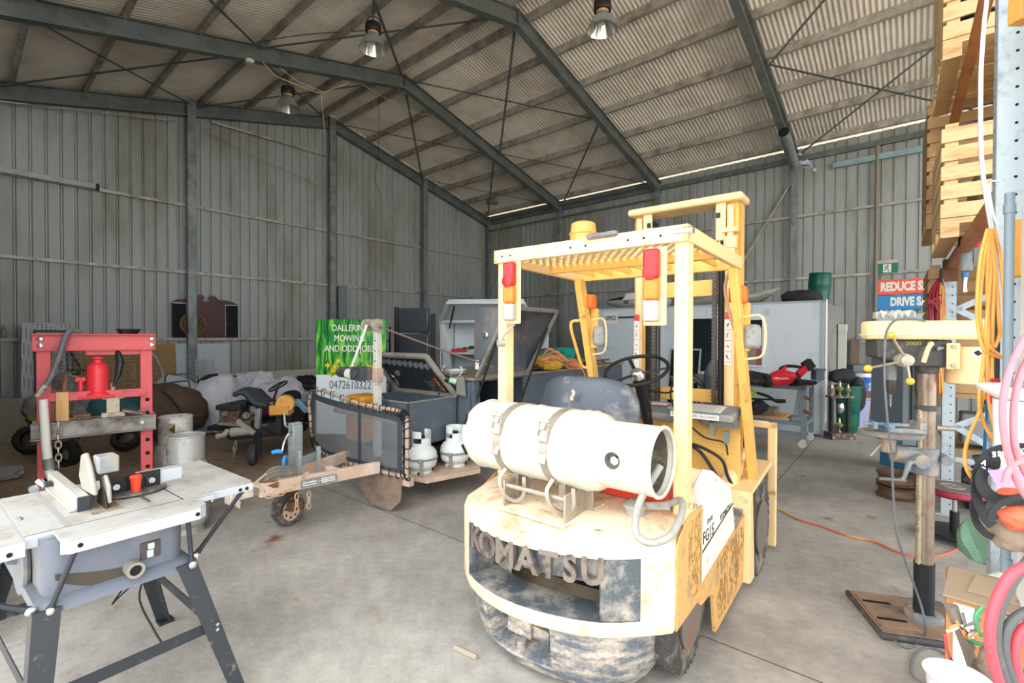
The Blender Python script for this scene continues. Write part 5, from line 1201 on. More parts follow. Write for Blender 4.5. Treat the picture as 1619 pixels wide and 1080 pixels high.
# tray with two gas bottles
mb = TM(); mb.prism([(-.52, .27), (-.08, .33), (.09, .90), (-.10, 1.1), (-.52, 1.1)], 'z', .205, .25); tp('bottle_tray', mb, M_pinkst, bevel=.003)
def bottle(u, v, ang, label):
    p = TR_.w(u, v, .25); t = thing('gas_bottle', label, 'gas bottle', p, ang, None)
    mb = MB(); r = .152; mb.lathe([(.10, 0), (.105, .004), (.105, .03), (.09, .035), (.10, .045), (.135, .065), (r, .10), (r, .175), (.145, .21), (.12, .245), (.08, .268), (.03, .28), (0, .282)], n=36); part('bottle_body', mb, M_white, t, smooth=50)
    mb = MB()
    for k in range(3): a = k*2.1+.5; mb.cbox((cos(a)*.106, sin(a)*.106, .018), (.03, .03, .018), Matrix.Rotation(a, 3, 'Z'))
    part('foot_ring_slot', mb, M_dark, t)
    mb = MB(); n_ = 36; R = .093
    for rad in (R, R-.005):
        zs_ = [.255, .30, .35, .385, .415]; idx = [[mb.a((cos(2*pi*k/n_)*rad, sin(2*pi*k/n_)*rad, z)) for k in range(n_)] for z in zs_]
        for i in range(4):
            for k in range(n_):
                if (22 <= k <= 27) and i == 1: continue
                if (k >= 28 and k < 34) and i >= 2: continue
                mb.f.append([idx[i][k], idx[i][(k+1) % n_], idx[i+1][(k+1) % n_], idx[i+1][k]])
    part('collar', mb, M_white, t, smooth=50)
    mb = MB(); mb.cyl((0, 0, .28), (0, 0, .34), .018, 12); mb.cyl((0, 0, .34), (0, 0, .36), .035, 12); mb.cbox((0, -.05, .31), (.05, .04, .03)); part('valve', mb, M_black, t)
    mb = MB(); mb.torus((0, 0, .145), r+.003, .006, n=36, m=5); mb.torus((0, 0, .155), r+.003, .006, n=36, m=5); part('ratchet_band', mb, M_galv, t)
    mb = MB(); mb.cbox((.02, -r-.010, .15), (.05, .018, .035)); part('band_buckle', mb, M_strap, t, bevel=.003)
    mb = MB(); mb.cbox((.03, -r-.006, .085), (.035, .005, .16)); part('upright_strap', mb, M_strap, t)
bottle(-.29, .45, 0, 'white gas bottle on the left of the trailer tray, nearer the laced guard')
bottle(-.20, .83, 20, 'white gas bottle on the right of the trailer tray, nearer the forklift')
# main body
mb = TM(); body = [(-1.45, .45), (-.22, .45), (-.10, .80), (-.12, 1.13), (-1.45, 1.13)]
V0, V1 = 1.02, 4.8
mb.prism([(x, z) for x, z in body], 'y', 2.12, V1); bd = tp('trailer_body', mb, M_tgrey, bevel=.006)
mb = TM(); mb.box(-1.45, -1.43, V0, 2.12, .45, 1.13); mb.box(-1.45, -.22, V0, 2.12, .45, .47); mb.box(-1.45, -.16, V0, V0+.02, .45, 1.13); mb.box(-1.45, -.13, V0, 2.12, 1.10, 1.125)
mb.prism([(-.26, .45), (-.22, .45), (-.10, .80), (-.12, 1.13), (-.16, 1.13), (-.14, .80)], 'y', V0, V0+.10); mb.prism([(-.26, .45), (-.22, .45), (-.10, .80), (-.12, 1.13), (-.16, 1.13), (-.14, .80)], 'y', 1.95, 2.12)
part('open_compartment', mb, M_tgrey, bd, world=True, bevel=.003)
mb = TM(); mb.box(-1.4, -.25, V0+.05, 2.1, .62, .64); mb.box(-.75, -.28, V0+.10, 1.9, .64, .74); part('compartment_shelf', mb, M_tin, bd, world=True)
mb = TM(); mb.box(-1.46, -.09, V0-.01, V1+.02, 1.125, 1.15); part('deck_top', mb, M_board, bd, world=True, bevel=.004)
mb = TM(); mb.box(-.118, -.112, 2.2, V1, .98, .985); part('body_pinstripe', mb, mat('faded tan line', '9a8560', .6), bd, world=True)
# gull door of the compartment, swung up
H0 = Vector((-.10, 0, 1.16)); t2 = radians(150); dd = Vector((sin(t2), 0, -cos(t2))); ni = Vector((-cos(t2), 0, -sin(t2)))
def D_(v, t, o_=0): q = H0+dd*t-ni*o_; return (q.x, v, q.z)
Ld = .84; va, vb = 1.06, 2.0
mb = TM()
outer = [D_(va, 0, .0), D_(vb, 0, 0), D_(vb, Ld, 0), D_(va, Ld, 0)]
bo, to = .10, .42
F0, F1, F2, F3 = D_(va+.02, .05, bo), D_(vb-.02, .05, bo), D_(vb-.10, .62, to), D_(va+.02, .62, to)
A0, A1, A2, A3 = [mb.a(p) for p in outer]; B0, B1, B2, B3 = [mb.a(p) for p in (F0, F1, F2, F3)]
for f in ([A0, B0, B1, A1], [A1, B1, B2, A2], [A2, B2, B3, A3], [A3, B3, B0, A0], [B0, B3, B2, B1]): mb.f.append(f)
gl = part('gull_door', mb, M_tdark, bd, world=True, smooth=20)
sm = gl.modifiers.new('th', 'SOLIDIFY'); sm.thickness = .008
mb = TM()
for i in range(4): mb.beam(outer[i], outer[(i+1) % 4], .04, .03, up=ni)
part('door_rim', mb, M_tedg, bd, world=True, bevel=.004)
mb = TM(); mb.lathe([(.035, 0), (.035, .01), (.02, .018), (0, .02)], Vector(D_(va+.0, .45, .12)), (0, -1, 0), 16); part('door_lock', mb, M_chrome, bd, world=True)
mb = TM(); mb.cbox(D_(va-.005, .12, .06), (.05, .006, .10)); part('door_tag', mb, M_paper, bd, world=True)
for v, t in ((va+.04, .5), (vb-.04, .62)):
    mb = TM(); mb.tube([D_(v, t, -.0), D_(v, t*.5, -.03), (-.13, v-.03, .86)], [.009, .013, .009], 8); part('gas_strut', mb, M_black, bd, world=True)
# wheels under the body
for v in (3.1,):
    mb = TM(); mb.lathe([(.2, -.1), (.3, -.11), (.33, -.08), (.33, .08), (.3, .11), (.2, .1)], (-.18, v, .33), (1, 0, 0), 36); tp('trailer_wheel', mb, M_tyre)
mb = TM(); mb.box(-1.4, -.3, .6, 5, .33, .45); tp('trailer_chassis', mb, M_dark)
# axe clipped to the side
mb = MB(TR_); mb.tube([(-.10, .66, .95+.16), (-.09, .95, .90+.16)], [.012, .014], 8); 
ax_ = thing('axe', 'axe with pale green and black handle clipped beside the front toolbox', 'axe', TR_.w(-.26, .98, .7), 37)
Q = lambda x, y: TR_.l(U(x, y, 5.05))
mb = TM(); mb.tube([Q(694, 598), Q(706, 600), Q(722, 604)], [.020, .026, .034], 10, k=0); part('axe_grip', mb, mat('pale green rubber', 'a9c9a0', .6), ax_, world=True)
mb = TM(); mb.cyl(Q(704, 599), Q(711, 601), .038, 12); part('axe_band', mb, M_black, ax_, world=True)
mb = TM(); mb.slab([Q(721, 596), Q(734, 596), Q(737, 628), Q(722, 624)], .02, (0, 1, 0)); part('axe_head', mb, mat('dull steel blade', '6d6a64', .5, .4), ax_, world=True, bevel=.002)
# white cord coil on the deck
mb = TM(); random.seed(2)
Q2 = lambda x, y, d=5.3: TR_.l(U(x, y, d))
cd = thing('extension_lead', 'coiled white extension lead hanging over the trailer deck beside the axe', 'extension lead', TR_.w(-.5, 1.1, 1.155), 37)
for k in range(6):
    c = TR_.l(U(722, 578, 5.5)); mb_ = MB(TR_); mb_.torus((c.x+.01*k-.02, c.y-.03*k*.3, 1.165+.009*k), .10+.012*(k % 3), .005, n=28, m=6); part('lead_loop', mb_, M_white, cd, world=True)
for a in (((704, 578), (697, 590), (693, 604), (690, 612)), ((702, 577), (698, 594), (699, 607)), ((716, 588), (712, 600), (725, 596), (732, 586), (728, 580))):
    mb_ = MB(TR_); mb_.tube([Q2(*p) for p in a], .005, 6, k=5); part('lead_loop', mb_, M_white, cd, world=True)
# clutter on the deck behind the seat
DK = 1.155
def dk(x, y, z=DK): return TR_.g(x, y, z)
mb = TM(); b0 = TR_.l(U(877, 575, 6.2)); 
t = thing('teal_tub', 'teal plastic tub with a green tarpaulin spilling from it on the trailer deck', 'tub', TR_.w(-.75, 3.2, DK), 37)
mb = TM(); cc = TR_.l(U(892, 580, 6.9)); mb.lathe([(.12, 0), (.17, .26), (.18, .27), (.165, .27), (.11, .01), (0, .01)], (cc.x, cc.y, DK), n=28); part('tub_body', mb, mat('teal plastic', '27a08e', .4), t, world=True)
mb = TM(); cc = TR_.l(U(876, 572, 6.7)); mb.blob((cc.x, cc.y, DK+.10), (.26, .2, .17), 4, .35, 5, 3, flat=-.10); part('tarpaulin', mb, mat('green-teal tarpaulin', '1c7d6d', .4), t, world=True)
mb = TM(); cc = dk(866, 577, DK+.06); mb.blob((cc.x, cc.y, DK+.08), (.20, .15, .10), 4, .3, 5, 8, flat=-.07); single('yellow_sack', 'yellow sack with black lettering on the trailer deck in front of the teal tub', 'sack', mb, mat('yellow sack', 'dca62a', .5, 0, 'e9c25a', .4, 12))
mb = MB(); c = U(862, 570, 5.55); M = Matrix.Translation(c) @ Matrix.Rotation(-radians(10), 4, 'Z') @ Matrix.Rotation(radians(80), 4, 'X')
mb = TM(); mb2 = MB(); random.seed(4)
oc = thing('tangled_lead', 'tangle of orange extension cord heaped over the yellow sack', 'extension cord', TR_.w(-.4, 2.8, DK), 37)
for k in range(13):
    x0_, y0_ = 862+random.uniform(-8, 8), 562+k*.9
    R_ = random.uniform; pts = [U(x0_, y0_, 5.75+R_(-.1, .1)), U(872+k+R_(-4, 4), 553+k*1.6+R_(-4, 4), 5.7+R_(-.1, .1)), U(888+k+R_(-5, 5), 562+k*1.3+R_(-5, 5), 5.7+R_(-.15, .1)), U(903+R_(-6, 6), 570+k*.9+R_(-4, 4), 5.75), U(918+R_(-6, 6), 577+k*.5, 5.8)]
    m_ = MB(); m_.tube(pts, .0075, 6, k=5); part('cord_loop', m_, mat('faded orange cord', 'c98358', .6), oc, world=True)
m_ = MB(); m_.tube([U(913, 575, 5.6), U(922, 585, 5.5), U(927, 600, 5.4), U(928, 612, 5.35)], .007, 6, k=4); part('cord_loop', m_, mat('faded orange cord', 'c98358', .6), oc, world=True)
m_ = MB(); cc = dk(918, 575); rows = []
for i in range(8): rows.append([TR_.w(cc.x-.3+j*.06, cc.y-.25+i*.07, DK+.03+.05*abs(sin(j*1.3+i))*(1 if j % 2 else .6)) for j in range(10)])
m_.grid(rows); single('lime_net', 'crumpled lime green bag lying on the trailer deck', 'bag', m_, mat('lime green cloth', '6fcf3a', .6, 0, '4ea32a', .4, 20))
m_ = MB(); m_.blob(dk(845, 592, 0)*0+V(0, 0, 0), (.01, .01, .01), 1, 0) if False else None
cr = thing('roof_rack', 'dusty steel roof rack frame lying on the trailer deck', 'rack', TR_.w(-.5, 3.0, DK), 37)
for v in (2.35, 3.0, 3.7, 4.3):
    m_ = MB(TR_); m_.tube([(-1.2, v, DK+.05), (-.25, v, DK+.05), (-.18, v, DK+.02)], .014, 8); part('rack_bar', m_, M_rust, cr, world=True)
for u in (-.22, -.7, -1.15):
    m_ = MB(TR_); m_.tube([(u, 2.25, DK+.06), (u, 4.5, DK+.06)], .014, 8); part('rack_rail', m_, M_rust, cr, world=True)
m_ = MB(TR_); m_.lathe([(.14, 0), (.16, .02), (.15, .05), (.10, .06), (0, .06)], (-.35, 2.4, DK), n=28); single('round_cover', 'round black lid lying on the near edge of the trailer deck', 'lid', m_, M_black)
m_ = MB(TR_)
for k in range(7): m_.cbox((-.22+.02*k, 2.2+.09*k, DK+.03), (.05, .10, .03), Matrix.Rotation(k*.7, 3, 'Z'))
single('hand_tools', 'small heap of dark hand tools on the edge of the trailer deck', 'tools', m_, M_dblk, bevel=.004)
m_ = MB(TR_); m_.blob((-.9, 3.7, DK+.11), (.35, .3, .13), 4, .3, 4, 5, flat=-.10); single('folded_tarp', 'brown folded tarpaulin heap on the far end of the trailer deck', 'tarpaulin', m_, mat('brown canvas', '63564a', .9))

# ================================================================ SIGN, BLACK STRETCHER, WHITE CANOPY BEHIND THE TRAILER
M_sgw = mat('sign white', 'd3dcdf', .4)
SG = Fr((-2.03, 6.0), 3)
def sign_mat():
    m = bpy.data.materials.new('printed grass'); m.use_nodes = True; n = m.node_tree.nodes; L = m.node_tree.links; b = n['Principled BSDF']
    tc = n.new('ShaderNodeTexCoord'); mp = n.new('ShaderNodeMapping'); mp.inputs['Scale'].default_value = (9, 1, 1.6); mp.inputs['Rotation'].default_value = (0, .25, 0); L.new(tc.outputs['Object'], mp.inputs[0])
    z = n.new('ShaderNodeTexNoise'); z.inputs['Scale'].default_value = 2.2; z.inputs['Detail'].default_value = 6; z.inputs['Distortion'].default_value = .6; L.new(mp.outputs[0], z.inputs[0])
    r = n.new('ShaderNodeValToRGB'); e = r.color_ramp.elements; e[0].position = .36; e[0].color = lin('0e4a1e'); e[1].position = .66; e[1].color = lin('8fd04a')
    q = e.new(.5); q.color = lin('1f8a30'); L.new(z.outputs[0], r.inputs[0]); L.new(r.outputs[0], b.inputs['Base Color']); b.inputs['Roughness'].default_value = .4
    return m
sg = thing('advertising_board', 'green and white advertising board printed with grass and yellow daffodils', 'sign', SG.w(0, 0, .35), 3)
mb = MB(SG); mb.box(-.45, .45, .0, .02, .35, 1.10); part('white_panel', mb, M_sgw, sg, world=True)
mb = MB(SG); mb.box(-.45, .45, -.002, .02, 1.10, 1.80); part('grass_panel', mb, sign_mat(), sg, world=True)
def sgM(u, z): c = SG.w(u, -.004, z); return Matrix(((SG.r.x, 0, -SG.f.x, c.x), (SG.r.y, 0, -SG.f.y, c.y), (0, 1, 0, c.z), (0, 0, 0, 1)))
mb = MB()
for tx_, z in (('DALLERINE', 1.69), ('MOWING', 1.56), ('AND ODD JOBS', 1.43)): mb.text(tx_, .115, sgM(-.02, z), .001, sx=.78)
part('board_lettering', mb, M_paper, sg, world=True, smooth=None)
mb = MB(); mb.text('0472610322', .15, sgM(-.01, .97), .001, sx=.72); mb.text('Lynton', .10, sgM(.0, .80), .001, sx=.8) if False else None
part('phone_number', mb, mat('dark grey print', '55585a', .5), sg, world=True, smooth=None)
mb = MB(); random.seed(11)
for k in range(22):
    u, z = -.30+k*.030+random.uniform(-.015, .015), 1.21+random.uniform(-.06, .06)
    if random.random() < .4: z -= .07
    for q in range(6):
        a = q*pi/3+random.random(); c = SG.w(u, -.004, z); t_ = SG.w(u+cos(a)*.045, -.004, z+sin(a)*.045); s1 = SG.w(u+cos(a+.5)*.018, -.004, z+sin(a+.5)*.018); s2 = SG.w(u+cos(a-.5)*.018, -.004, z+sin(a-.5)*.018)
        mb.slab([c, s2, t_, s1], .001, -SG.f)
part('daffodil_print', mb, mat('daffodil yellow', 'ecc52a', .5), sg, world=True, kind='stuff')
# black padded stretcher
ST = Fr((-1.38, 6.6), 12)
st = thing('padded_bench', 'black vinyl padded bench tipped up on end behind the trailer', 'bench', ST.w(0, 0, .9), 12)
for z0_, z1_ in ((.9, 1.62), (1.64, 1.98)):
    mb = MB(ST); mb.box(-.20, .25, -.04, .03, z0_, z1_); part('pad', mb, mat('glossy black vinyl with rust streak', '33373d', .3, 0, '7d5b3e', .22, 6, dz=.15), st, world=True, bevel=.02)
for u in (-.25, .29):
    mb = MB(ST); mb.box(u-.03, u+.03, .0, .05, .3, 2.0 if u < 0 else 1.9); part('side_rail', mb, M_black, st, world=True, bevel=.01)
mb = MB(ST); mb.box(-.26, .3, .0, .04, .3, .9); part('pad', mb, M_black, st, world=True)
bf = thing('wire_rack', 'black wire rack standing between the green board and the padded bench', 'rack', ST.w(-.45, 0, .3), 12)
for u in (-.62, -.34):
    mb = MB(ST); mb.box(u-.012, u+.012, -.01, .01, .3, 1.72); part('rack_post', mb, M_black, bf, world=True)
for k in range(9):
    mb = MB(ST); mb.box(-.63, -.33, -.012, .012, .5+k*.145, .515+k*.145); part('rack_rung', mb, M_black, bf, world=True)
# white canopy box
class WCF_(Fr):
    def w(s, u, v, z=0.0): return Fr.w(s, u*1.13, v, EYE+(z-EYE)*1.13)
WC = WCF_((-.70, 8.6), 20)
wc = thing('ute_canopy', 'white tradesman canopy with its side door propped up over a tool shelf', 'canopy', WC.w(.5, .5, .3), 20)
M_wc = mat('white aluminium canopy', 'd9dfe2', .4, .1, 'bfc3c2', .3, 6)
mb = MB(WC); mb.prism([(-.50, .9), (-.36, .9), (-.52, 1.80), (-.62, 1.80)], 'y', 0, .03); mb.box(-.50, 1.0, .0, .02, .45, .9); mb.box(-.60, -.58, 0, 1.0, .45, 1.80); mb.box(-.6, 1.0, .98, 1.0, .45, 1.80); mb.box(-.60, 1.0, 0, 1.0, 1.80, 1.83); mb.box(.96, 1.0, 0, .03, .9, 1.8); part('canopy_shell', mb, M_wc, wc, world=True, bevel=.004)
mb = MB(WC); mb.box(-.55, .98, .02, .60, 1.30, 1.33); mb.box(-.55, .98, .5, .52, .9, 1.8); part('canopy_shelf', mb, M_wc, wc, world=True)
mb = MB(WC)
for a, b_ in (((-.60, -.02, 1.83), (-.20, -.55, 2.10)), ((-.20, -.55, 2.10), (1.0, -.55, 2.08)), ((1.0, -.55, 2.08), (1.0, -.02, 1.83)), ((1.0, -.02, 1.83), (-.6, -.02, 1.83))): mb.beam(a, b_, .05, .04)
mb.slab([(-.58, -.0, 1.86), (1.0, -.0, 1.86), (1.0, -.53, 2.11), (-.20, -.53, 2.13)], .02, (0, 0, 1)); part('canopy_door', mb, M_wc, wc, world=True)
mb = MB(WC); mb.tube([(-.42, -.02, 1.72), (-.28, -.22, 1.9), (-.14, -.45, 2.05)], [.012, .016, .012], 8); part('gas_strut', mb, M_black, wc, world=True)
mb = MB(WC); random.seed(8)
for k in range(9): mb.cbox((-.30+k*.11, .15+.05*(k % 2), 1.37+.02*(k % 3)), (.12, .07, .05), Matrix.Rotation(k*.8, 3, 'Z'))
single('red_power_tools', 'jumble of dark power tools on the white canopy shelf', 'tools', mb, mat('dark tools with red and lime', '2e3030', .5, 0, 'a2c936', .35, 5), bevel=.006)
mb = MB(WC); mb.cbox((-.30, .12, 1.355), (.26, .08, .05), Matrix.Rotation(.2, 3, 'Z')); single('red_tool', 'red tool at the left end of the white canopy shelf', 'tool', mb, M_jack, bevel=.01)
# ================================================================ ALONG THE GABLE WALL (left)
def wA(px, py, off): return W(*onA(px, py, off))
def fthing(name, label, cat, p, group=None): return thing(name, label, cat, (p[0], p[1], p[2]), 0, group)
def wp(name, mb, m, par, **k): return part(name, mb, m, par, world=True, **k)
WY = math.degrees(pi/2-TH)        # yaw of the wall's frame
# folding table with perforated top, standing on edge
a = onA(30, 515, .55); s1, s0 = a[0], onA(108, 520, .55)[0]; zt = a[2]
ft = fthing('folding_table', 'folded table with a perforated grey top standing on edge against the wall', 'table', W((s0+s1)/2, .5, .3))
mb = MB(WF); mb.hexa([(s1, .62, .35), (s0, .62, .35), (s1, .66, .35), (s0, .66, .35), (s1-.03, .48, zt), (s0-.05, .48, zt), (s1-.03, .52, zt), (s0-.05, .52, zt)])
def perf():
    m = bpy.data.materials.new('perforated grey panel'); m.use_nodes = True; n = m.node_tree.nodes; L = m.node_tree.links; b = n['Principled BSDF']
    tc = n.new('ShaderNodeTexCoord'); v = n.new('ShaderNodeTexVoronoi'); v.inputs['Scale'].default_value = 26; v.inputs['Randomness'].default_value = .0; L.new(tc.outputs['Object'], v.inputs[0])
    r = n.new('ShaderNodeValToRGB'); r.color_ramp.elements[0].position = .30; r.color_ramp.elements[1].position = .36; r.color_ramp.elements[0].color = lin('56585a'); r.color_ramp.elements[1].color = lin('a7a9aa')
    L.new(v.outputs[0], r.inputs[0]); L.new(r.outputs[0], b.inputs['Base Color']); return m
wp('table_top', mb, perf(), ft)
mb = MB(WF); fx0, fx1 = s1-.18, s0+.02
for p, q in (((fx0, .70, .38), (fx0, .55, zt-.12)), ((fx1, .70, .38), (fx1, .55, zt-.12)), ((fx0, .55, zt-.14), (fx1, .55, zt-.14)), ((fx0, .68, .6), (fx1, .68, .6)), ((fx0-.3, .56, zt-.2), (fx0-.6, .63, .95)), ((fx0-.6, .63, .95), (fx0-.05, .68, .62)), ((fx0-.65, .64, .95), (fx1, .62, .97))): mb.beam(p, q, .045, .03)
wp('table_leg_frame', mb, M_black, ft)
# low pale sheet leaning in the corner
g0, g1 = G(-60, 712), G(82, 700); mb = MB(); mb.slab([g0, g1, g1+V(-.12, .28, .62), g0+V(-.12, .28, .62)], .015); single('leaning_sheet', 'large dusty beige sheet leaning on the floor at the left edge', 'sheet', mb, mat('dusty beige sheet', '8d877d', .6, 0, '7d766a', .4, 3))
# brown hardboard and white boards
def board(px0, px1, pyt, off, label, m, z0=.08, name='board'):
    bt_ = .12 if off > .2 else .035
    a, b_ = onA(px0, pyt, off), onA(px1, pyt, off); mb = MB(WF)
    mb.hexa([(a[0], off+bt_, z0), (b_[0], off+bt_, z0), (a[0], off+bt_+.015, z0), (b_[0], off+bt_+.015, z0), (a[0], off, a[2]), (b_[0], off, a[2]), (a[0], off+.015, a[2]), (b_[0], off+.015, a[2])]); return single(name, label, 'board', mb, m)
board(118, 277, 549, .22, 'brown hardboard sheet leaning on the wall behind the wire ring', mat('brown hardboard', '9a7b50', .7, 0, '87683f', .3, 4))
board(277, 298, 547, .04, 'narrow white board leaning on the wall left of the steel column', mat('white board', 'bcc5ca', .5, 0, 'a9aeb0', .3, 3))
board(301, 362, 547, .04, 'wide white board leaning on the wall right of the steel column', mat('white board', 'bcc5ca', .5))
a, b_ = onA(380, 592, .35), onA(505, 587, .35); mb = MB(WF); mb.hexa([(a[0], .45, .5), (b_[0], .45, .5), (a[0], .47, .5), (b_[0], .47, .5), (a[0], .35, a[2]), (b_[0], .35, a[2]), (a[0], .37, a[2]), (b_[0], .37, a[2])]); single('cream_panel', 'long low cream panel propped behind the white sacks', 'panel', mb, mat('cream panel', 'b9b6a8', .6, 0, 'a29d8d', .3, 3))
# wire ring
rc = wA(170, 606, .75); Rr = (wA(258, 606, .75)-rc).length; ca, cb = onA(170, 606, .75), None
rg = fthing('wire_ring', 'big round tube ring filled with square wire mesh leaning on the wall', 'mesh ring', rc-V(0, 0, Rr))
zc = min(rc.z, Rr+.02); lean = lambda z: .75-.18*(z-zc)
mb = MB(WF); mb.tube([(ca[0]+cos(t)*Rr, lean(zc+sin(t)*Rr), zc+sin(t)*Rr) for t in [2*pi*k/60 for k in range(60)]], .022, 8, closed=True); wp('ring_tube', mb, M_galv, rg)
mb = MB(WF); k = -Rr+.08
while k < Rr:
    h = sqrt(max(0, Rr*Rr-k*k)); mb.tube([(ca[0]+k, lean(zc-h), zc-h), (ca[0]+k, lean(zc+h), zc+h)], .004, 4); mb.tube([(ca[0]-h, lean(zc+k), zc+k), (ca[0]+h, lean(zc+k), zc+k)], .004, 4); k += .085
wp('wire_mesh', mb, mat('pale wire', 'a9aaa5', .5, .3), rg, kind='stuff')
# dartboard cabinet on the girt
A_ = lambda x, y: onA(x, y, .12)
sA, sB = A_(272, 500)[0], A_(377, 500)[0]; zb = GZ[0]+.03; zt1 = A_(272, 486)[2]; ztc = A_(320, 473)[2]; w_ = sA-sB; mid_ = (sA+sB)/2
dc = fthing('dartboard_cabinet', 'dark red scroll-topped dartboard cabinet standing on the wall rail', 'cabinet', W(mid_, .1, zb))
def sx_(f): return sA-w_*f
prof = [(0, 0), (1, 0), (1, .80), (.93, .86), (.80, .90), (.70, .90), (.64, .98), (.57, 1.0), (.53, .95), (.55, .90), (.57, .875), (.53, .85), (.48, .85), (.44, .875), (.46, .90), (.48, .95), (.44, 1.0), (.38, .99), (.32, .92), (.22, .90), (.08, .87), (0, .80)]
hh = ztc-zb+.05
mb = MB(WF); mb.prism([(sx_(f), zb+hh*g) for f, g in prof], 'y', .073, .082); M_mar = mat('dark maroon lacquer', '4a1315', .4, 0, '300c0c', .4, 4); wp('cabinet_back', mb, M_mar, dc, smooth=30)
for f0, f1 in ((.01, .21), (.79, .99)):
    mb = MB(WF); mb.box(sx_(f1), sx_(f0), .082, .0845, zb+.02, zb+hh*.78); o = wp('scoreboard', mb, mat('blackboard', '12181e', .8, 0, '1f272d', .2, 6), dc)
    mb = MB(WF); mb.box(sx_(f1), sx_(f0), .0845, .086, zb+hh*.78, zb+hh*.785+.008); mb.box(sx_(.80) if f0 > .5 else sx_(.21), (sx_(.80) if f0 > .5 else sx_(.21))+.008, .0845, .086, zb+.02, zb+hh*.78); part('white_line', mb, M_paper, o, world=True)
mb = MB(WF); mb.torus((sx_(.62), .083, zb+hh*.42), hh*.30, .006, (0, 1, 0), 32, 6); wp('painted_ring', mb, mat('bright maroon', '74201f', .4), dc)
mb = MB(WF); mb.cyl((sx_(.30), .087, zb+hh*.32), (sx_(.30), .108, zb+hh*.32), hh*.27, 36); dbo = fthing('dartboard', 'old round brown dartboard leaning on the dark red cabinet', 'dartboard', W(sx_(.30), .1, zb)); wp('board_face', mb, mat('sisal board', '6e5a3a', .8, 0, '4e3d28', .5, 20), dbo)
mb = MB(WF)
for k in range(10): a_ = k*pi/5; mb.beam((sx_(.30), .109, zb+hh*.32), (sx_(.30)+cos(a_)*hh*.2, .109, zb+hh*.32+sin(a_)*hh*.2), .012, .003, up=(0, 1, 0))
mb.torus((sx_(.30), .109, zb+hh*.32), hh*.2, .004, (0, 1, 0), 32, 5); wp('board_wires', mb, mat('dark segments', '2f261b', .8), dbo)
p = wA(6, 540, .1); mb = MB(); mb.lathe([(.035, 0), (.04, .02), (.04, .13), (.015, .18), (.015, .22), (0, .22)], p, n=14); single('bottle', 'small clear bottle standing on the wall rail at the far left', 'bottle', mb, mat('cloudy bottle', '8f9492', .3, alpha=.7))
# aluminium steps leaning by the white board
p = onA(322, 640, .5); 
stp = fthing('step_ladder', 'small grey aluminium step frame leaning on the wide white board', 'ladder', W(p[0], .4, .4))
s0_, s1_ = onA(309, 600, .45)[0], onA(336, 600, .45)[0]
for s_ in (s0_, s1_, (s0_+s1_)/2):
    mb = MB(WF); mb.beam((s_, .60, .45), (s_-.05, .30, 1.08), .03, .02); wp('ladder_rail', mb, M_galv, stp)
for k in range(6):
    mb = MB(WF); z = .5+k*.11; f = (z-.45)/.63; mb.beam((s0_-.05*f, .60-.3*f, z), (s1_-.05*f, .60-.3*f, z), .02, .02); wp('ladder_rung', mb, M_galv, stp)
# sacks
M_sack = mat('white woven sack', 'cbcbd4', .6, 0, 'b0b0ba', .35, 5, .3, 20); M_bin = mat('black bin liner', '16171a', .25)
def sack(px, py, d, r, label, m=M_sack, name='sack', amp=.28, sc=3.2, seed=1, zc=None, group=None):
    c = U(px, py, d); 
    if zc is not None: c.z = zc
    mb = MB(); mb.blob(c, r, 5, amp, sc, seed, flat=-(c.z-.03) if c.z-.03 < r[2] else None)
    return single(name, label, 'sack', mb, m, smooth=70)
sack(342, 648, 7.9, (.47, .40, .52), 'big white woven sack standing in front of the steel wall column', seed=2, amp=.2)
sack(276, 622, 8.6, (.42, .30, .26), 'small white sack behind the olive canvas bag', seed=5)
sack(400, 632, 8.6, (.60, .40, .42), 'slumped white sack behind the ride-on mower seat', seed=7)
sack(448, 632, 8.4, (.42, .36, .36), 'crumpled white sack to the right behind the steering wheel of the mower', seed=9)
sack(345, 604, 8.0, (.26, .2, .10), 'black bin liner lying on top of the big white sack', M_bin, 'bin_bag', .4, 8, 3)
sack(482, 608, 8.6, (.26, .2, .12), 'black bin liner on the white sacks beside the green board', M_bin, 'bin_bag', .4, 8, 4)
# olive canvas bag
c = G(272, 700); mb = MB(); mb.blob(U(268, 652, 7.1), (.50, .42, .40), 5, .16, 2.2, 12, flat=-.40); cvs = single('canvas_bag', 'large olive-brown canvas bag slumped on the floor behind the press', 'bag', mb, mat('olive canvas', '57493a', .85, 0, '463a2d', .4, 4, .2, 30), smooth=70)
mb = MB(); 
mb = MB(); mb.tube([U(240, 622, 6.95), U(262, 625, 6.80), U(285, 650, 6.70), U(300, 668, 6.72)], .010, 6, k=5); o = mesh_obj('zip', mb, M_black, 35, 0, MW[cvs].inverted()); o.parent = cvs
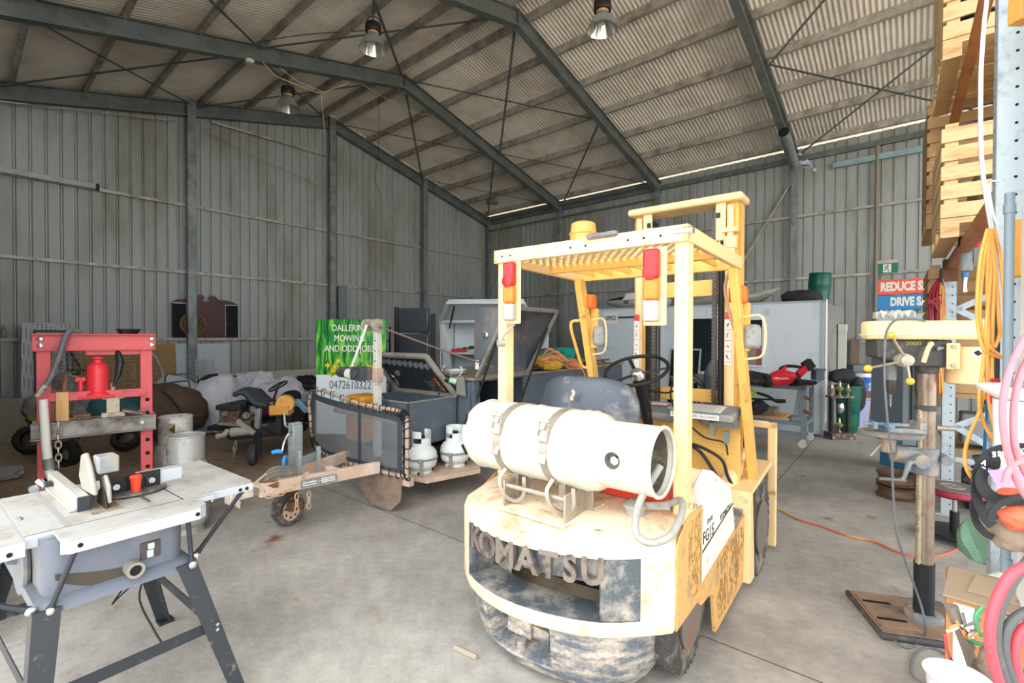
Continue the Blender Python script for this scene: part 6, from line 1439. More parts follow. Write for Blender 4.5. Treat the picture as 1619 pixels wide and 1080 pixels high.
# grey cloth bundle, teal tarp, small machine with tyres behind the press
sack(102, 660, 6.3, (.30, .30, .42), 'bundle of pale grey cloth behind the left upright of the press', mat('grey cloth', '7e7d78', .9, 0, '5f5d59', .5, 8, .3, 25), 'cloth_bundle', .4, 5, 6)
mb = MB(); mb.blob(U(172, 652, 6.6), (.44, .3, .22), 4, .2, 3, 15); single('teal_tarp', 'dark teal tarpaulin mound seen through the press frame', 'tarpaulin', mb, mat('teal tarp', '285a60', .6, 0, '1d4247', .4, 5))
def wheel_at(px, py, d, r, ax, label, tw=.05, rim='9a9a98'):
    c = U(px, py, d); c.z = max(r, c.z) if c.z < r*1.4 else c.z; t = fthing('wheel', label, 'wheel', c-V(0, 0, r))
    ax = Vector(ax).normalized(); mb = MB(); mb.lathe([(r*.6, -tw), (r*.9, -tw), (r, -tw*.6), (r, tw*.6), (r*.9, tw), (r*.6, tw)], c, ax, 32, caps=False)
    for k in range(28):
        a = 2*pi*k/28; x = (Vector((0, 0, 1))-ax*ax.z).normalized(); y = ax.cross(x); n_ = x*cos(a)+y*sin(a); M = Matrix((ax, ax.cross(n_), n_)).transposed(); mb.cbox(c+n_*r, (tw*1.7, r*.09, r*.07), M)
    wp('tyre', mb, mat('black knobbly tyre', '1d1c1b', .85, 0, '4a3d31', .3, 10), t)
    mb = MB(); mb.lathe([(r*.62, -tw*.4), (r*.55, 0), (r*.2, tw*.3), (0, tw*.3)], c, ax, 28); wp('rim', mb, mat('grey rim '+rim, rim, .4, .4), t)
wheel_at(52, 700, 5.9, .17, (.6, -.8, .5), 'knobbly black tyre lying behind the left foot of the press', .07, '4a4038')
wheel_at(108, 722, 5.0, .13, (-.15, -1, 0), 'small wheel with a bright rim behind the press chain')
wheel_at(203, 697, 5.9, .16, (.2, -.8, .7), 'black knobbly wheel behind the right side of the press', .06, '5a5046')
mb = MB(); mb.cbox(U(55, 668, 5.9), (.14, .05, .05), Matrix.Rotation(.4, 3, 'Y')); single('yellow_tool', 'black and yellow plastic tool end poking out left of the press', 'tool', mb, mat('yellow and black plastic', '8d9a2c', .5, 0, '1c1c1c', .55, 12), bevel=.01)
mb = MB(); mb.blob(G(8, 762)+V(0, 0, .04), (.2, .12, .08), 4, .5, 6, 4, flat=-.03); single('rag', 'crumpled pale grey rag on the dirty floor at the left edge', 'rag', mb, mat('pale rag', '8d8b8d', .9))
mb = MB(); mb.blob(U(88, 716, 5.6), (.18, .1, .04), 3, .4, 9, 5) if False else mb.cbox(G(62, 722)+V(0, 0, .03), (.30, .14, .06), Matrix.Rotation(.2, 3, 'Z')); single('purple_bag', 'small grey-purple packet on the floor by the knobbly tyre', 'packet', mb, mat('grey purple film', '6a6672', .5), bevel=.02)
# bed-frame tubes leaning in front of the ring
mb = MB()
for pts in ([(262, 655), (262, 600), (280, 596), (312, 598), (318, 640)], [(250, 612), (292, 606), (300, 612), (303, 655)]): mb.tube([U(x, y, 7.9) for x, y in pts], .014, 7, k=3)
single('bed_frame', 'grey tubular bed-end frame leaning behind the olive bag', 'frame', mb, mat('dark blue-grey tube', '5d6a72', .5, .2))

# ---- black tandem trailer with the ride-on mower on it
BT = Fr((-3.35, 6.05), 78)
bt = thing('low_trailer', 'low black steel trailer with a mower on it in front of the white sacks', 'trailer', BT.w(0, .8, 0), 78)
Bq = lambda x, y, v: BT.pv(x, y, v)
def B2(x, y, d): return BT.l(U(x, y, d))
M_bst = mat('dusty black steel', '2c2e31', .6, .1, '6b5d50', .2, 8)
mb = MB(); mb.beam(U(366, 691, 5.7), U(480, 679, 6.3), .06, .13); wp('drawbar', mb, M_bst, bt, bevel=.004)
mb = MB(); mb.beam(U(360, 685, 6.0), U(480, 668, 7.2), .06, .08); mb.beam(U(425, 674, 5.9), U(450, 690, 5.9), .05, .08); wp('side_rail', mb, M_bst, bt, bevel=.004)
mb = MB(); mb.beam(U(345, 672, 6.2), U(400, 676, 6.4), .12, .03); mb.beam(U(400, 672, 6.4), U(480, 664, 6.9), .9, .02); wp('deck', mb, M_board, bt)
c = G(401, 737); mb = MB(); mb.lathe([(.08, -.035), (.12, -.04), (.13, -.02), (.13, .02), (.12, .04), (.08, .035)], (c.x, c.y, .13), (1, .35, 0), 30); jw = wp('jockey_wheel', mb, mat('grey solid tyre', '45474a', .8, 0, '8a7a6a', .3, 12), bt)
mb = MB(); mb.beam((c.x+.07, c.y, .13), (c.x+.05, c.y, .40), .02, .09); wp('wheel_fork', mb, M_bst, bt)
mb = MB(); mb.chain([U(374, 700, 5.6), U(371, 722, 5.55), G(366, 745)+V(0, 0, .02)], .055, .006, .035); wp('safety_chain', mb, M_strap, bt)
mb = MB(); mb.beam(U(410, 649, 5.9), U(408, 680, 5.9), .06, .06); wp('winch_post', mb, M_galv, bt, bevel=.004)
for x0, y0, x1, y1 in ((376, 668, 403, 688),):
    mb = MB(); mb.beam(U(x0, y0, 5.6), U(x1, y1, 5.6), .03, .05); wp('lever', mb, mat('pale steel lever', 'aaa89f', .5, .2), bt)
mb = MB(); mb.cyl(U(366, 687, 5.6), U(397, 683, 5.65), .055, 16); mb.tube([U(342, 694, 5.5), U(356, 690, 5.55), U(360, 684, 5.6)], .03, 10, k=3); wp('hitch_damper', mb, mat('pale dusty casting', 'a9a598', .6, .1, '857c6c', .4, 14), bt)
# hand winch
wn = fthing('hand_winch', 'orange hand winch with a blue strap on a black post beside the mower', 'winch', U(448, 700, 5.8))
M_ow = mat('orange winch paint', 'dd9f4e', .5, 0, 'b57f3e', .3, 10)
mb = MB(); c = U(452, 640, 5.8); mb.cyl(c+V(0, .02, 0), c+V(0.02, -.06, 0), .105, 28); mb.cbox(U(446, 650, 5.8), (.23, .16, .11)); wp('winch_body', mb, M_ow, wn, bevel=.006)
mb = MB(); mb.torus(c+V(-.03, 0, .0), .105, .012, (1, -.1, 0) if False else (0, 1, 0), 28, 6, .8, 2.6); wp('strap_coil', mb, mat('blue-grey webbing', '6c93a0', .7), wn)
mb = MB(); mb.beam(U(470, 636, 5.75), U(485, 652, 5.6), .04, .05); wp('strap_end', mb, mat('blue-grey webbing', '4c8ba6', .7), wn)
mb = MB(); mb.beam(U(445, 655, 5.85), U(445, 685, 5.85), .13, .06); wp('winch_stand', mb, mat('black rubber block', '2d2f31', .7), wn)
mb = MB(); mb.tube([U(450, 655, 5.7), U(452, 675, 5.68), U(458, 678, 5.66)], .014, 8, k=2); wp('winch_handle', mb, M_galv, wn)
# mower
mw = fthing('ride_on_mower', 'maroon ride-on mower with a grey seat and exposed dirty engine', 'ride-on mower', U(405, 700, 6.6))
DM_ = 6.5
mb = MB(); rows = []
pr_s = [(383, 622, 0), (384, 616, .02), (392, 614, .03), (402, 616, .02), (410, 625, .0), (418, 632, .0), (432, 634, .0), (434, 637, .0)]
for dy in (-.22, -.14, 0, .14, .22):
    rows.append([U(x, y, DM_)+V(0, dy, -.04*abs(dy)/.22) for x, y, _ in pr_s])
mb.grid(rows); o = wp('seat', mb, mat('grey tractor seat', '41494f', .5, 0, '6c6357', .3, 10), mw, smooth=60); sm = o.modifiers.new('t', 'SOLIDIFY'); sm.thickness = .05; 
mb = MB(); mb.hexa([U(405, 662, DM_-.1), U(438, 656, DM_-.1), U(405, 662, DM_+.5), U(438, 656, DM_+.5), U(405, 641, DM_-.1), U(440, 637, DM_-.1), U(405, 641, DM_+.5), U(440, 637, DM_+.5)]); wp('body_cover', mb, mat('maroon mower paint', '5c2436', .45, 0, '3f2128', .35, 6), mw, bevel=.02)
mb = MB(); mb.hexa([U(407, 649, DM_-.115), U(432, 645, DM_-.115), U(407, 649, DM_-.11), U(432, 645, DM_-.11), U(407, 642, DM_-.115), U(432, 638, DM_-.115), U(407, 642, DM_-.11), U(432, 638, DM_-.11)]); dcl = wp('decal', mb, mat('beige decal', 'a6937f', .5), mw)
mb = MB(); c = U(419, 643.5, DM_-.13); M = Matrix.Translation(c) @ Matrix.Rotation(.14, 4, 'Y').inverted() @ Matrix.Rotation(pi/2, 4, 'X'); mb.text('Rover XL', .055, M, .001); part('decal_lettering', mb, M_mar, dcl, world=True, smooth=None)
mb = MB(); c = U(440, 613, DM_); ax = Vector((-.35, -.3, .85)).normalized(); mb.torus(c, .125, .012, ax, 32, 8); x = Vector((1, 0, .4)).normalized()
for a in (0, 2.1, 4.2): y = ax.cross(Vector((0, 1, 0))).normalized(); z = ax.cross(y); mb.beam(c, c+y*cos(a)*.12+z*sin(a)*.12, .02, .01)
wp('steering_wheel', mb, M_black, mw)
mb = MB(); mb.tube([c, U(433, 636, DM_)], .016, 8); wp('steering_column', mb, M_mar, mw)
mb = MB(); mb.cbox(U(371, 645, DM_-.1), (.33, .3, .07)); mb.cbox(U(385, 640, DM_), (.22, .3, .06)); wp('engine_cowl', mb, mat('dark purple-black cowl', '3a333c', .5, 0, '5e4f4c', .3, 10), mw, bevel=.015)
mb = MB(); mb.cbox(U(372, 662, DM_-.05), (.26, .28, .22)); mb.cyl(U(357, 655, DM_-.2), U(357, 655, DM_+.1), .06, 16); mb.cyl(U(390, 660, DM_-.25), U(390, 660, DM_-.05), .05, 14); mb.cbox(U(395, 668, DM_-.1), (.14, .2, .12)); wp('engine_block', mb, mat('oily rusty engine', '6b5a4a', .6, .3, 'a09488', .45, 14), mw, bevel=.01)
mb = MB(); mb.tube([U(352, 668, DM_-.2), U(348, 680, DM_-.2), U(344, 692, DM_-.2)], .02, 8, k=3); mb.tube([U(395, 645, DM_-.25), U(404, 650, DM_-.25), U(405, 660, DM_-.25), U(398, 668, DM_-.25)], .006, 6, k=4); wp('exhaust_pipe', mb, M_strap, mw)
mb = MB(); mb.cbox(U(375, 675, DM_), (.5, .5, .06)); mb.beam(U(400, 672, DM_-.1), U(470, 664, DM_+.2), .4, .04); wp('chassis_plate', mb, M_bst, mw, bevel=.01)
for px, py, d, r in ((412, 672, 6.9, .16), (372, 680, 6.9, .16)):
    mb = MB(); c = U(px, py, d); mb.lathe([(r*.4, -.06), (r*.9, -.06), (r, -.04), (r, .04), (r*.9, .06), (r*.4, .06)], c, (.1, 1, 0), 24); wp('mower_wheel', mb, M_tyre, mw)
wheel_at(476, 664, 6.4, .16, (1, .15, 0), 'grey tyre lying on the low trailer beside the laced guard', .08, '55585a')
mb = MB(); mb.blob(U(460, 632, 7.0), (.13, .12, .10), 3, .4, 5, 2); single('black_pouch', 'black fabric pouch on the mower behind the orange winch', 'bag', mb, M_black)

# ================================================================ FITTINGS ON THE GABLE WALL
a, b_ = onA(-30, 272, .12), onA(150, 301, .12)
rt = thing('roller_tube', 'long white roller blind tube fixed along the upper rail of the left wall', 'roller tube', W(b_[0], .12, GZ[2]), 0)
mb = MB(WF); mb.box(b_[0], 12.3, .08, .15, GZ[2]-.02, GZ[2]+.08); wp('tube', mb, mat('off-white ribbed tube', 'b2b0a6', .5, 0, '938f82', .4, 4), rt, bevel=.012)
mb = MB(WF); mb.box(b_[0]-.05, b_[0], .07, .16, GZ[2]-.03, GZ[2]+.09); wp('tube_cap', mb, M_black, rt, bevel=.01)
mb = MB(WF); mb.tube([(12.2, .20, EAVE-.20), (9.6, .20, EAVE+.35)], .012, 6); mb.tube([(9.0, .2, EAVE+.42), (8.9, .2, EAVE+.3), (6.3, .2, EAVE-.25), (6.15, .2, EAVE-.1), (6.15, .2, APEX-.25)], .012, 6, k=2) ; single('wall_conduit', 'thin grey conduit running along the gable wall under the rafter', 'conduit', mb, M_purl)
mb = MB(WF); p = onA(541, 480, .1); mb.box(p[0]-.13, p[0]+.13, .03, .14, p[2]-.45, p[2]+.45); single('switchboard_box', 'tall grey switch cabinet on the wall above the green board', 'electrical box', mb, mat('grey cabinet steel', '7b7f80', .5, .1), bevel=.005)
for x, y, r_, l_ in ((533, 412, .05, 'small bright hole in the wall sheeting beside the second steel column'), (705, 455, .035, 'small bright hole in the wall sheeting near the far corner')): 
    pass
# ================================================================ EAVE WALL SIDE (right)
def wB(px, py, off): return W(*onB(px, py, off))
M_off = mat('cool white sandwich panel', 'cdd6dc', .4, 0, 'bcc4c8', .3, 2); M_offs = mat('grey-brown office side', '8e8c88', .5, 0, '77736d', .4, 3)
S0, S1, B0, B1, OH = .55, 3.52, 6.62, 10.76, 2.18
of = thing('site_office', 'white flat-roofed site office cabin with a sliding door and windows', 'cabin', W((S0+S1)/2, (B0+B1)/2, 0), -WY)
mb = MB(WF); mb.box(S0, S1-.05, B0, B1-.0, 0, OH-.01); wp('office_shell', mb, M_offs, of)
mb = MB(WF); mb.box(S1-.05, S1, B0-.02, B1+.02, 0.02, OH); wp('front_panel', mb, M_off, of, bevel=.004)
mb = MB(WF)
for b in (7.75, 8.95, 9.72): mb.box(S1, S1+.003, b-.004, b+.004, .02, OH)
mb.box(S1, S1+.012, B1-.02, B1+.025, 0, OH+.01); mb.box(S1-.02, S1+.012, B0, B1+.02, OH-.02, OH+.012); wp('panel_joint', mb, mat('joint grey', 'a7b0b5', .5), of)
mb = MB(WF); bL, bR = onB(978, 491, S1)[1], onB(1052, 491, S1)[1]; mb.box(S1, S1+.04, bL, bR, OH-.20, OH-.17); wp('door_track', mb, M_black, of)
def onO(px, py): return onB(px, py, S1)
for x0, y0, x1, y1 in ((1072, 503, 1133, 586), (1172, 504, 1205, 575)):
    a, b_ = onO(x0, y0), onO(x1, y1); b0_, b1_ = min(a[1], b_[1]), max(a[1], b_[1]); z1_, z0_ = max(a[2], b_[2]), min(a[2], b_[2])
    mb = MB(WF); f = .035
    mb.box(S1, S1+.03, b0_-f, b1_+f, z1_, z1_+f); mb.box(S1, S1+.03, b0_-f, b1_+f, z0_-f, z0_); mb.box(S1, S1+.03, b0_-f, b0_, z0_, z1_); mb.box(S1, S1+.03, b1_, b1_+f, z0_, z1_); wf_ = wp('window_frame', mb, M_off, of, bevel=.003)
    mb = MB(WF); mb.box(S1+.002, S1+.006, b0_, b1_, z0_, z1_); part('pane', mb, mat('dark window glass', '1f2a30', .08), wf_, world=True)
    if x0 > 1100:
        pass
        mb = MB(WF); mb.box(S1+.007, S1+.009, b0_+.02, b1_-.09, z0_+.0, z0_+.68*(z1_-z0_)); part('poster', mb, mat('beige poster behind glass', '8f867a', .5, 0, '77706a', .4, 6), wf_, world=True)
        mb = MB(WF); mb.box(S1+.007, S1+.009, b1_-.09, b1_-.01, z0_+.0, z0_+.62*(z1_-z0_)); part('poster', mb, mat('red book spine', 'a3505a', .5), wf_, world=True)
        mb = MB(WF)
        for k in range(5): mb.tube([(S1+.012, b0_+.06+k*.012, z0_+.40-k*.02), (S1+.012, b0_+.16+k*.016, z0_+.46-k*.025), (S1+.012, b0_+.26+k*.02, z0_+.34-k*.02)], .004, 5, k=4)
        part('white_logo', mb, M_paper, wf_, world=True)
mb = MB(WF); a, b_ = onO(955, 494), onO(976, 511); mb.box(S1+.003, S1+.010, a[1], b_[1], b_[2], a[2]); osg = wp('office_sign', mb, M_paper, of)
c = W(S1+.012, (a[1]+b_[1])/2, (a[2]+b_[2])/2); nW = -DA; M = Matrix(((DB.x, 0, nW.x, c.x), (DB.y, 0, nW.y, c.y), (0, 1, 0, c.z), (0, 0, 0, 1)))
mb = MB(); mb.text('OFFICE', .125, M, .001, sx=.62, off=.002); part('sign_lettering', mb, M_ink, osg, world=True, smooth=None)
mb = MB(WF); a = onO(1213, 490); mb.box(S1+.0, S1+.02, a[1]-.03, a[1]+.03, a[2]-.04, a[2]+.04); wp('wall_sensor', mb, M_galv, of)
# white conduit on the office corner
mb = MB(WF); mb.tube([(S1-.10, B1+.03, OH-.02), (S1-.06, B1+.05, OH+.02), (S1-.05, B1+.05, OH-.1), (S1-.05, B1+.05, .25), (S1-.08, B1+.03, .2)], .014, 7, k=0); wp('conduit', mb, M_white, of)
p = W(1.6, 10.95, 0); mb = MB(WF); mb.box(1.55, 1.72, B1+.02, B1+.14, .9, 1.75); mb.box(1.53, 1.74, B1+.02, B1+.15, 1.70, 1.84); single('downpipe_box', 'short white square pipe fixed to the side of the site office', 'pipe', mb, mat('cream plastic', 'c9cabf', .5))
# things on the office roof
mb = MB(WF); bl, br_ = onB(957, 470, 2.4)[1], onB(1040, 470, 2.4)[1]
bo = thing('model_boat', 'white model speedboat numbered 33 on the office roof', 'boat', W(2.4, (bl+br_)/2, OH), -WY)
st_ = [(bl, .02, .22, .26), (bl+.10, .10, .16, .26), (bl+.5, .24, .06, .25), (bl+1.0, .28, .02, .26), (br_+.2, .27, .02, .26)]
rows = []
for b, hw, zk, zg in st_: rows.append([(2.4-hw, b, OH+zg), (2.4-hw*.9, b, OH+zg*.6+zk*.4), (2.4-hw*.4, b, OH+zk+.02), (2.4, b, OH+zk), (2.4+hw*.4, b, OH+zk+.02), (2.4+hw*.9, b, OH+zg*.6+zk*.4), (2.4+hw, b, OH+zg)])
mb = MB(WF); idx = [[mb.a(p) for p in r_] for r_ in rows]
for i in range(len(idx)-1):
    for j in range(6): mb.f.append([idx[i][j], idx[i][j+1], idx[i+1][j+1], idx[i+1][j]])
    mb.f.append([idx[i][6], idx[i][0], idx[i+1][0], idx[i+1][6]])
mb.f.append(idx[-1]); mb.f.append(idx[0]); wp('hull', mb, mat('dusty white hull', 'c3c5c0', .35, 0, 'a39f94', .3, 5), bo, smooth=50)
mb = MB(WF); mb.prism([(bl+.5, OH+.26), (bl+.62, OH+.40), (bl+.85, OH+.42), (bl+1.3, OH+.28)], 'x', 2.25, 2.55); wp('deck_cowl', mb, M_white, bo, bevel=.01)
mb = MB(WF); mb.prism([(bl+.1, OH+.27), (bl+.45, OH+.33), (bl+.6, OH+.33), (bl+.55, OH+.27)], 'x', 2.25, 2.55); wp('cockpit_cover', mb, M_black, bo)
c = W(2.69, (bl+br_)/2+.02, OH+.185); M = Matrix(((DB.x, 0, nW.x, c.x), (DB.y, 0, nW.y, c.y), (0, 1, 0, c.z), (0, 0, 0, 1)))
mb = MB(); mb.text('33', .12, M, .01); wp('hull_number', mb, M_ink, bo, smooth=None)
bl, br_ = onB(1098, 470, 2.2)[1], onB(1231, 457, 2.2)[1]
bo = thing('dinghy', 'grey aluminium dinghy with a pointed bow on the office roof', 'boat', W(2.2, (bl+br_)/2, OH), -WY)
st_ = [(bl-.2, .30, .0, .20), (bl+.6, .36, .0, .24), (bl+1.2, .26, .04, .27), (br_-.2, .10, .18, .34), (br_+.02, .015, .34, .37)]
rows = [[(2.2-hw, b, OH+zg), (2.2-hw*.9, b, OH+zg*.5+zk*.5), (2.2-hw*.5, b, OH+zk+.01), (2.2, b, OH+zk), (2.2+hw*.5, b, OH+zk+.01), (2.2+hw*.9, b, OH+zg*.5+zk*.5), (2.2+hw, b, OH+zg)] for b, hw, zk, zg in st_]
mb = MB(WF); idx = [[mb.a(p) for p in r_] for r_ in rows]
for i in range(len(idx)-1):
    for j in range(6): mb.f.append([idx[i][j], idx[i][j+1], idx[i+1][j+1], idx[i+1][j]])
mb.f.append(idx[0]); o = wp('hull', mb, mat('dull aluminium hull', 'a7a59c', .45, .3, '8a857a', .35, 6), bo, smooth=50); sm = o.modifiers.new('t', 'SOLIDIFY'); sm.thickness = .01
mb = MB(WF); mb.prism([(bl-.1, OH+.02), (bl-.1, OH+.2), (bl+.1, OH+.31), (bl+.35, OH+.31), (bl+.6, OH+.2), (bl+.6, OH+.02)], 'x', 2.35, 2.40); wp('wheel_arch', mb, mat('grey arch', '9a9b97', .5, .2), bo)
mb = MB(WF); b = onB(1262, 468, 2.9)[1]; mb.blob((2.9, b, OH+.12), (.2, .30, .13), 4, .25, 3, 6, flat=-.12); single('black_duffel', 'black fabric bag slumped over the front edge of the office roof', 'bag', mb, mat('black fabric', '2a2a2e', .8, 0, '45434a', .3, 6), smooth=70)
mb = MB(WF); b = onB(1293, 450, 2.6)[1]; z0_ = OH; rows = []
for k in range(10): mb.ring
mb.lathe([(.15, 0), (.155, .05), (.165, .08), (.16, .10), (.17, .30), (.178, .32), (.178, .36), (.17, .52), (.18, .54), (.17, .55), (.14, .55), (.13, .02), (0, .02)], (2.6, b, OH), (.0, .06, 1), 24); single('green_drum', 'tall dark green plastic pot stack on the office roof', 'pot', mb, mat('dark green plastic', '0f5a47', .35, 0, '0b4436', .3, 6))
# leaning solar panel, backpack
a, b_ = onB(1058, 549, 3.65), onB(1107, 596, 3.65)
sp = thing('solar_panel', 'framed black solar panel leaning on the office front', 'solar panel', W(3.9, (a[1]+b_[1])/2, .0), -WY)
zb_, zt_ = 0.02, a[2]; B0_, B1_ = a[1], b_[1]
mb = MB(WF); mb.hexa([(3.80, B0_, zb_), (3.80, B1_, zb_), (3.83, B0_, zb_), (3.83, B1_, zb_), (3.56, B0_, zt_), (3.56, B1_, zt_), (3.59, B0_, zt_), (3.59, B1_, zt_)]); wp('panel_frame', mb, M_galv, sp)
mb = MB(WF); e = .03; mb.hexa([(3.825, B0_+e, zb_+e), (3.825, B1_-e, zb_+e), (3.84, B0_+e, zb_+e), (3.84, B1_-e, zb_+e), (3.585, B0_+e, zt_-e), (3.585, B1_-e, zt_-e), (3.60, B0_+e, zt_-e), (3.60, B1_-e, zt_-e)])
wp('cells', mb, mat('black solar cells', '171c26', .15, 0, '2a3240', .4, 30), sp)
mb = MB(); c = U(1127, 606, 5.6); mb.blob(c, (.10, .10, .26), 5, .12, 4, 8); bp_ = thing('backpack', 'dark blue-grey backpack hanging behind the forklift mast', 'backpack', c-V(0, 0, .26)); wp('pack_body', mb, mat('blue-grey nylon', '3c424e', .8, 0, '5d5a58', .3, 8, .2, 40), bp_, smooth=70)
mb = MB(); mb.blob(U(1130, 583, 5.55), (.08, .09, .13), 4, .12, 5, 9); wp('pack_flap', mb, mat('grey nylon flap', '6c6a68', .8), bp_, smooth=70)
hk = thing('tube_stand', 'bent dark tube stand carrying the backpack behind the forklift', 'stand', G(1117, 690), 0)
mb = MB(); mb.tube([U(1060, 612, 5.3), U(1068, 602, 5.3), U(1092, 598, 5.35), U(1110, 610, 5.4), U(1116, 640, 5.5), G(1117, 700)], .014, 8, k=4); mb.tube([U(1096, 590, 5.6), U(1112, 606, 5.6), U(1104, 640, 5.6), G(1098, 700)], .013, 8, k=3); wp('stand_tube', mb, M_bst, hk)

# ---- steel bench with blower
gF = G(1272, 706); gN = gF
db = Vector((DB.x, DB.y, 0)); da = Vector((DA.x, DA.y, 0)); BH = U(1262, 604, gF.y).z
class BF_:
    def w(self, u, v, z=0.0): return Vector((gF.x, gF.y, 0))+db*u+da*v+Vector((0, 0, z))
BFR = BF_()
bn = thing('steel_bench', 'steel welding bench on castors in front of the site office', 'bench', BFR.w(-.9, .4, 0), -WY)
M_bench = mat('brown rusty bench top', '8d7c6c', .55, .2, '6a5a4d', .45, 5); M_bleg = mat('blue-grey bench leg', '77858e', .5, .2, '8d7a6a', .35, 10)
BL, BD = 1.95, .66
mb = MB(BFR); mb.box(-BL, .12, -.08, BD+.1, BH-.015, BH); wp('bench_top', mb, M_bench, bn, bevel=.003)
mb = MB(BFR); mb.box(-BL+.05, 0, -.03, 0, BH-.09, BH-.015); mb.box(-.03, 0, 0, BD, BH-.09, BH-.015); wp('bench_apron', mb, M_bleg, bn)
for u in (0, -BL+.1):
    for v in (0, BD):
        mb = MB(BFR); mb.box(u-.04, u+.03, v-.03, v+.04, .13, BH-.015); lg = wp('leg', mb, M_bleg, bn, bevel=.004)
        mb = MB(BFR); mb.cyl((u-.02, v-.03, .055), (u-.02, v+.01, .055), .05, 20); mb.box(u-.04, u+.02, v-.035, v+.02, .10, .13); part('castor', mb, mat('white castor', 'c9c5bd', .4), lg, world=True)
mb = MB(BFR); mb.box(-BL+.1, 0, -.02, .02, .32, .37); mb.box(-BL+.1, 0, BD-.02, BD+.02, .32, .37); mb.box(-.02, .02, 0, BD, .32, .37); mb.box(-BL+.1, 0, 0.0, .03, .16, .22); wp('stretcher', mb, M_bleg, bn)
for z in (.75, .55):
    mb = MB(BFR); mb.beam((.01, -.05, z), (.10, -.09, z-.05), .05, .02); mb.beam((.08, -.09, z-.05), (.10, -.09, z+.06), .05, .02); wp('hook', mb, M_rust, bn)
mb = MB(BFR); mb.box(-1.35, -.28, .1, .6, .372, .40); single('orange_shelf', 'flat orange tray on the lower rails of the steel bench', 'tray', mb, M_ow, bevel=.004)
mb = MB(BFR); mb.box(-1.4, -.42, .15, .55, .405, .50); single('brown_board', 'brown board lying on the orange tray under the bench', 'board', mb, M_bench, bevel=.004)
# blower
q = lambda x, y, d=6.75: U(x, y, d)
bw = thing('leaf_blower', 'red and black cordless leaf blower lying on the steel bench', 'leaf blower', q(1225, 604)+V(0, 0, 0), 0)
M_mred = mat('bright red tool plastic', 'd62634', .35)
mb = MB(); rg_ = []
for x, y, rx, rz in ((1217, 598, .07, .07), (1222, 597, .09, .10), (1234, 594, .10, .12), (1245, 594, .10, .10), (1254, 594, .09, .08)):
    c = q(x, y); rg_.append([mb.a(c+V(0, cos(2*pi*k/16)*rx, sin(2*pi*k/16)*rz)) for k in range(16)])
mb.skin(rg_); wp('blower_body', mb, M_mred, bw, smooth=50)
mb = MB(); mb.tube([q(1238, 585), q(1234, 580), q(1245, 576), q(1262, 577), q(1273, 580)], .022, 10, k=4); wp('handle', mb, M_black, bw)
mb = MB(); mb.beam(q(1228, 592), q(1242, 576), .08, .05); mb.beam(q(1262, 590), q(1280, 572), .09, .09); wp('handle_frame', mb, M_mred, bw, bevel=.015)
mb = MB(); mb.cbox(q(1278, 574), (.13, .10, .14), Matrix.Rotation(-.6, 3, 'Y')); wp('battery', mb, M_black, bw, bevel=.015)
mb = MB(); mb.lathe([(.06, 0), (.095, .03), (.095, .12), (.06, .14), (0, .14)], q(1247, 597)+V(0, 0, -.0), (1, 0, 0), 22); wp('fan_housing', mb, M_black, bw)
mb = MB(); mb.tube([q(1217, 600), q(1195, 600), q(1165, 598)], [.075, .06, .06], 18); mb.cyl(q(1208, 600), q(1216, 600), .09, 18); wp('nozzle_tube', mb, M_black, bw)
mb = MB(); mb.tube([q(1260, 601, 6.6), q(1290, 602, 6.6)], [.045, .03], 12); single('nozzle_tip', 'short black blower nozzle lying at the right end of the bench', 'nozzle', mb, M_black)
mb = MB(); mb.tube([q(1165, 585, 7.0), q(1190, 590, 6.95), q(1215, 594, 6.9)], [.05, .055, .05], 14); single('spare_tube', 'black curved blower tube lying behind the leaf blower', 'tube', mb, M_black)
mb = MB(); c = q(1236, 595.5, 6.62); M = Matrix.Translation(c) @ Matrix.Rotation(pi/2, 4, 'X'); mb.text('Milwaukee', .045, M, .001); wp('blower_lettering', mb, M_paper, bw, smooth=None)
mb = MB(); c = q(1293, 590, 6.95); mb.cbox(c+V(0, 0, .0), (.13, .12, .14)); mb.cbox(c+V(0, 0, .08), (.18, .12, .03)); single('bench_vise', 'small blue-grey vise on the back corner of the steel bench', 'vise', mb, mat('blue-grey vise', '4e5a68', .5, .2), bevel=.008)
# trimmer under the bench
tm = thing('hedge_trimmer', 'black and lime cordless trimmer lying under the steel bench', 'trimmer', q(1195, 640, 7.0)-V(0, 0, .1))
mb = MB(); mb.tube([q(1186, 612, 7), q(1196, 618, 7), q(1192, 624, 7), q(1184, 626, 7)], .02, 8, k=3); wp('lime_handle', mb, mat('lime plastic', '9db52c', .4), tm)
mb = MB(); mb.tube([q(1195, 618, 7), q(1215, 624, 7), q(1228, 632, 7), q(1242, 632, 7)], .022, 8, k=3); mb.tube([q(1178, 628, 7), q(1215, 629, 7), q(1242, 630, 7)], .014, 8); mb.blob(q(1200, 640, 7), (.12, .1, .10), 3, .5, 8, 3); mb.blob(q(1186, 648, 7), (.15, .1, .05), 3, .4, 8, 5); wp('trimmer_body', mb, M_black, tm)
mb = MB(); 
for dx in (0, 5, 9): mb.tube([q(1264+dx*.3, 612, 7.1), q(1256+dx, 664, 7.1)], .012, 6)
mb.cbox(q(1258, 662, 7.1), (.14, .05, .10)); single('long_clamps', 'two long steel bar clamps hanging under the bench beside its front leg', 'clamp', mb, M_steel)
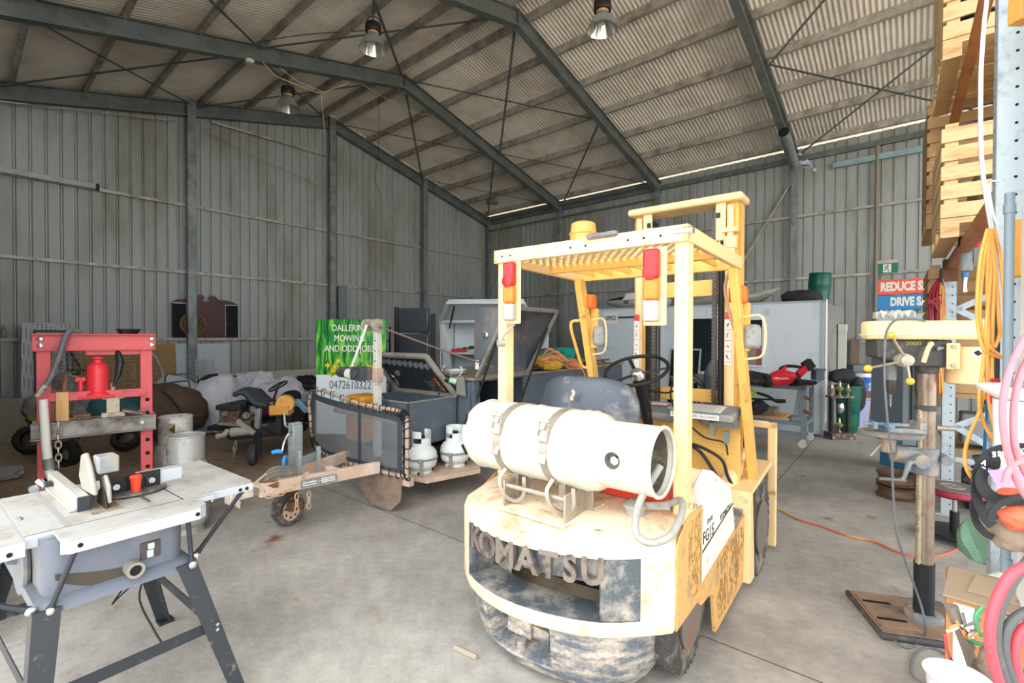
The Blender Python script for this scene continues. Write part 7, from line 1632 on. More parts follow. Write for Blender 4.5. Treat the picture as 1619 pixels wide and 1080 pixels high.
# things by the office corner
g = G(1328, 690); tp_ = thing('trophy', 'tall black-columned trophy with gold cups standing on the floor by the office', 'trophy', g, -WY)
M_gold = mat('tarnished gold', 'cdbb8c', .3, .8); 
mb = MB(); mb.cbox(g+V(0, 0, .05), (.36, .22, .10)); mb.cbox(g+V(0, 0, .66), (.36, .16, .03)); wp('trophy_base', mb, mat('maroon and marble', '5a3f45', .4, 0, 'c4bcb4', .35, 12), tp_, bevel=.004)
for dx in (-.13, .13):
    mb = MB(); mb.cyl(g+V(dx, 0, .1), g+V(dx, 0, .65), .032, 16); wp('trophy_column', mb, M_black, tp_)
for dx, z, s_ in ((0, .10, 1), (-.13, .675, .8), (.13, .675, .8), (0, .675, 1)):
    mb = MB(); mb.lathe([(.03*s_, 0), (.01*s_, .03*s_), (.012*s_, .06*s_), (.045*s_, .10*s_), (.05*s_, .13*s_), (.02*s_, .15*s_), (.012*s_, .22*s_), (0, .23*s_)], g+V(dx, 0, z), n=16); wp('gold_cup', mb, M_gold, tp_)
mb = MB(); mb.blob(g+V(0, -.02, .48), (.05, .04, .09), 3, .3, 9, 2); wp('silver_figure', mb, M_chrome, tp_)
g = G(1345, 680); mb = MB(); mb.lathe([(.14, 0), (.15, .12), (.155, .13), (.16, .30), (.167, .31), (.172, .50), (.18, .51), (.19, .74), (.2, .75), (.2, .78), (.18, .78), (.16, .1), (0, .1)], g+V(.03, .1, 0), n=28); single('green_bin', 'stack of dark green nursery pots on the floor behind the trophy', 'pot', mb, mat('dark green plastic', '0f5a47', .35))
mb = MB(); mb.blob(g+V(.02, .25, .92), (.22, .16, .12), 4, .3, 5, 4); mb.blob(g+V(.22, .15, .6), (.12, .12, .30), 4, .2, 5, 5); single('black_jacket', 'black jacket draped over the green pots by the office', 'jacket', mb, mat('black fabric', '2a2a2e', .8), smooth=70)
g = G(1362, 676); mb = MB(); 
rw = [(.26, .20, .0), (.31, .25, .52)]
mb.hexa([g+V(x*sx-.0, y*sy+.1, z) for (x, y, z), in ((rw[0],), (rw[1],)) for sy in (-.5, .5) for sx in (-.5, .5)]); pbx = thing('storage_tub', 'translucent lilac storage tub on the floor by the green pots', 'storage tub', g, 0); wp('tub_body', mb, mat('lilac translucent plastic', '9a9fc2', .3), pbx, bevel=.02)
mb = MB(); mb.cbox(g+V(0, .1, .535), (.34, .28, .03)); wp('tub_lid', mb, mat('grey lid', 'a9a9a4', .5), pbx, bevel=.008)
mb = MB(); mb.cbox(g+V(-.06, .08, .60), (.22, .2, .10)); single('grey_case', 'small grey plastic case on the lid of the storage tub', 'case', mb, mat('pale grey case', '8d908b', .5), bevel=.02)
g = U(1366, 600, 9.2); mb = MB(); mb.lathe([(.14, -.16), (.16, .14), (.165, .15), (.15, .15), (0, .14)], g, n=26); pb = thing('paint_bucket', 'white and blue plastic bucket stacked behind the storage tub', 'bucket', g-V(0, 0, .16)); wp('bucket_body', mb, mat('bucket blue label', '2e62b0', .4, 0, 'd5d8da', .5, 6), pb)
mb = MB(); mb.lathe([(.165, .10), (.17, .10), (.17, .16), (.165, .17)], g, n=26); wp('bucket_rim', mb, M_white, pb)
sh = thing('wall_shelf_unit', 'low dark cabinet under the bucket by the ribbed wall', 'cabinet', G(1372, 652), -WY); mb = MB(); c = G(1372, 655)+V(0, .0, 0); mb.cbox(c+V(0, 0, .30), (.26, .2, .58)); wp('cabinet_body', mb, mat('brown-red box', '7a4a48', .6), sh, bevel=.005)
mb = MB(); mb.cbox(U(1359, 578, 9.3), (.46, .30, .14)); single('grey_toolbox', 'grey flat toolbox resting on the bucket by the ribbed wall', 'toolbox', mb, mat('blue grey box', '565f66', .5), bevel=.01)
a = onB(1351, 532, .2); mb = MB(WF); mb.box(.10, .14, a[1]-.07, a[1]+.08, .0, a[2]); single('timber_plank', 'weathered timber plank standing against the ribbed wall', 'plank', mb, mat('weathered timber', '857565', .8, 0, '6b5c4e', .5, 6, dz=.2))
# downpipe on the wall, blue channel
b = onB(1384, 400, .1)[1]; mb = MB(WF); mb.cyl((.11, b, .9), (.11, b, EAVE-.1), .035, 12); single('downpipe', 'thin grey-brown pipe running up the ribbed wall left of the exit sign', 'pipe', mb, mat('grey-brown pipe', '7d7466', .5))
a, c_ = onB(1315, 258, .1), onB(1470, 233, .1); mb = MB(WF); mb.box(.08, .13, a[1], c_[1]+.3, a[2]-.07, a[2]+.05); single('blue_channel', 'pale blue steel channel fixed high on the ribbed wall', 'steel channel', mb, mat('pale blue channel', '8aa5a8', .5, .2, '7a8e90', .4, 6), bevel=.004)
# exit sign, road signs
def bM(b, z, off): c = W(off, b, z); return Matrix(((DB.x, 0, nW.x, c.x), (DB.y, 0, nW.y, c.y), (0, 1, 0, c.z), (0, 0, 0, 1)))
a, c_ = onB(1385, 414, .12), onB(1419, 425, .12)
ex = thing('exit_sign', 'green running-man exit sign on the ribbed wall above the rail', 'exit sign', W(.1, (a[1]+c_[1])/2, c_[2]), -WY)
mb = MB(WF); mb.box(.075, .11, a[1], c_[1], c_[2]-.02, a[2]); wp('sign_panel', mb, mat('exit green', '0e6e5a', .4), ex)
mb = MB(WF); mb.box(.07, .13, a[1], c_[1], a[2], a[2]+.07); wp('sign_housing', mb, M_purl, ex)
bm_, zm = (a[1]+c_[1])/2, (a[2]+c_[2])/2-.01; hS = (a[2]-c_[2])*.5
mb = MB(WF); mb.box(.111, .114, bm_-hS*.75, bm_+hS*.75, zm-hS*.95, zm+hS*.95); wp('pictogram_ground', mb, M_paper, ex)
mb = MB(WF); k = hS
mb.cyl((.116, bm_+.1*k, zm+.7*k), (.119, bm_+.1*k, zm+.7*k), .14*k, 12)
for p, q_ in (((0, .45), (-.1, 0)), ((-.1, 0), (.25, -.35)), ((.25, -.35), (.25, -.75)), ((-.1, 0), (-.3, -.4)), ((-.3, -.4), (-.6, -.5)), ((0, .45), (.35, .25)), ((0, .45), (-.35, .35)), ((-.35, .35), (-.45, .0))): mb.beam((.118, bm_+p[0]*k, zm+p[1]*k), (.118, bm_+q_[0]*k, zm+q_[1]*k), .004, .16*k, up=(0, 0, 1) if abs(p[1]-q_[1]) < abs(p[0]-q_[0]) else (0, 1, 0))
wp('running_man', mb, mat('exit green', '0e6e5a'), ex)
bL = onB(1384, 450, .10)[1]
for x, y0, y1, txt, col, nm, z_sh in ((1384, 440, 463, 'REDUCE SPEED', 'ee5a3c', 'orange', 0), (1384, 464, 486, 'DRIVE SAFELY', '1f86c4', 'blue', 0)):
    z1_, z0_ = onB(x, y0, .10)[2], onB(x, y1, .10)[2]; wS = 2.5
    sg_ = thing('road_sign', '%s road sign reading %s on the ribbed wall' % (nm, txt.replace('  ', ' ')), 'sign', W(.1, bL+1.2, z0_), -WY)
    mb = MB(WF); mb.box(.085, .095, bL, bL+wS, z0_, z1_); wp('sign_panel', mb, mat('sign '+nm, col, .4, 0, {'orange': 'f28a6c', 'blue': '58a9d6'}[nm], .2, 5), sg_)
    h_ = (z1_-z0_)
    mb = MB(); off_ = .08 if nm == 'orange' else .24
    M = bM(bL+off_, (z0_+z1_)/2, .098); mb.text(txt, h_*.80, M, .001, 'LEFT', sx=.60, off=.013); wp('sign_lettering', mb, M_paper, sg_, smooth=None)
mb = MB(WF); z_ = onB(1384, 486, .1)[2]; mb.box(.03, .07, bL+.32, bL+.40, .1, z_+.6); mb.box(.03, .06, bL, bL+2.5, z_-.30, z_-.10) ; single('sign_post', 'bright steel upright and rail behind the two road signs', 'post', mb, M_galv)
# ================================================================ HIGH BAY LAMPS
M_refl = mat('prismatic clear reflector', 'b9bdbc', .12, .6); M_lampb = mat('warm lamp collar', 'c29a66', .4); M_can = mat('black lamp canister', '26211e', .5)
def lamp(px, py, wpx, label, top):
    d = .42*FPX/wpx; c = U(px, py, d); t = thing('high_bay_lamp', label, 'lamp', c, 0, None)
    mb = MB(); mb.lathe([(.06, .24), (.075, .235), (.12, .17), (.175, .08), (.205, .0), (.212, -.004), (.205, -.006), (.17, .076), (.115, .165), (.07, .22)], c, n=36); o = wp('reflector', mb, M_refl, t, smooth=60)
    mb = MB(); mb.lathe([(0, .07), (.035, .08), (.045, .13), (.03, .19), (.02, .22)], c, n=16); wp('bulb', mb, mat('frosted bulb', 'd9d2c4', .3), t)
    mb = MB(); mb.lathe([(.08, .22), (.085, .245), (.08, .25)], c, n=28); wp('lamp_collar', mb, M_lampb, t)
    mb = MB(); mb.lathe([(0, .25), (.115, .25), (.12, .26), (.12, .36), (.11, .375), (0, .375)], c, n=28); wp('lamp_canister', mb, M_can, t, smooth=40)
    mb = MB(); mb.tube([c+V(0, 0, .37), c+V(.0, 0, .50), V(c.x, c.y, top)], .008, 6); mb.tube([c+V(-.11, 0, .37), c+V(-.08, 0, .46), c+V(0, 0, .50), c+V(.08, 0, .46), c+V(.11, 0, .37)], .006, 6, k=3); wp('lamp_hanger', mb, M_black, t)
lamp(587, 79, 43, 'upper left high bay lamp hanging under the roof, nearest the crossed braces', 7.1)
lamp(949, 46, 48, 'high bay lamp at the top right of the picture under the right roof slope', 6.6)
lamp(453, 174, 36, 'high bay lamp hanging in front of the gable rafter on the left', 7.1)
lamp(776, 322, 20, 'smallest and farthest high bay lamp near the far corner', 6.3)
# pipe under the last rafter and small floodlights
a = U(1237, 206, 9.3); b_ = U(1254, 258, 10.4); mb = MB(); mb.cyl(a, b_, .10, 20); fb = thing('roof_tube', 'short fat grey tube under the rafter end above the ribbed wall', 'tube', (a+b_)/2); wp('tube', mb, M_steel, fb)
mb = MB(); d_ = (b_-a).normalized(); mb.cyl(a-d_*.01, a, .095, 20); wp('tube_mouth', mb, M_dark, fb)
fl_ = thing('security_light', 'small twin floodlight with loose wires at the top of the eave wall column', 'light', U(1262, 258, 10.5)); 
mb = MB(); mb.cbox(U(1268, 255, 10.4), (.2, .08, .08)); mb.cyl(U(1262, 240, 10.3), U(1261, 244, 10.3), .05, 10); mb.cyl(U(1285, 264, 10.3), U(1285, 269, 10.3), .05, 10); mb.tube([U(1266, 256, 10.3), U(1275, 250, 10.3), U(1280, 262, 10.3), U(1268, 262, 10.3)], .012, 5, k=4); wp('light_body', mb, M_galv, fl_)
# loose pale cable strung between the frames
mb = MB(); P = [U(412, 100, 7.9), U(430, 120, 7.95), U(455, 132, 8.0), U(490, 145, 8.3), U(505, 148, 8.4), U(530, 140, 8.8), U(548, 133, 9.0)]; mb.tube(P, .008, 5, k=5); mb.tube([U(440, 110, 7.9), U(470, 132, 8.1), U(505, 146, 8.4)], .007, 5, k=4); mb.tube([U(505, 148, 8.4), U(508, 180, 8.5), U(512, 215, 8.6)], .005, 5); single('roof_cable', 'loose pale yellow cable sagging under the left roof rafter', 'cable', mb, mat('pale yellow cable', 'bda87e', .6))
mb = MB(); mb.tube([U(400, 70, 8), U(470, 58, 8.2), U(540, 52, 8.4), U(575, 50, 8.5)], .007, 5, k=4); single('power_cable', 'thin dark cable looping from the left rafter to the upper left lamp', 'cable', mb, M_black)
mb = MB(); mb.tube([U(570, 135, 9.5), U(610, 158, 10), U(650, 178, 10.5), U(675, 182, 10.8)], .006, 5, k=4); single('power_cable', 'thin pale cable slung across the middle roof rafter', 'cable', mb, M_rope)
mb = MB(); mb.tube([U(596, 155, 10), U(597, 200, 10), U(596, 250, 10), U(591, 285, 10), U(600, 308, 10)], .005, 5, k=4); single('hanging_wire', 'thin dark wire hanging straight down from the middle of the roof', 'wire', mb, M_black)
mb = MB(); mb.lathe([(0, 0), (.06, .0), (.07, .05), (.04, .08), (0, .08)], U(392, 103, 7.9), (0, 0, 1), 18); single('smoke_detector', 'small round detector on the underside of the left rafter', 'detector', mb, mat('cream plastic', 'b9ae9c', .5))
# long yellow and orange lead across the floor
P = [G(x, y, .008) for x, y in ((1223, 800), (1240, 806), (1262, 818), (1300, 829), (1340, 843), (1385, 853), (1405, 862), (1430, 872), (1449, 876), (1475, 876), (1495, 872), (1515, 864), (1530, 858))]
mb = MB(); mb.tube(P, .0075, 7, k=6)
def striped():
    m = bpy.data.materials.new('yellow and orange twisted lead'); m.use_nodes = True; n = m.node_tree.nodes; L = m.node_tree.links; b = n['Principled BSDF']
    tc = n.new('ShaderNodeTexCoord'); z = n.new('ShaderNodeTexNoise'); z.inputs['Scale'].default_value = 2.2; L.new(tc.outputs['Object'], z.inputs[0]); r = n.new('ShaderNodeValToRGB'); r.color_ramp.elements[0].position = .46; r.color_ramp.elements[0].color = lin('e3b13c'); r.color_ramp.elements[1].position = .54; r.color_ramp.elements[1].color = lin('d06a48'); L.new(z.outputs[0], r.inputs[0]); L.new(r.outputs[0], b.inputs['Base Color']); return m
single('floor_lead', 'long yellow and orange lead running over the concrete to the green bag', 'extension cord', mb, striped())
mb = MB(); mb.cyl(G(722, 1024, .012), G(757, 1040, .012), .012, 6); single('timber_stick', 'thin timber stick on the concrete left of the forklift bumper', 'stick', mb, mat('grey timber', 'a39684', .8))
# ================================================================ PALLET RACK AND CRATES (right)
KR = Fr((3.951, 4.3), 39)
M_rack = mat('pale galvanised rack steel', 'b3bfc6', .4, .35, '8b969c', .35, 10); M_rbeam = mat('orange-brown rack beam', 'a5683a', .5, 0, '7f4f30', .4, 6)
M_pine = mat('fresh pine board', 'd9b98a', .65, 0, 'bb915c', .4, 3, fine=.06, dz=6); M_pine2 = mat('weathered pine board', 'b08e64', .7, 0, '8d6c48', .4, 3)
rk = thing('pallet_rack', 'tall galvanised pallet rack with brown beams at the right edge', 'rack', KR.w(0, -1.5, 0), 39)
def kp(name, mb, m, par=None, **k): return part(name, mb, m, par or rk, world=True, **k)
def KM(): return MB(KR)
def post(v, u, top, nm='upright'):
    mb = KM()
    mb.box(u-.045, u-.041, v-.045, v+.045, 0, top); mb.box(u+.041, u+.045, v-.045, v+.045, 0, top); mb.box(u-.045, u+.045, v-.045, v-.041, 0, top)
    mb.box(u-.08, u+.08, v-.07, v+.07, 0, .01); o = kp(nm, mb, M_rack)
    mb = KM(); z = .1
    while z < top-.05: mb.cyl((u-.0455, v+.012, z), (u-.046, v+.012, z), .006, 6); mb.cyl((u+.015, v-.0455, z), (u+.015, v-.0465, z), .006, 8); z += .075
    part('post_hole', mb, M_dark, o, world=True, kind='stuff')
post(0, 0, 2.30); post(-2.9, 0, 4.9); post(0, .9, 4.9); post(-2.9, .9, 4.9)
for v in (0,):
    for k, (z0_, z1_) in enumerate(((.25, .80), (.80, 1.30), (1.30, 1.85), (1.85, 2.3))):
        mb = KM(); a, b_ = (.05, .85) if k % 2 else (.85, .05); mb.beam((a, v, z0_), (b_, v, z1_), .03, .05); kp('rack_brace', mb, M_rack)
mb = KM(); mb.beam((.05, 0, .50), (.85, 0, .50), .03, .05); mb.beam((.05, 0, .25), (.85, 0, .25), .03, .05); kp('rack_brace', mb, M_rack)
for z in (2.20, 3.45):
    for u in (0, .9):
        mb = KM(); mb.box(u-.03, u+.03, -2.9, -.02, z, z+.045); mb.box(u-.02, u+.03, -2.9, -.02, z+.045, z+.10); kp('rack_beam', mb, M_rbeam, bevel=.003)
mb = KM(); mb.box(-.05, .05, -.06, .05, 2.10, 2.30); kp('beam_bracket', mb, M_rust, bevel=.003)
mb = MB(); mb.box(0, 0, 0, 0, 0, 0) if False else mb.cbox(U(1612, 388, 1.86), (.06, .05, .22)); kp('beam_end_plate', mb, M_ow, bevel=.003)
mb = MB(); mb.cbox(U(1612, 10, 1.86), (.06, .05, .10)); kp('beam_end_plate', mb, M_ow, bevel=.003)
KU = lambda px, v: KR.pv(px, 400, v)[0]
def crate(u0, v0, z0, n, label, m, w=1.0, L=1.12, sp=.132):
    t = thing('wooden_crate', label, 'crate', KR.w(u0+w/2, v0+L/2, z0), 39, 'slatted pine crates on the pallet rack')
    for u in (u0, u0+w/2-.05, u0+w-.10):
        mb = KM(); mb.box(u, u+.10, v0, v0+L, z0, z0+.022); kp('runner', mb, m, t, bevel=.002)
        for v in (v0, v0+L/2-.05, v0+L-.1):
            mb = KM(); mb.box(u, u+.10, v, v+.10, z0+.022, z0+.095); kp('block', mb, m, t)
    mb = KM(); mb.box(u0, u0+w, v0, v0+.1, z0+.095, z0+.115); mb.box(u0, u0+w, v0+L/2-.05, v0+L/2+.05, z0+.095, z0+.115); mb.box(u0, u0+w, v0+L-.1, v0+L, z0+.095, z0+.115)
    v = v0
    while v < v0+L-.05: mb.box(u0, u0+w, v, v+.1, z0+.115, z0+.135); v += .135
    kp('deck_boards', mb, m, t, bevel=.002)
    H = z0+.14+n*sp
    for u in (u0+.02, u0+w-.09):
        for v in (v0+.02, v0+L-.05):
            mb = KM(); mb.box(u, u+.07, v, v+.03, z0+.135, H); kp('corner_post', mb, m, t)
    for (a, b_, c_, d_) in ((u0, u0+w, v0, v0+.018), (u0, u0+w, v0+L-.018, v0+L), (u0-.001, u0+.017, v0+.02, v0+L-.02), (u0+w-.018, u0+w, v0+.02, v0+L-.02)):
        mb = KM()
        for k in range(n): mb.box(a, b_, c_, d_, z0+.14+k*sp, z0+.14+k*sp+.098)
        kp('slatted_side', mb, m, t, bevel=.002)
    return H
uc = KU(1485, -1.3)
crate(uc, -1.3, 2.30, 5, 'lower pine crate nearest the rack post, with its pallet foot overhanging the brown beam', M_pine)
crate(uc, -1.3, 3.55, 8, 'upper pine crate running off the top edge of the picture', M_pine)
u2 = KU(1458, .15)
crate(u2+.02, .12, 2.62, 8, 'tall pine crate farther along the rack behind the two near crates', M_pine2)
u3 = KU(1467, .12)
crate(u3+.0, .13, .95, 9, 'weathered pine crate low behind the rack post beside the orange road sign', M_pine2)
mb = KM(); mb.box(uc+.12, uc+.6, -1.15, -.5, 3.72, 4.4); single('purple_load', 'dark purple bundle inside the upper pine crate', 'bundle', mb, mat('dark purple film', '3c1f4a', .5, 0, '6a3fa0', .3, 8), bevel=.03)
mb = KM(); mb.box(uc+.2, uc+.8, -1.1, -.5, 2.47, 2.80); single('cardboard_load', 'grey-brown carton inside the lower pine crate', 'carton', mb, mat('grey carton', '8a8175', .8), bevel=.01)
# cords hung on the post
random.seed(21)
for (x0, x1, m_, lb, ct) in ((1468, 1482, mat('dark red flex', '8c2334', .5), 'hank of dark red extension cord hanging beside the rack post', 14), (1483, 1493, mat('yellow-orange flex', 'c39a46', .5, 0, 'b5503c', .5, 3), 'hank of yellow and orange cord hanging against the rack post', 10)):
    t = thing('cord_hank', lb, 'extension cord', U((x0+x1)/2, 620, 4.1), 0)
    for k in range(ct):
        x = x0+(x1-x0)*k/(ct-1); d = 4.05+random.uniform(0, .08); mb = MB(); mb.tube([U(1486+(x-1480)*.25, 436, 4.12), U(x+random.uniform(-1, 1), 462, d), U(x+random.uniform(-2, 2), 500, d), U(x+random.uniform(-3, 3), 560, d), U(x+random.uniform(-3, 3), 618, d)], .0075, 5, k=3); kp('cord_strand', mb, m_, t)
    if x0 == 1468:
        mb = MB(); mb.tube([U(1466, 470, 4.0), U(1475, 476, 3.98), U(1485, 474, 4.0)], .014, 6); mb.tube([U(1466, 476, 4.0), U(1475, 470, 3.98), U(1486, 462, 4.0)], .010, 6); mb.tube([U(1484, 490, 4.0), U(1474, 470, 3.99)], .008, 6); kp('cord_tie', mb, m_, t)
mb = MB(); mb.tube([U(1488, 420, 4.1), U(1487, 436, 4.1), U(1490, 452, 4.1)], .012, 6, k=3); single('black_strap', 'black strap tying the cord hanks to the rack post', 'strap', mb, M_black)
# cordless grease gun
gg = thing('grease_gun', 'red and grey cordless grease gun hanging from the rack beam', 'grease gun', U(1530, 440, 3.4))
q = lambda x, y, d=3.4: U(x, y, d)
mb = MB(); mb.cyl(q(1525, 392), q(1527, 418), .032, 18); mb.cyl(q(1527, 412), q(1527, 424), .036, 18); kp('barrel', mb, M_dash, gg)
mb = MB(); mb.cbox(q(1528, 378), (.07, .08, .09)); mb.cbox(q(1536, 369), (.06, .06, .10)); kp('motor_body', mb, M_black, gg, bevel=.012)
mb = MB(); mb.cbox(q(1537, 381), (.05, .06, .05)); kp('battery', mb, M_mred, gg, bevel=.008)
mb = MB(); mb.cyl(q(1525, 426), q(1525, 434), .02, 14); kp('blue_collar', mb, mat('blue collar', '2b6ca8', .4), gg)
mb = MB(); mb.cyl(q(1525, 434), q(1524, 452), .013, 12); mb.cyl(q(1524, 452), q(1524, 457), .016, 12); kp('steel_tube', mb, M_chrome, gg)
# silver tube, grey conduit, hook
mb = MB(); mb.tube([U(x, y, 1.78) for x, y in ((1557, -8), (1552, 40), (1548, 110), (1548, 200), (1551, 260), (1558, 310), (1568, 365), (1577, 408), (1583, 414))], .007, 8, k=4); single('silver_tube', 'long thin bent silver tube hanging in front of the crates', 'tube', mb, mat('bright aluminium tube', 'cfd2d6', .3, .5))
mb = MB(); mb.tube([U(1578, 282, 1.8), U(1566, 282, 1.8), U(1562, 292, 1.8), U(1568, 330, 1.8), U(1575, 352, 1.8)], .004, 6, k=4); single('wire_hook', 'thin steel wire hook beside the rack upright', 'hook', mb, M_chrome)
mb = MB(); mb.cyl(U(1595, 300, 1.62), U(1592, 900, 1.62), .013, 16); mb.cyl(U(1595, 318, 1.62), U(1595, 332, 1.62), .016, 16); mb.cyl(U(1593, 878, 1.62), U(1593, 886, 1.62), .016, 16); single('grey_conduit', 'smooth grey plastic conduit running down beside the holed rack post', 'conduit', mb, mat('grey plastic conduit', '75838c', .4))
# orange air hose
ah = thing('air_hose', 'orange air hose hanging in long loops against the rack upright', 'hose', U(1560, 700, 1.75))
M_oh = mat('orange rubber hose', 'e3a24f', .45, 0, 'd08a3c', .3, 12)
for pts in (((1560, 358), (1550, 400), (1545, 460), (1546, 510), (1556, 548), (1580, 560)),
            ((1562, 357), (1554, 410), (1549, 470), (1551, 515), (1566, 545), (1590, 563)),
            ((1561, 356), (1565, 420), (1560, 500), (1555, 570), (1549, 620), (1553, 655), (1572, 690), (1597, 703)),
            ((1566, 356), (1571, 420), (1569, 500), (1568, 570), (1570, 620), (1574, 660), (1576, 720)),
            ((1564, 358), (1574, 440), (1579, 500), (1580, 525), (1572, 545)),
            ((1563, 358), (1560, 430), (1562, 520), (1560, 590), (1566, 640), (1578, 690), (1586, 720)),
            ((1570, 356), (1580, 400), (1588, 470), (1592, 560)),
            ((1557, 610), (1548, 650), (1535, 680), (1527, 710), (1530, 738), (1544, 758))):
    mb = MB(); mb.tube([U(x, y, 1.74+.01*(i % 2)) for i, (x, y) in enumerate(pts)], .0062, 9, k=6); kp('hose_loop', mb, M_oh, ah)
mb = MB(); mb.cyl(U(1541, 757, 1.74), U(1554, 759, 1.74), .012, 12); kp('hose_fitting', mb, M_chrome, ah)
mb = MB(); mb.cbox(U(1574, 600, 1.73), (.018, .018, .03)); mb.cbox(U(1572, 627, 1.73), (.016, .016, .03)); kp('red_tag', mb, M_red, ah)
bc = thing('cable_bunch', 'thin black cords hanging among the orange hose loops', 'cable', U(1574, 640, 1.8))
for x in (1572, 1575, 1578):
    mb = MB(); mb.tube([U(1566, 400, 1.82), U(x, 470, 1.82), U(x+1, 560, 1.82), U(x, 640, 1.82)], .004, 6, k=4); kp('cord_strand', mb, M_black, bc)
mb = MB(); mb.tube([U(1563, 620, 1.9), U(1558, 700, 1.9), U(1553, 780, 1.9)], .006, 7); single('blue_hose', 'straight dark blue hose beside the orange hose', 'hose', mb, mat('dark blue hose', '1f5a82', .4))
# white cabinet at the edge with a basin on a white tub
a = U(1613, 531, 1.72); WCF = Fr((a.x, a.y), 39); mb = MB(WCF); mb.box(0, .5, -.4, 0, .66, 3.4); single('white_cabinet', 'tall white panel cabinet cut by the right edge of the picture', 'cabinet', mb, mat('bright white panel', 'e9edec', .4), bevel=.004)
c = U(1624, 612, 1.52); mb = MB(); mb.lathe([(.0, -.03), (.07, -.03), (.115, .0), (.12, .012), (.118, .014), (.06, -.01), (0, -.01)], c, n=36); single('plastic_basin', 'shallow white plastic basin behind the pink hose', 'basin', mb, M_white)
mb = MB(); mb.lathe([(.07, -.45), (.085, -.06), (.085, -.032), (0, -.032)], c+V(.01, 0, 0), n=30); single('white_tub', 'white tub under the basin at the right edge', 'tub', mb, M_white)
mb = MB(); mb.cbox(c+V(.0, -.0, .012), (.08, .06, .03)); single('grey_tool', 'small grey-brown tool lying in the white basin', 'tool', mb, M_dash, bevel=.006)
# pink hose
ph = thing('pink_hose', 'thick pink air hose looping down the right edge of the picture', 'hose', U(1600, 700, 1.3))
M_ph = mat('dusty pink hose', 'e0808a', .45, 0, 'c9606c', .3, 10)
for pts in (((1640, 500), (1612, 545), (1594, 590), (1586, 640), (1592, 700), (1612, 760), (1640, 800)), ((1640, 540), (1615, 585), (1604, 640), (1606, 700), (1622, 740), (1645, 770)), ((1640, 715), (1615, 722), (1597, 738), (1590, 760))):
    mb = MB(); mb.tube([U(x, y, 1.28) for x, y in pts], .0085, 12, k=8); kp('hose_loop', mb, M_ph, ph)
# straps and gloves
def band(pts, w, m_, name, label, cat, d=1.5, th=.004):
    P = spline([U(x, y, d) for x, y in pts], 6); mb = MB()
    rows = []
    for i, p in enumerate(P):
        t = (P[min(i+1, len(P)-1)]-P[max(i-1, 0)]).normalized(); n_ = t.cross(Vector((0, 1, .15))).normalized(); ff = Vector((0, .35, 0))
        rows.append([p-n_*w*.5, p+n_*w*.5, p+n_*w*.5+V(0, th, 0), p-n_*w*.5+V(0, th, 0)])
    mb.grid(rows, cu=True); return single(name, label, cat, mb, m_)
M_blk2 = mat('black webbing strap', '2c2d30', .75, 0, '77726a', .25, 14); M_lav = mat('lavender strap', 'a98fd0', .6, 0, '8f78b4', .3, 14)
sb = band(((1572, 826), (1560, 812), (1549, 790), (1545, 765), (1549, 735), (1562, 715), (1590, 704), (1640, 702)), .028, M_blk2, 'lettered_strap', 'black strap with white letters curling round the bundle of straps', 'strap', 1.46)
for k, ch in enumerate('ESONWCK'):
    c = U(1573+k*8.2, 713-k*1.0, 1.452); M = Matrix.Translation(c) @ Matrix.Rotation(pi/2, 4, 'X') @ Matrix.Rotation(pi+.1, 4, 'Z'); mb = MB(); mb.text(ch, .022, M, .0006, off=.001)
    o = mesh_obj('strap_letter', mb, M_paper, None, 0, MW[sb].inverted()); o.parent = sb
for k, ch in enumerate('ATENC'):
    c = U(1557-k*1.8+k*k*.15, 727+k*11, 1.452); M = Matrix.Translation(c) @ Matrix.Rotation(pi/2, 4, 'X') @ Matrix.Rotation(-1.9, 4, 'Z') if False else Matrix.Translation(c) @ Matrix.Rotation(pi/2, 4, 'X') @ Matrix.Rotation(-.4, 4, 'Z'); mb = MB(); mb.text(ch, .02, M, .0006, off=.001)
    o = mesh_obj('strap_letter', mb, M_paper, None, 0, MW[sb].inverted()); o.parent = sb
mb = MB(); mb.slab([U(1563, 739, 1.42), U(1655, 736, 1.38), U(1655, 768, 1.38), U(1578, 765, 1.42)], .004); single('lavender_strap', 'lavender webbing strap across the strap bundle', 'strap', mb, M_lav)
band(((1560, 738), (1553, 752), (1560, 772), (1580, 785), (1610, 786), (1650, 780)), .035, M_blk2, 'black_strap', 'wide black strap under the lavender strap', 'strap', 1.44)
band(((1548, 775), (1541, 795), (1546, 820), (1560, 838), (1573, 845)), .02, M_blk2, 'hanging_strap', 'grey-black strap end hanging below the bundle over the green bag', 'strap', 1.5)
band(((1568, 820), (1575, 800), (1600, 785), (1645, 775)), .022, M_blk2, 'black_strap', 'black strap sweeping up to the right above the orange glove', 'strap', 1.40)
mb = MB(); mb.blob(U(1606, 778, 1.5), (.045, .04, .028), 4, .3, 18, 3); single('orange_glove', 'orange rubber glove tucked between the black straps', 'glove', mb, mat('orange-red rubber', 'e8694a', .5), smooth=70)
mb = MB(); mb.blob(U(1612, 812, 1.45), (.05, .04, .035), 4, .35, 18, 9); single('orange_bag', 'orange bag end with a grey band at the right edge below the straps', 'bag', mb, mat('orange-red rubber', 'e8694a', .5), smooth=70)
mb = MB(); mb.blob(U(1608, 842, 1.5), (.06, .05, .05), 4, .3, 16, 11); single('brown_glove', 'grey-brown leather glove hanging at the right edge', 'glove', mb, mat('grey-brown leather', '8b7a6a', .8), smooth=70)
mb = MB(); mb.blob(U(1598, 722, 1.56), (.07, .05, .035), 4, .3, 16, 21); mb2 = None; single('black_bag', 'black bag behind the lettered strap', 'bag', mb, M_blk2, smooth=70)
mb = MB(); mb.blob(U(1590, 805, 1.56), (.045, .05, .05), 4, .35, 16, 31); single('strap_bundle', 'tangled dark webbing bundle behind the straps', 'strap', mb, mat('grey tangled webbing', '494b50', .8), smooth=70)
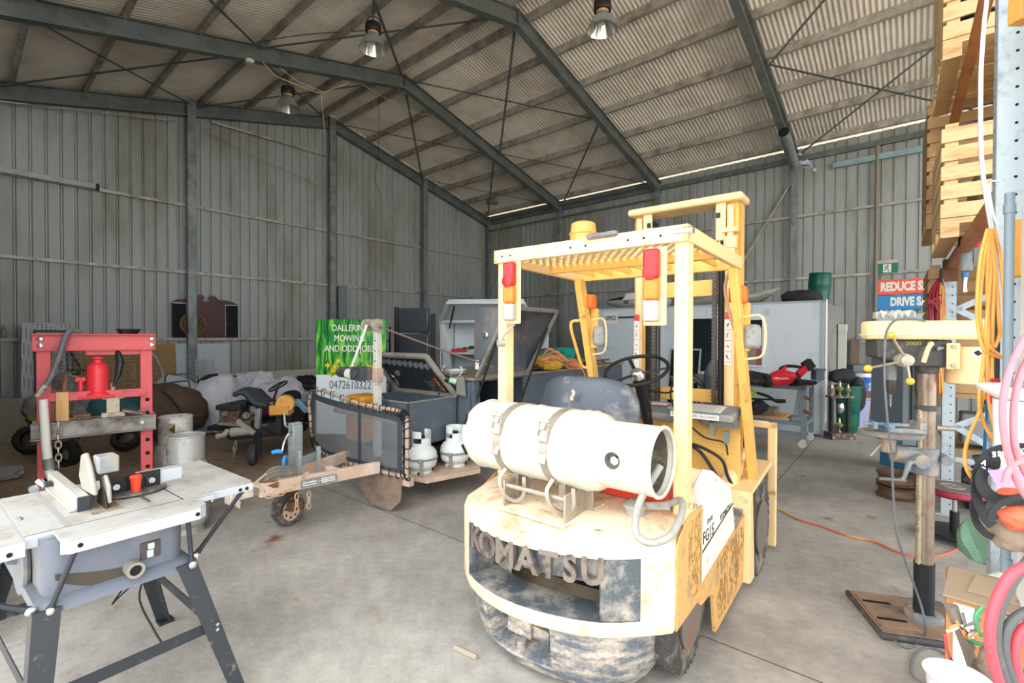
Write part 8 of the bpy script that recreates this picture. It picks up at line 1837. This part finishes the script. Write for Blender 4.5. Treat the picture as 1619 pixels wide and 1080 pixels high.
# green cloth bag on the floor
c = G(1556, 896); mb = MB(); rings = []
ctr = [(U(1520, 862, 3.3), .02), (U(1528, 858, 3.2), .06), (U(1541, 852, 3.1), .12), (U(1556, 850, 3.0), .15), (U(1572, 851, 3.0), .15), (U(1585, 856, 3.0), .12)]
for i, (p, r_) in enumerate(ctr):
    rings.append([mb.a(p+V(0, cos(2*pi*k/20)*r_, sin(2*pi*k/20)*r_*(1+.12*sin(k*1.9+i)))) for k in range(20)])
mb.skin(rings); single('green_bag', 'soft green cloth bag at the end of the floor lead', 'bag', mb, mat('green cloth', '9cc4ac', .85, 0, '7aa88e', .4, 8), smooth=70)
# stool
st2 = thing('mechanic_stool', 'low round stool with a maroon rim and black base beside the drill', 'stool', V(3.46, 3.73, 0), 0)
c = V(3.46+.03, 3.73, 0)
mb = MB(); mb.lathe([(.0, .36), (.17, .36), (.19, .375), (.19, .40), (.18, .415), (0, .42)], c, n=40); s_ = kp('seat', mb, mat('maroon vinyl', '8e2438', .4), st2)
mb = MB(); mb.lathe([(0, .418), (.175, .416), (.172, .425), (0, .428)], c, n=40); part('seat_top', mb, mat('brown-grey vinyl', '6b5f59', .5, 0, '8a7d74', .3, 10), s_, world=True)
mb = MB(); mb.torus(c+V(-.02, 0, .4275), .075, .003, n=30, m=5); mb.torus(c+V(-.02, 0, .4275), .06, .002, n=30, m=5); mb.beam(c+V(-.07, .03, .428), c+V(.03, -.03, .428), .012, .002); mb.beam(c+V(-.07, -.03, .428), c+V(.03, .03, .428), .012, .002); part('seat_emblem', mb, mat('pale emblem', 'a39a90', .6), s_, world=True)
mb = MB(); mb.cyl(c+V(0, 0, .2), c+V(0, 0, .36), .016, 14); kp('chrome_stem', mb, M_chrome, st2)
mb = MB(); mb.cyl(c+V(0, 0, .07), c+V(0, 0, .23), .030, 18); kp('stem_sleeve', mb, M_black, st2)
mb = MB(); mb.lathe([(0, .055), (.22, .055), (.23, .065), (.22, .075), (0, .08)], c, n=8); kp('base_plate', mb, M_black, st2)
for k in range(5):
    a_ = k*2*pi/5+.6; mb = MB(); p = c+V(cos(a_)*.19, sin(a_)*.19, .028); mb.cyl(p+V(-.01, -.01, 0), p+V(.01, .01, 0), .028, 14); kp('castor', mb, M_steel, st2)
# wheel rims on the floor
for k in range(2):
    c = G(1432, 787)+V(0, .1, .0+k*.13); mb = MB(); mb.lathe([(.13, .0), (.165, .005), (.17, .02), (.15, .03), (.145, .09), (.165, .10), (.17, .115), (.13, .12), (.125, .1), (.125, .02)], c, n=36); mb.cyl(c+V(0, 0, .05), c+V(0, 0, .06), .126, 30); single('rusty_wheel', ('lower' if k == 0 else 'upper')+' rusty steel wheel rim of the pair stacked behind the drill column', 'wheel rim', mb, mat('rusty brown rim', '6f5746', .5, .4, 'a08a78', .3, 10))
# cabinets behind the drill
mb = MB(); a, b_ = U(1432, 600, 5.6), U(1478, 600, 5.6); mb.box(a.x-.03, b_.x, 5.6, 6.1, .32, 1.62); cb = thing('steel_cabinet', 'blue-grey steel cabinet with a dark door behind the drill', 'cabinet', V((a.x+b_.x)/2, 5.85, .0)); kp('cabinet_body', mb, mat('blue-grey cabinet steel', '77838b', .5, .1), cb, bevel=.006)
mb = MB(); mb.box(a.x+.06, b_.x-.02, 5.58, 5.60, .45, 1.40); kp('cabinet_door', mb, mat('dark slate door', '3f464d', .5), cb, bevel=.004)
mb = MB(); mb.box(a.x+.02, b_.x, 5.62, 6.0, 0, .32); kp('cabinet_plinth', mb, mat('bright blue plinth', '3f7aa6', .5), cb)
mb = MB(); mb.tube([U(1450, 560, 5.45), U(1448, 600, 5.45), U(1452, 640, 5.45), U(1460, 655, 5.45), U(1470, 650, 5.45)], .007, 6, k=4); single('cabinet_cable', 'thin dark cable looping in front of the blue-grey cabinet', 'cable', mb, M_black)
# goods low in the rack
for (u, v, z, sx_2, sy_2, sz_2, m_, nm, lb, ct) in ((.15, .25, .0, .5, .5, .30, M_black, 'black_crate', 'black plastic crate at the foot of the rack behind the stool', 'crate'), (.10, .15, .62, .35, .3, .28, mat('grey storage bin', '8b9194', .5), 'grey_bin', 'grey round-edged bin on the rack behind the drill column', 'bin'), (.50, .15, .58, .4, .4, .3, mat('dark maroon box', '4a2a2c', .6), 'maroon_box', 'dark maroon box low in the rack', 'box')):
    mb = KM(); mb.box(u, u+sx_2, v, v+sy_2, z, z+sz_2); single(nm, lb, ct, mb, m_, bevel=.02)
mb = KM(); mb.box(.0, .95, .12, 1.3, .55, .58); single('rack_shelf', 'rough board shelf low in the pallet rack', 'shelf', mb, M_pine2)
random.seed(31)
mb = KM()
for k in range(14): mb.cbox((random.uniform(.15, .8), random.uniform(-.0, .1)+.02, random.uniform(.30, .50)), (.14, .08, .05), Matrix.Rotation(random.uniform(0, 3), 3, 'Y'))
single('scrap_parts', 'heap of dark machine parts behind the rack braces', 'scrap', mb, mat('dark scrap metal', '3a3634', .6, .3, '7d756c', .3, 20), kind='stuff')
mb = MB(); c = G(1495, 790)+V(0, .2, .03); mb.cbox(c+V(.0, 0, .02), (.12, .08, .06)); single('orange_block', 'orange plastic block on the floor behind the stool', 'block', mb, M_orange, bevel=.006)
# ---- timber box with carton and wires, lower right corner
bx0 = G(1499, 930, .62); 
tb2 = thing('timber_box', 'waist-high plywood box with a torn carton on top in the lower right corner', 'box', V(bx0.x+.4, bx0.y+.15, 0), 0)
BXF = Fr((bx0.x, bx0.y), 42)
mb = MB(BXF); mb.box(.0, .8, .0, .02, 0, .60); mb.box(0, .02, .02, .32, 0, .60); kp('plywood_front', mb, mat('orange-brown plywood', 'b98455', .6, 0, '96663d', .4, 3), tb2, bevel=.002)
mb = MB(BXF); mb.box(.02, .078, -.006, .0, .05, .585); kp('white_strip', mb, mat('white painted strip', 'd9dcdc', .5, 0, 'b0a99e', .2, 12), tb2)
mb = MB(BXF); mb.box(.12, .22, -.006, .0, .565, .59); kp('bracket_plate', mb, mat('grey-pink plate', 'a8988f', .5, .2), tb2, bevel=.002)
mb = MB(BXF)
for u in (.14, .20): mb.cyl((u, -.006, .577), (u, -.012, .577), .008, 10)
kp('screw', mb, M_chrome, tb2)
ct = thing('torn_carton', 'flattened brown carton flaps lying over the top of the plywood box', 'carton', BXF.w(.3, .15, .6), 42)
mb = MB(BXF); mb.slab([(-.01, -.015, .605), (.45, -.02, .60), (.50, .20, .64), (.01, .24, .63)], .006, (0, 0, 1)); mb.slab([(.40, -.03, .612), (.85, -.04, .60), (.85, .25, .63), (.42, .22, .645)], .006, (0, 0, 1)); kp('carton_flap', mb, mat('dusty brown cardboard', 'ab9780', .85, 0, '8e7a63', .3, 5), ct)
mb = MB(BXF); mb.slab([(.06, .05, .622), (.36, .02, .62), (.40, .17, .642), (.09, .2, .637)], .003, (0, 0, 1)); kp('carton_flap', mb, mat('tan carton tape', 'b59f85', .8), ct)
mb = MB(); mb.blob(U(1596, 918, 1.9), (.06, .05, .035), 4, .4, 14, 2); single('white_gloves', 'crumpled white and blue packet on the carton', 'packet', mb, M_white, smooth=70)
mb = MB(); mb.slab([U(1598, 940, 1.8), U(1624, 936, 1.75), U(1626, 950, 1.72), U(1606, 948, 1.74)], .012); mb.slab([U(1590, 905, 1.85), U(1602, 900, 1.85), U(1606, 908, 1.84), U(1594, 913, 1.84)], .012); single('blue_clamp', 'bright blue plastic clip on the carton edge', 'clip', mb, M_blue)
# lever, wires and cables in front of the box
dq = lambda x, y, d=1.62: U(x, y, d)
mb = MB(); mb.tube([dq(1504, 953), dq(1518, 985), dq(1532, 1020), dq(1542, 1050), dq(1552, 1085)], .016, 8); mb.tube([dq(1512, 953), dq(1520, 980), dq(1540, 1020)], .010, 8); single('rusty_lever', 'grey and rusty bent lever leaning on the plywood box', 'lever', mb, mat('grey rusty steel', '827a72', .6, .2, '94654a', .4, 12))
wr = thing('wire_tangle', 'tangle of white, orange, green and grey wires in front of the plywood box', 'wires', dq(1530, 1010))
for col, pts in (('e3dfd6', ((1500, 994), (1512, 990), (1522, 985), (1532, 990), (1538, 1005))), ('e59a5a', ((1503, 990), (1515, 984), (1526, 992), (1532, 1002), (1556, 992))), ('e59a5a', ((1515, 978), (1522, 988), (1530, 1002), (1540, 1006))), ('4d9b72', ((1556, 955), (1546, 970), (1548, 990), (1556, 1000))), ('4d9b72', ((1585, 965), (1592, 985), (1586, 1015))), ('4d9b72', ((1535, 1005), (1548, 1012), (1562, 1014))), ('77736e', ((1525, 985), (1538, 982), (1552, 975))), ('77736e', ((1525, 965), (1528, 980), (1522, 990))), ('6c6965', ((1532, 995), (1545, 992), (1560, 1000))), ('c44b57', ((1497, 998), (1500, 1020), (1506, 1040))), ('6c6965', ((1505, 1035), (1520, 1055), (1535, 1075)))):
    mb = MB(); mb.tube([dq(x, y, 1.60) for x, y in pts], .0045 if col != '4d9b72' else .007, 6, k=5); kp('wire', mb, mat('wire '+col, col, .5), wr)
mb = MB(); mb.blob(dq(1580, 1062, 1.5), (.065, .05, .075), 4, .5, 16, 5); single('rusty_motor', 'lump of rusty wound machinery below the wires', 'motor', mb, mat('rusty windings', '6d6259', .7, .2, '8c5f45', .4, 12), smooth=50)
jc = thing('jumper_cables', 'thick red and black cables curling down the lower right edge', 'cables', U(1600, 1000, 1.05))
for col, pts, r_ in ((mat('red cable', 'e0505c', .4, 0, 'b8404a', .2, 14), ((1640, 880), (1600, 905), (1576, 950), (1568, 1000), (1576, 1050), (1592, 1095)), .0105), (mat('grey-black cable', '5a5a5c', .5, 0, '857f78', .25, 14), ((1645, 860), (1610, 905), (1585, 955), (1578, 1010), (1590, 1060), (1606, 1095)), .0095), (mat('grey-black cable', '5a5a5c'), ((1640, 955), (1608, 972), (1592, 1000), (1594, 1040), (1608, 1080), (1612, 1100)), .0095), (mat('red cable', 'e0505c'), ((1645, 975), (1618, 992), (1608, 1025), (1612, 1060), (1622, 1090)), .0095)):
    mb = MB(); mb.tube([U(x, y, 1.05) for x, y in pts], r_, 12, k=8); kp('cable_loop', mb, col, jc)
mb = MB(); c = U(1518, 1090, 1.45); mb.lathe([(.06, -.3), (.075, .03), (.08, .045), (.085, .05), (.07, .05), (.065, .02), (0, .0)], c, n=32); single('white_bucket', 'pale lilac-white bucket rim at the bottom edge before the plywood box', 'bucket', mb, mat('lilac-white plastic', 'cfc9d2', .4))
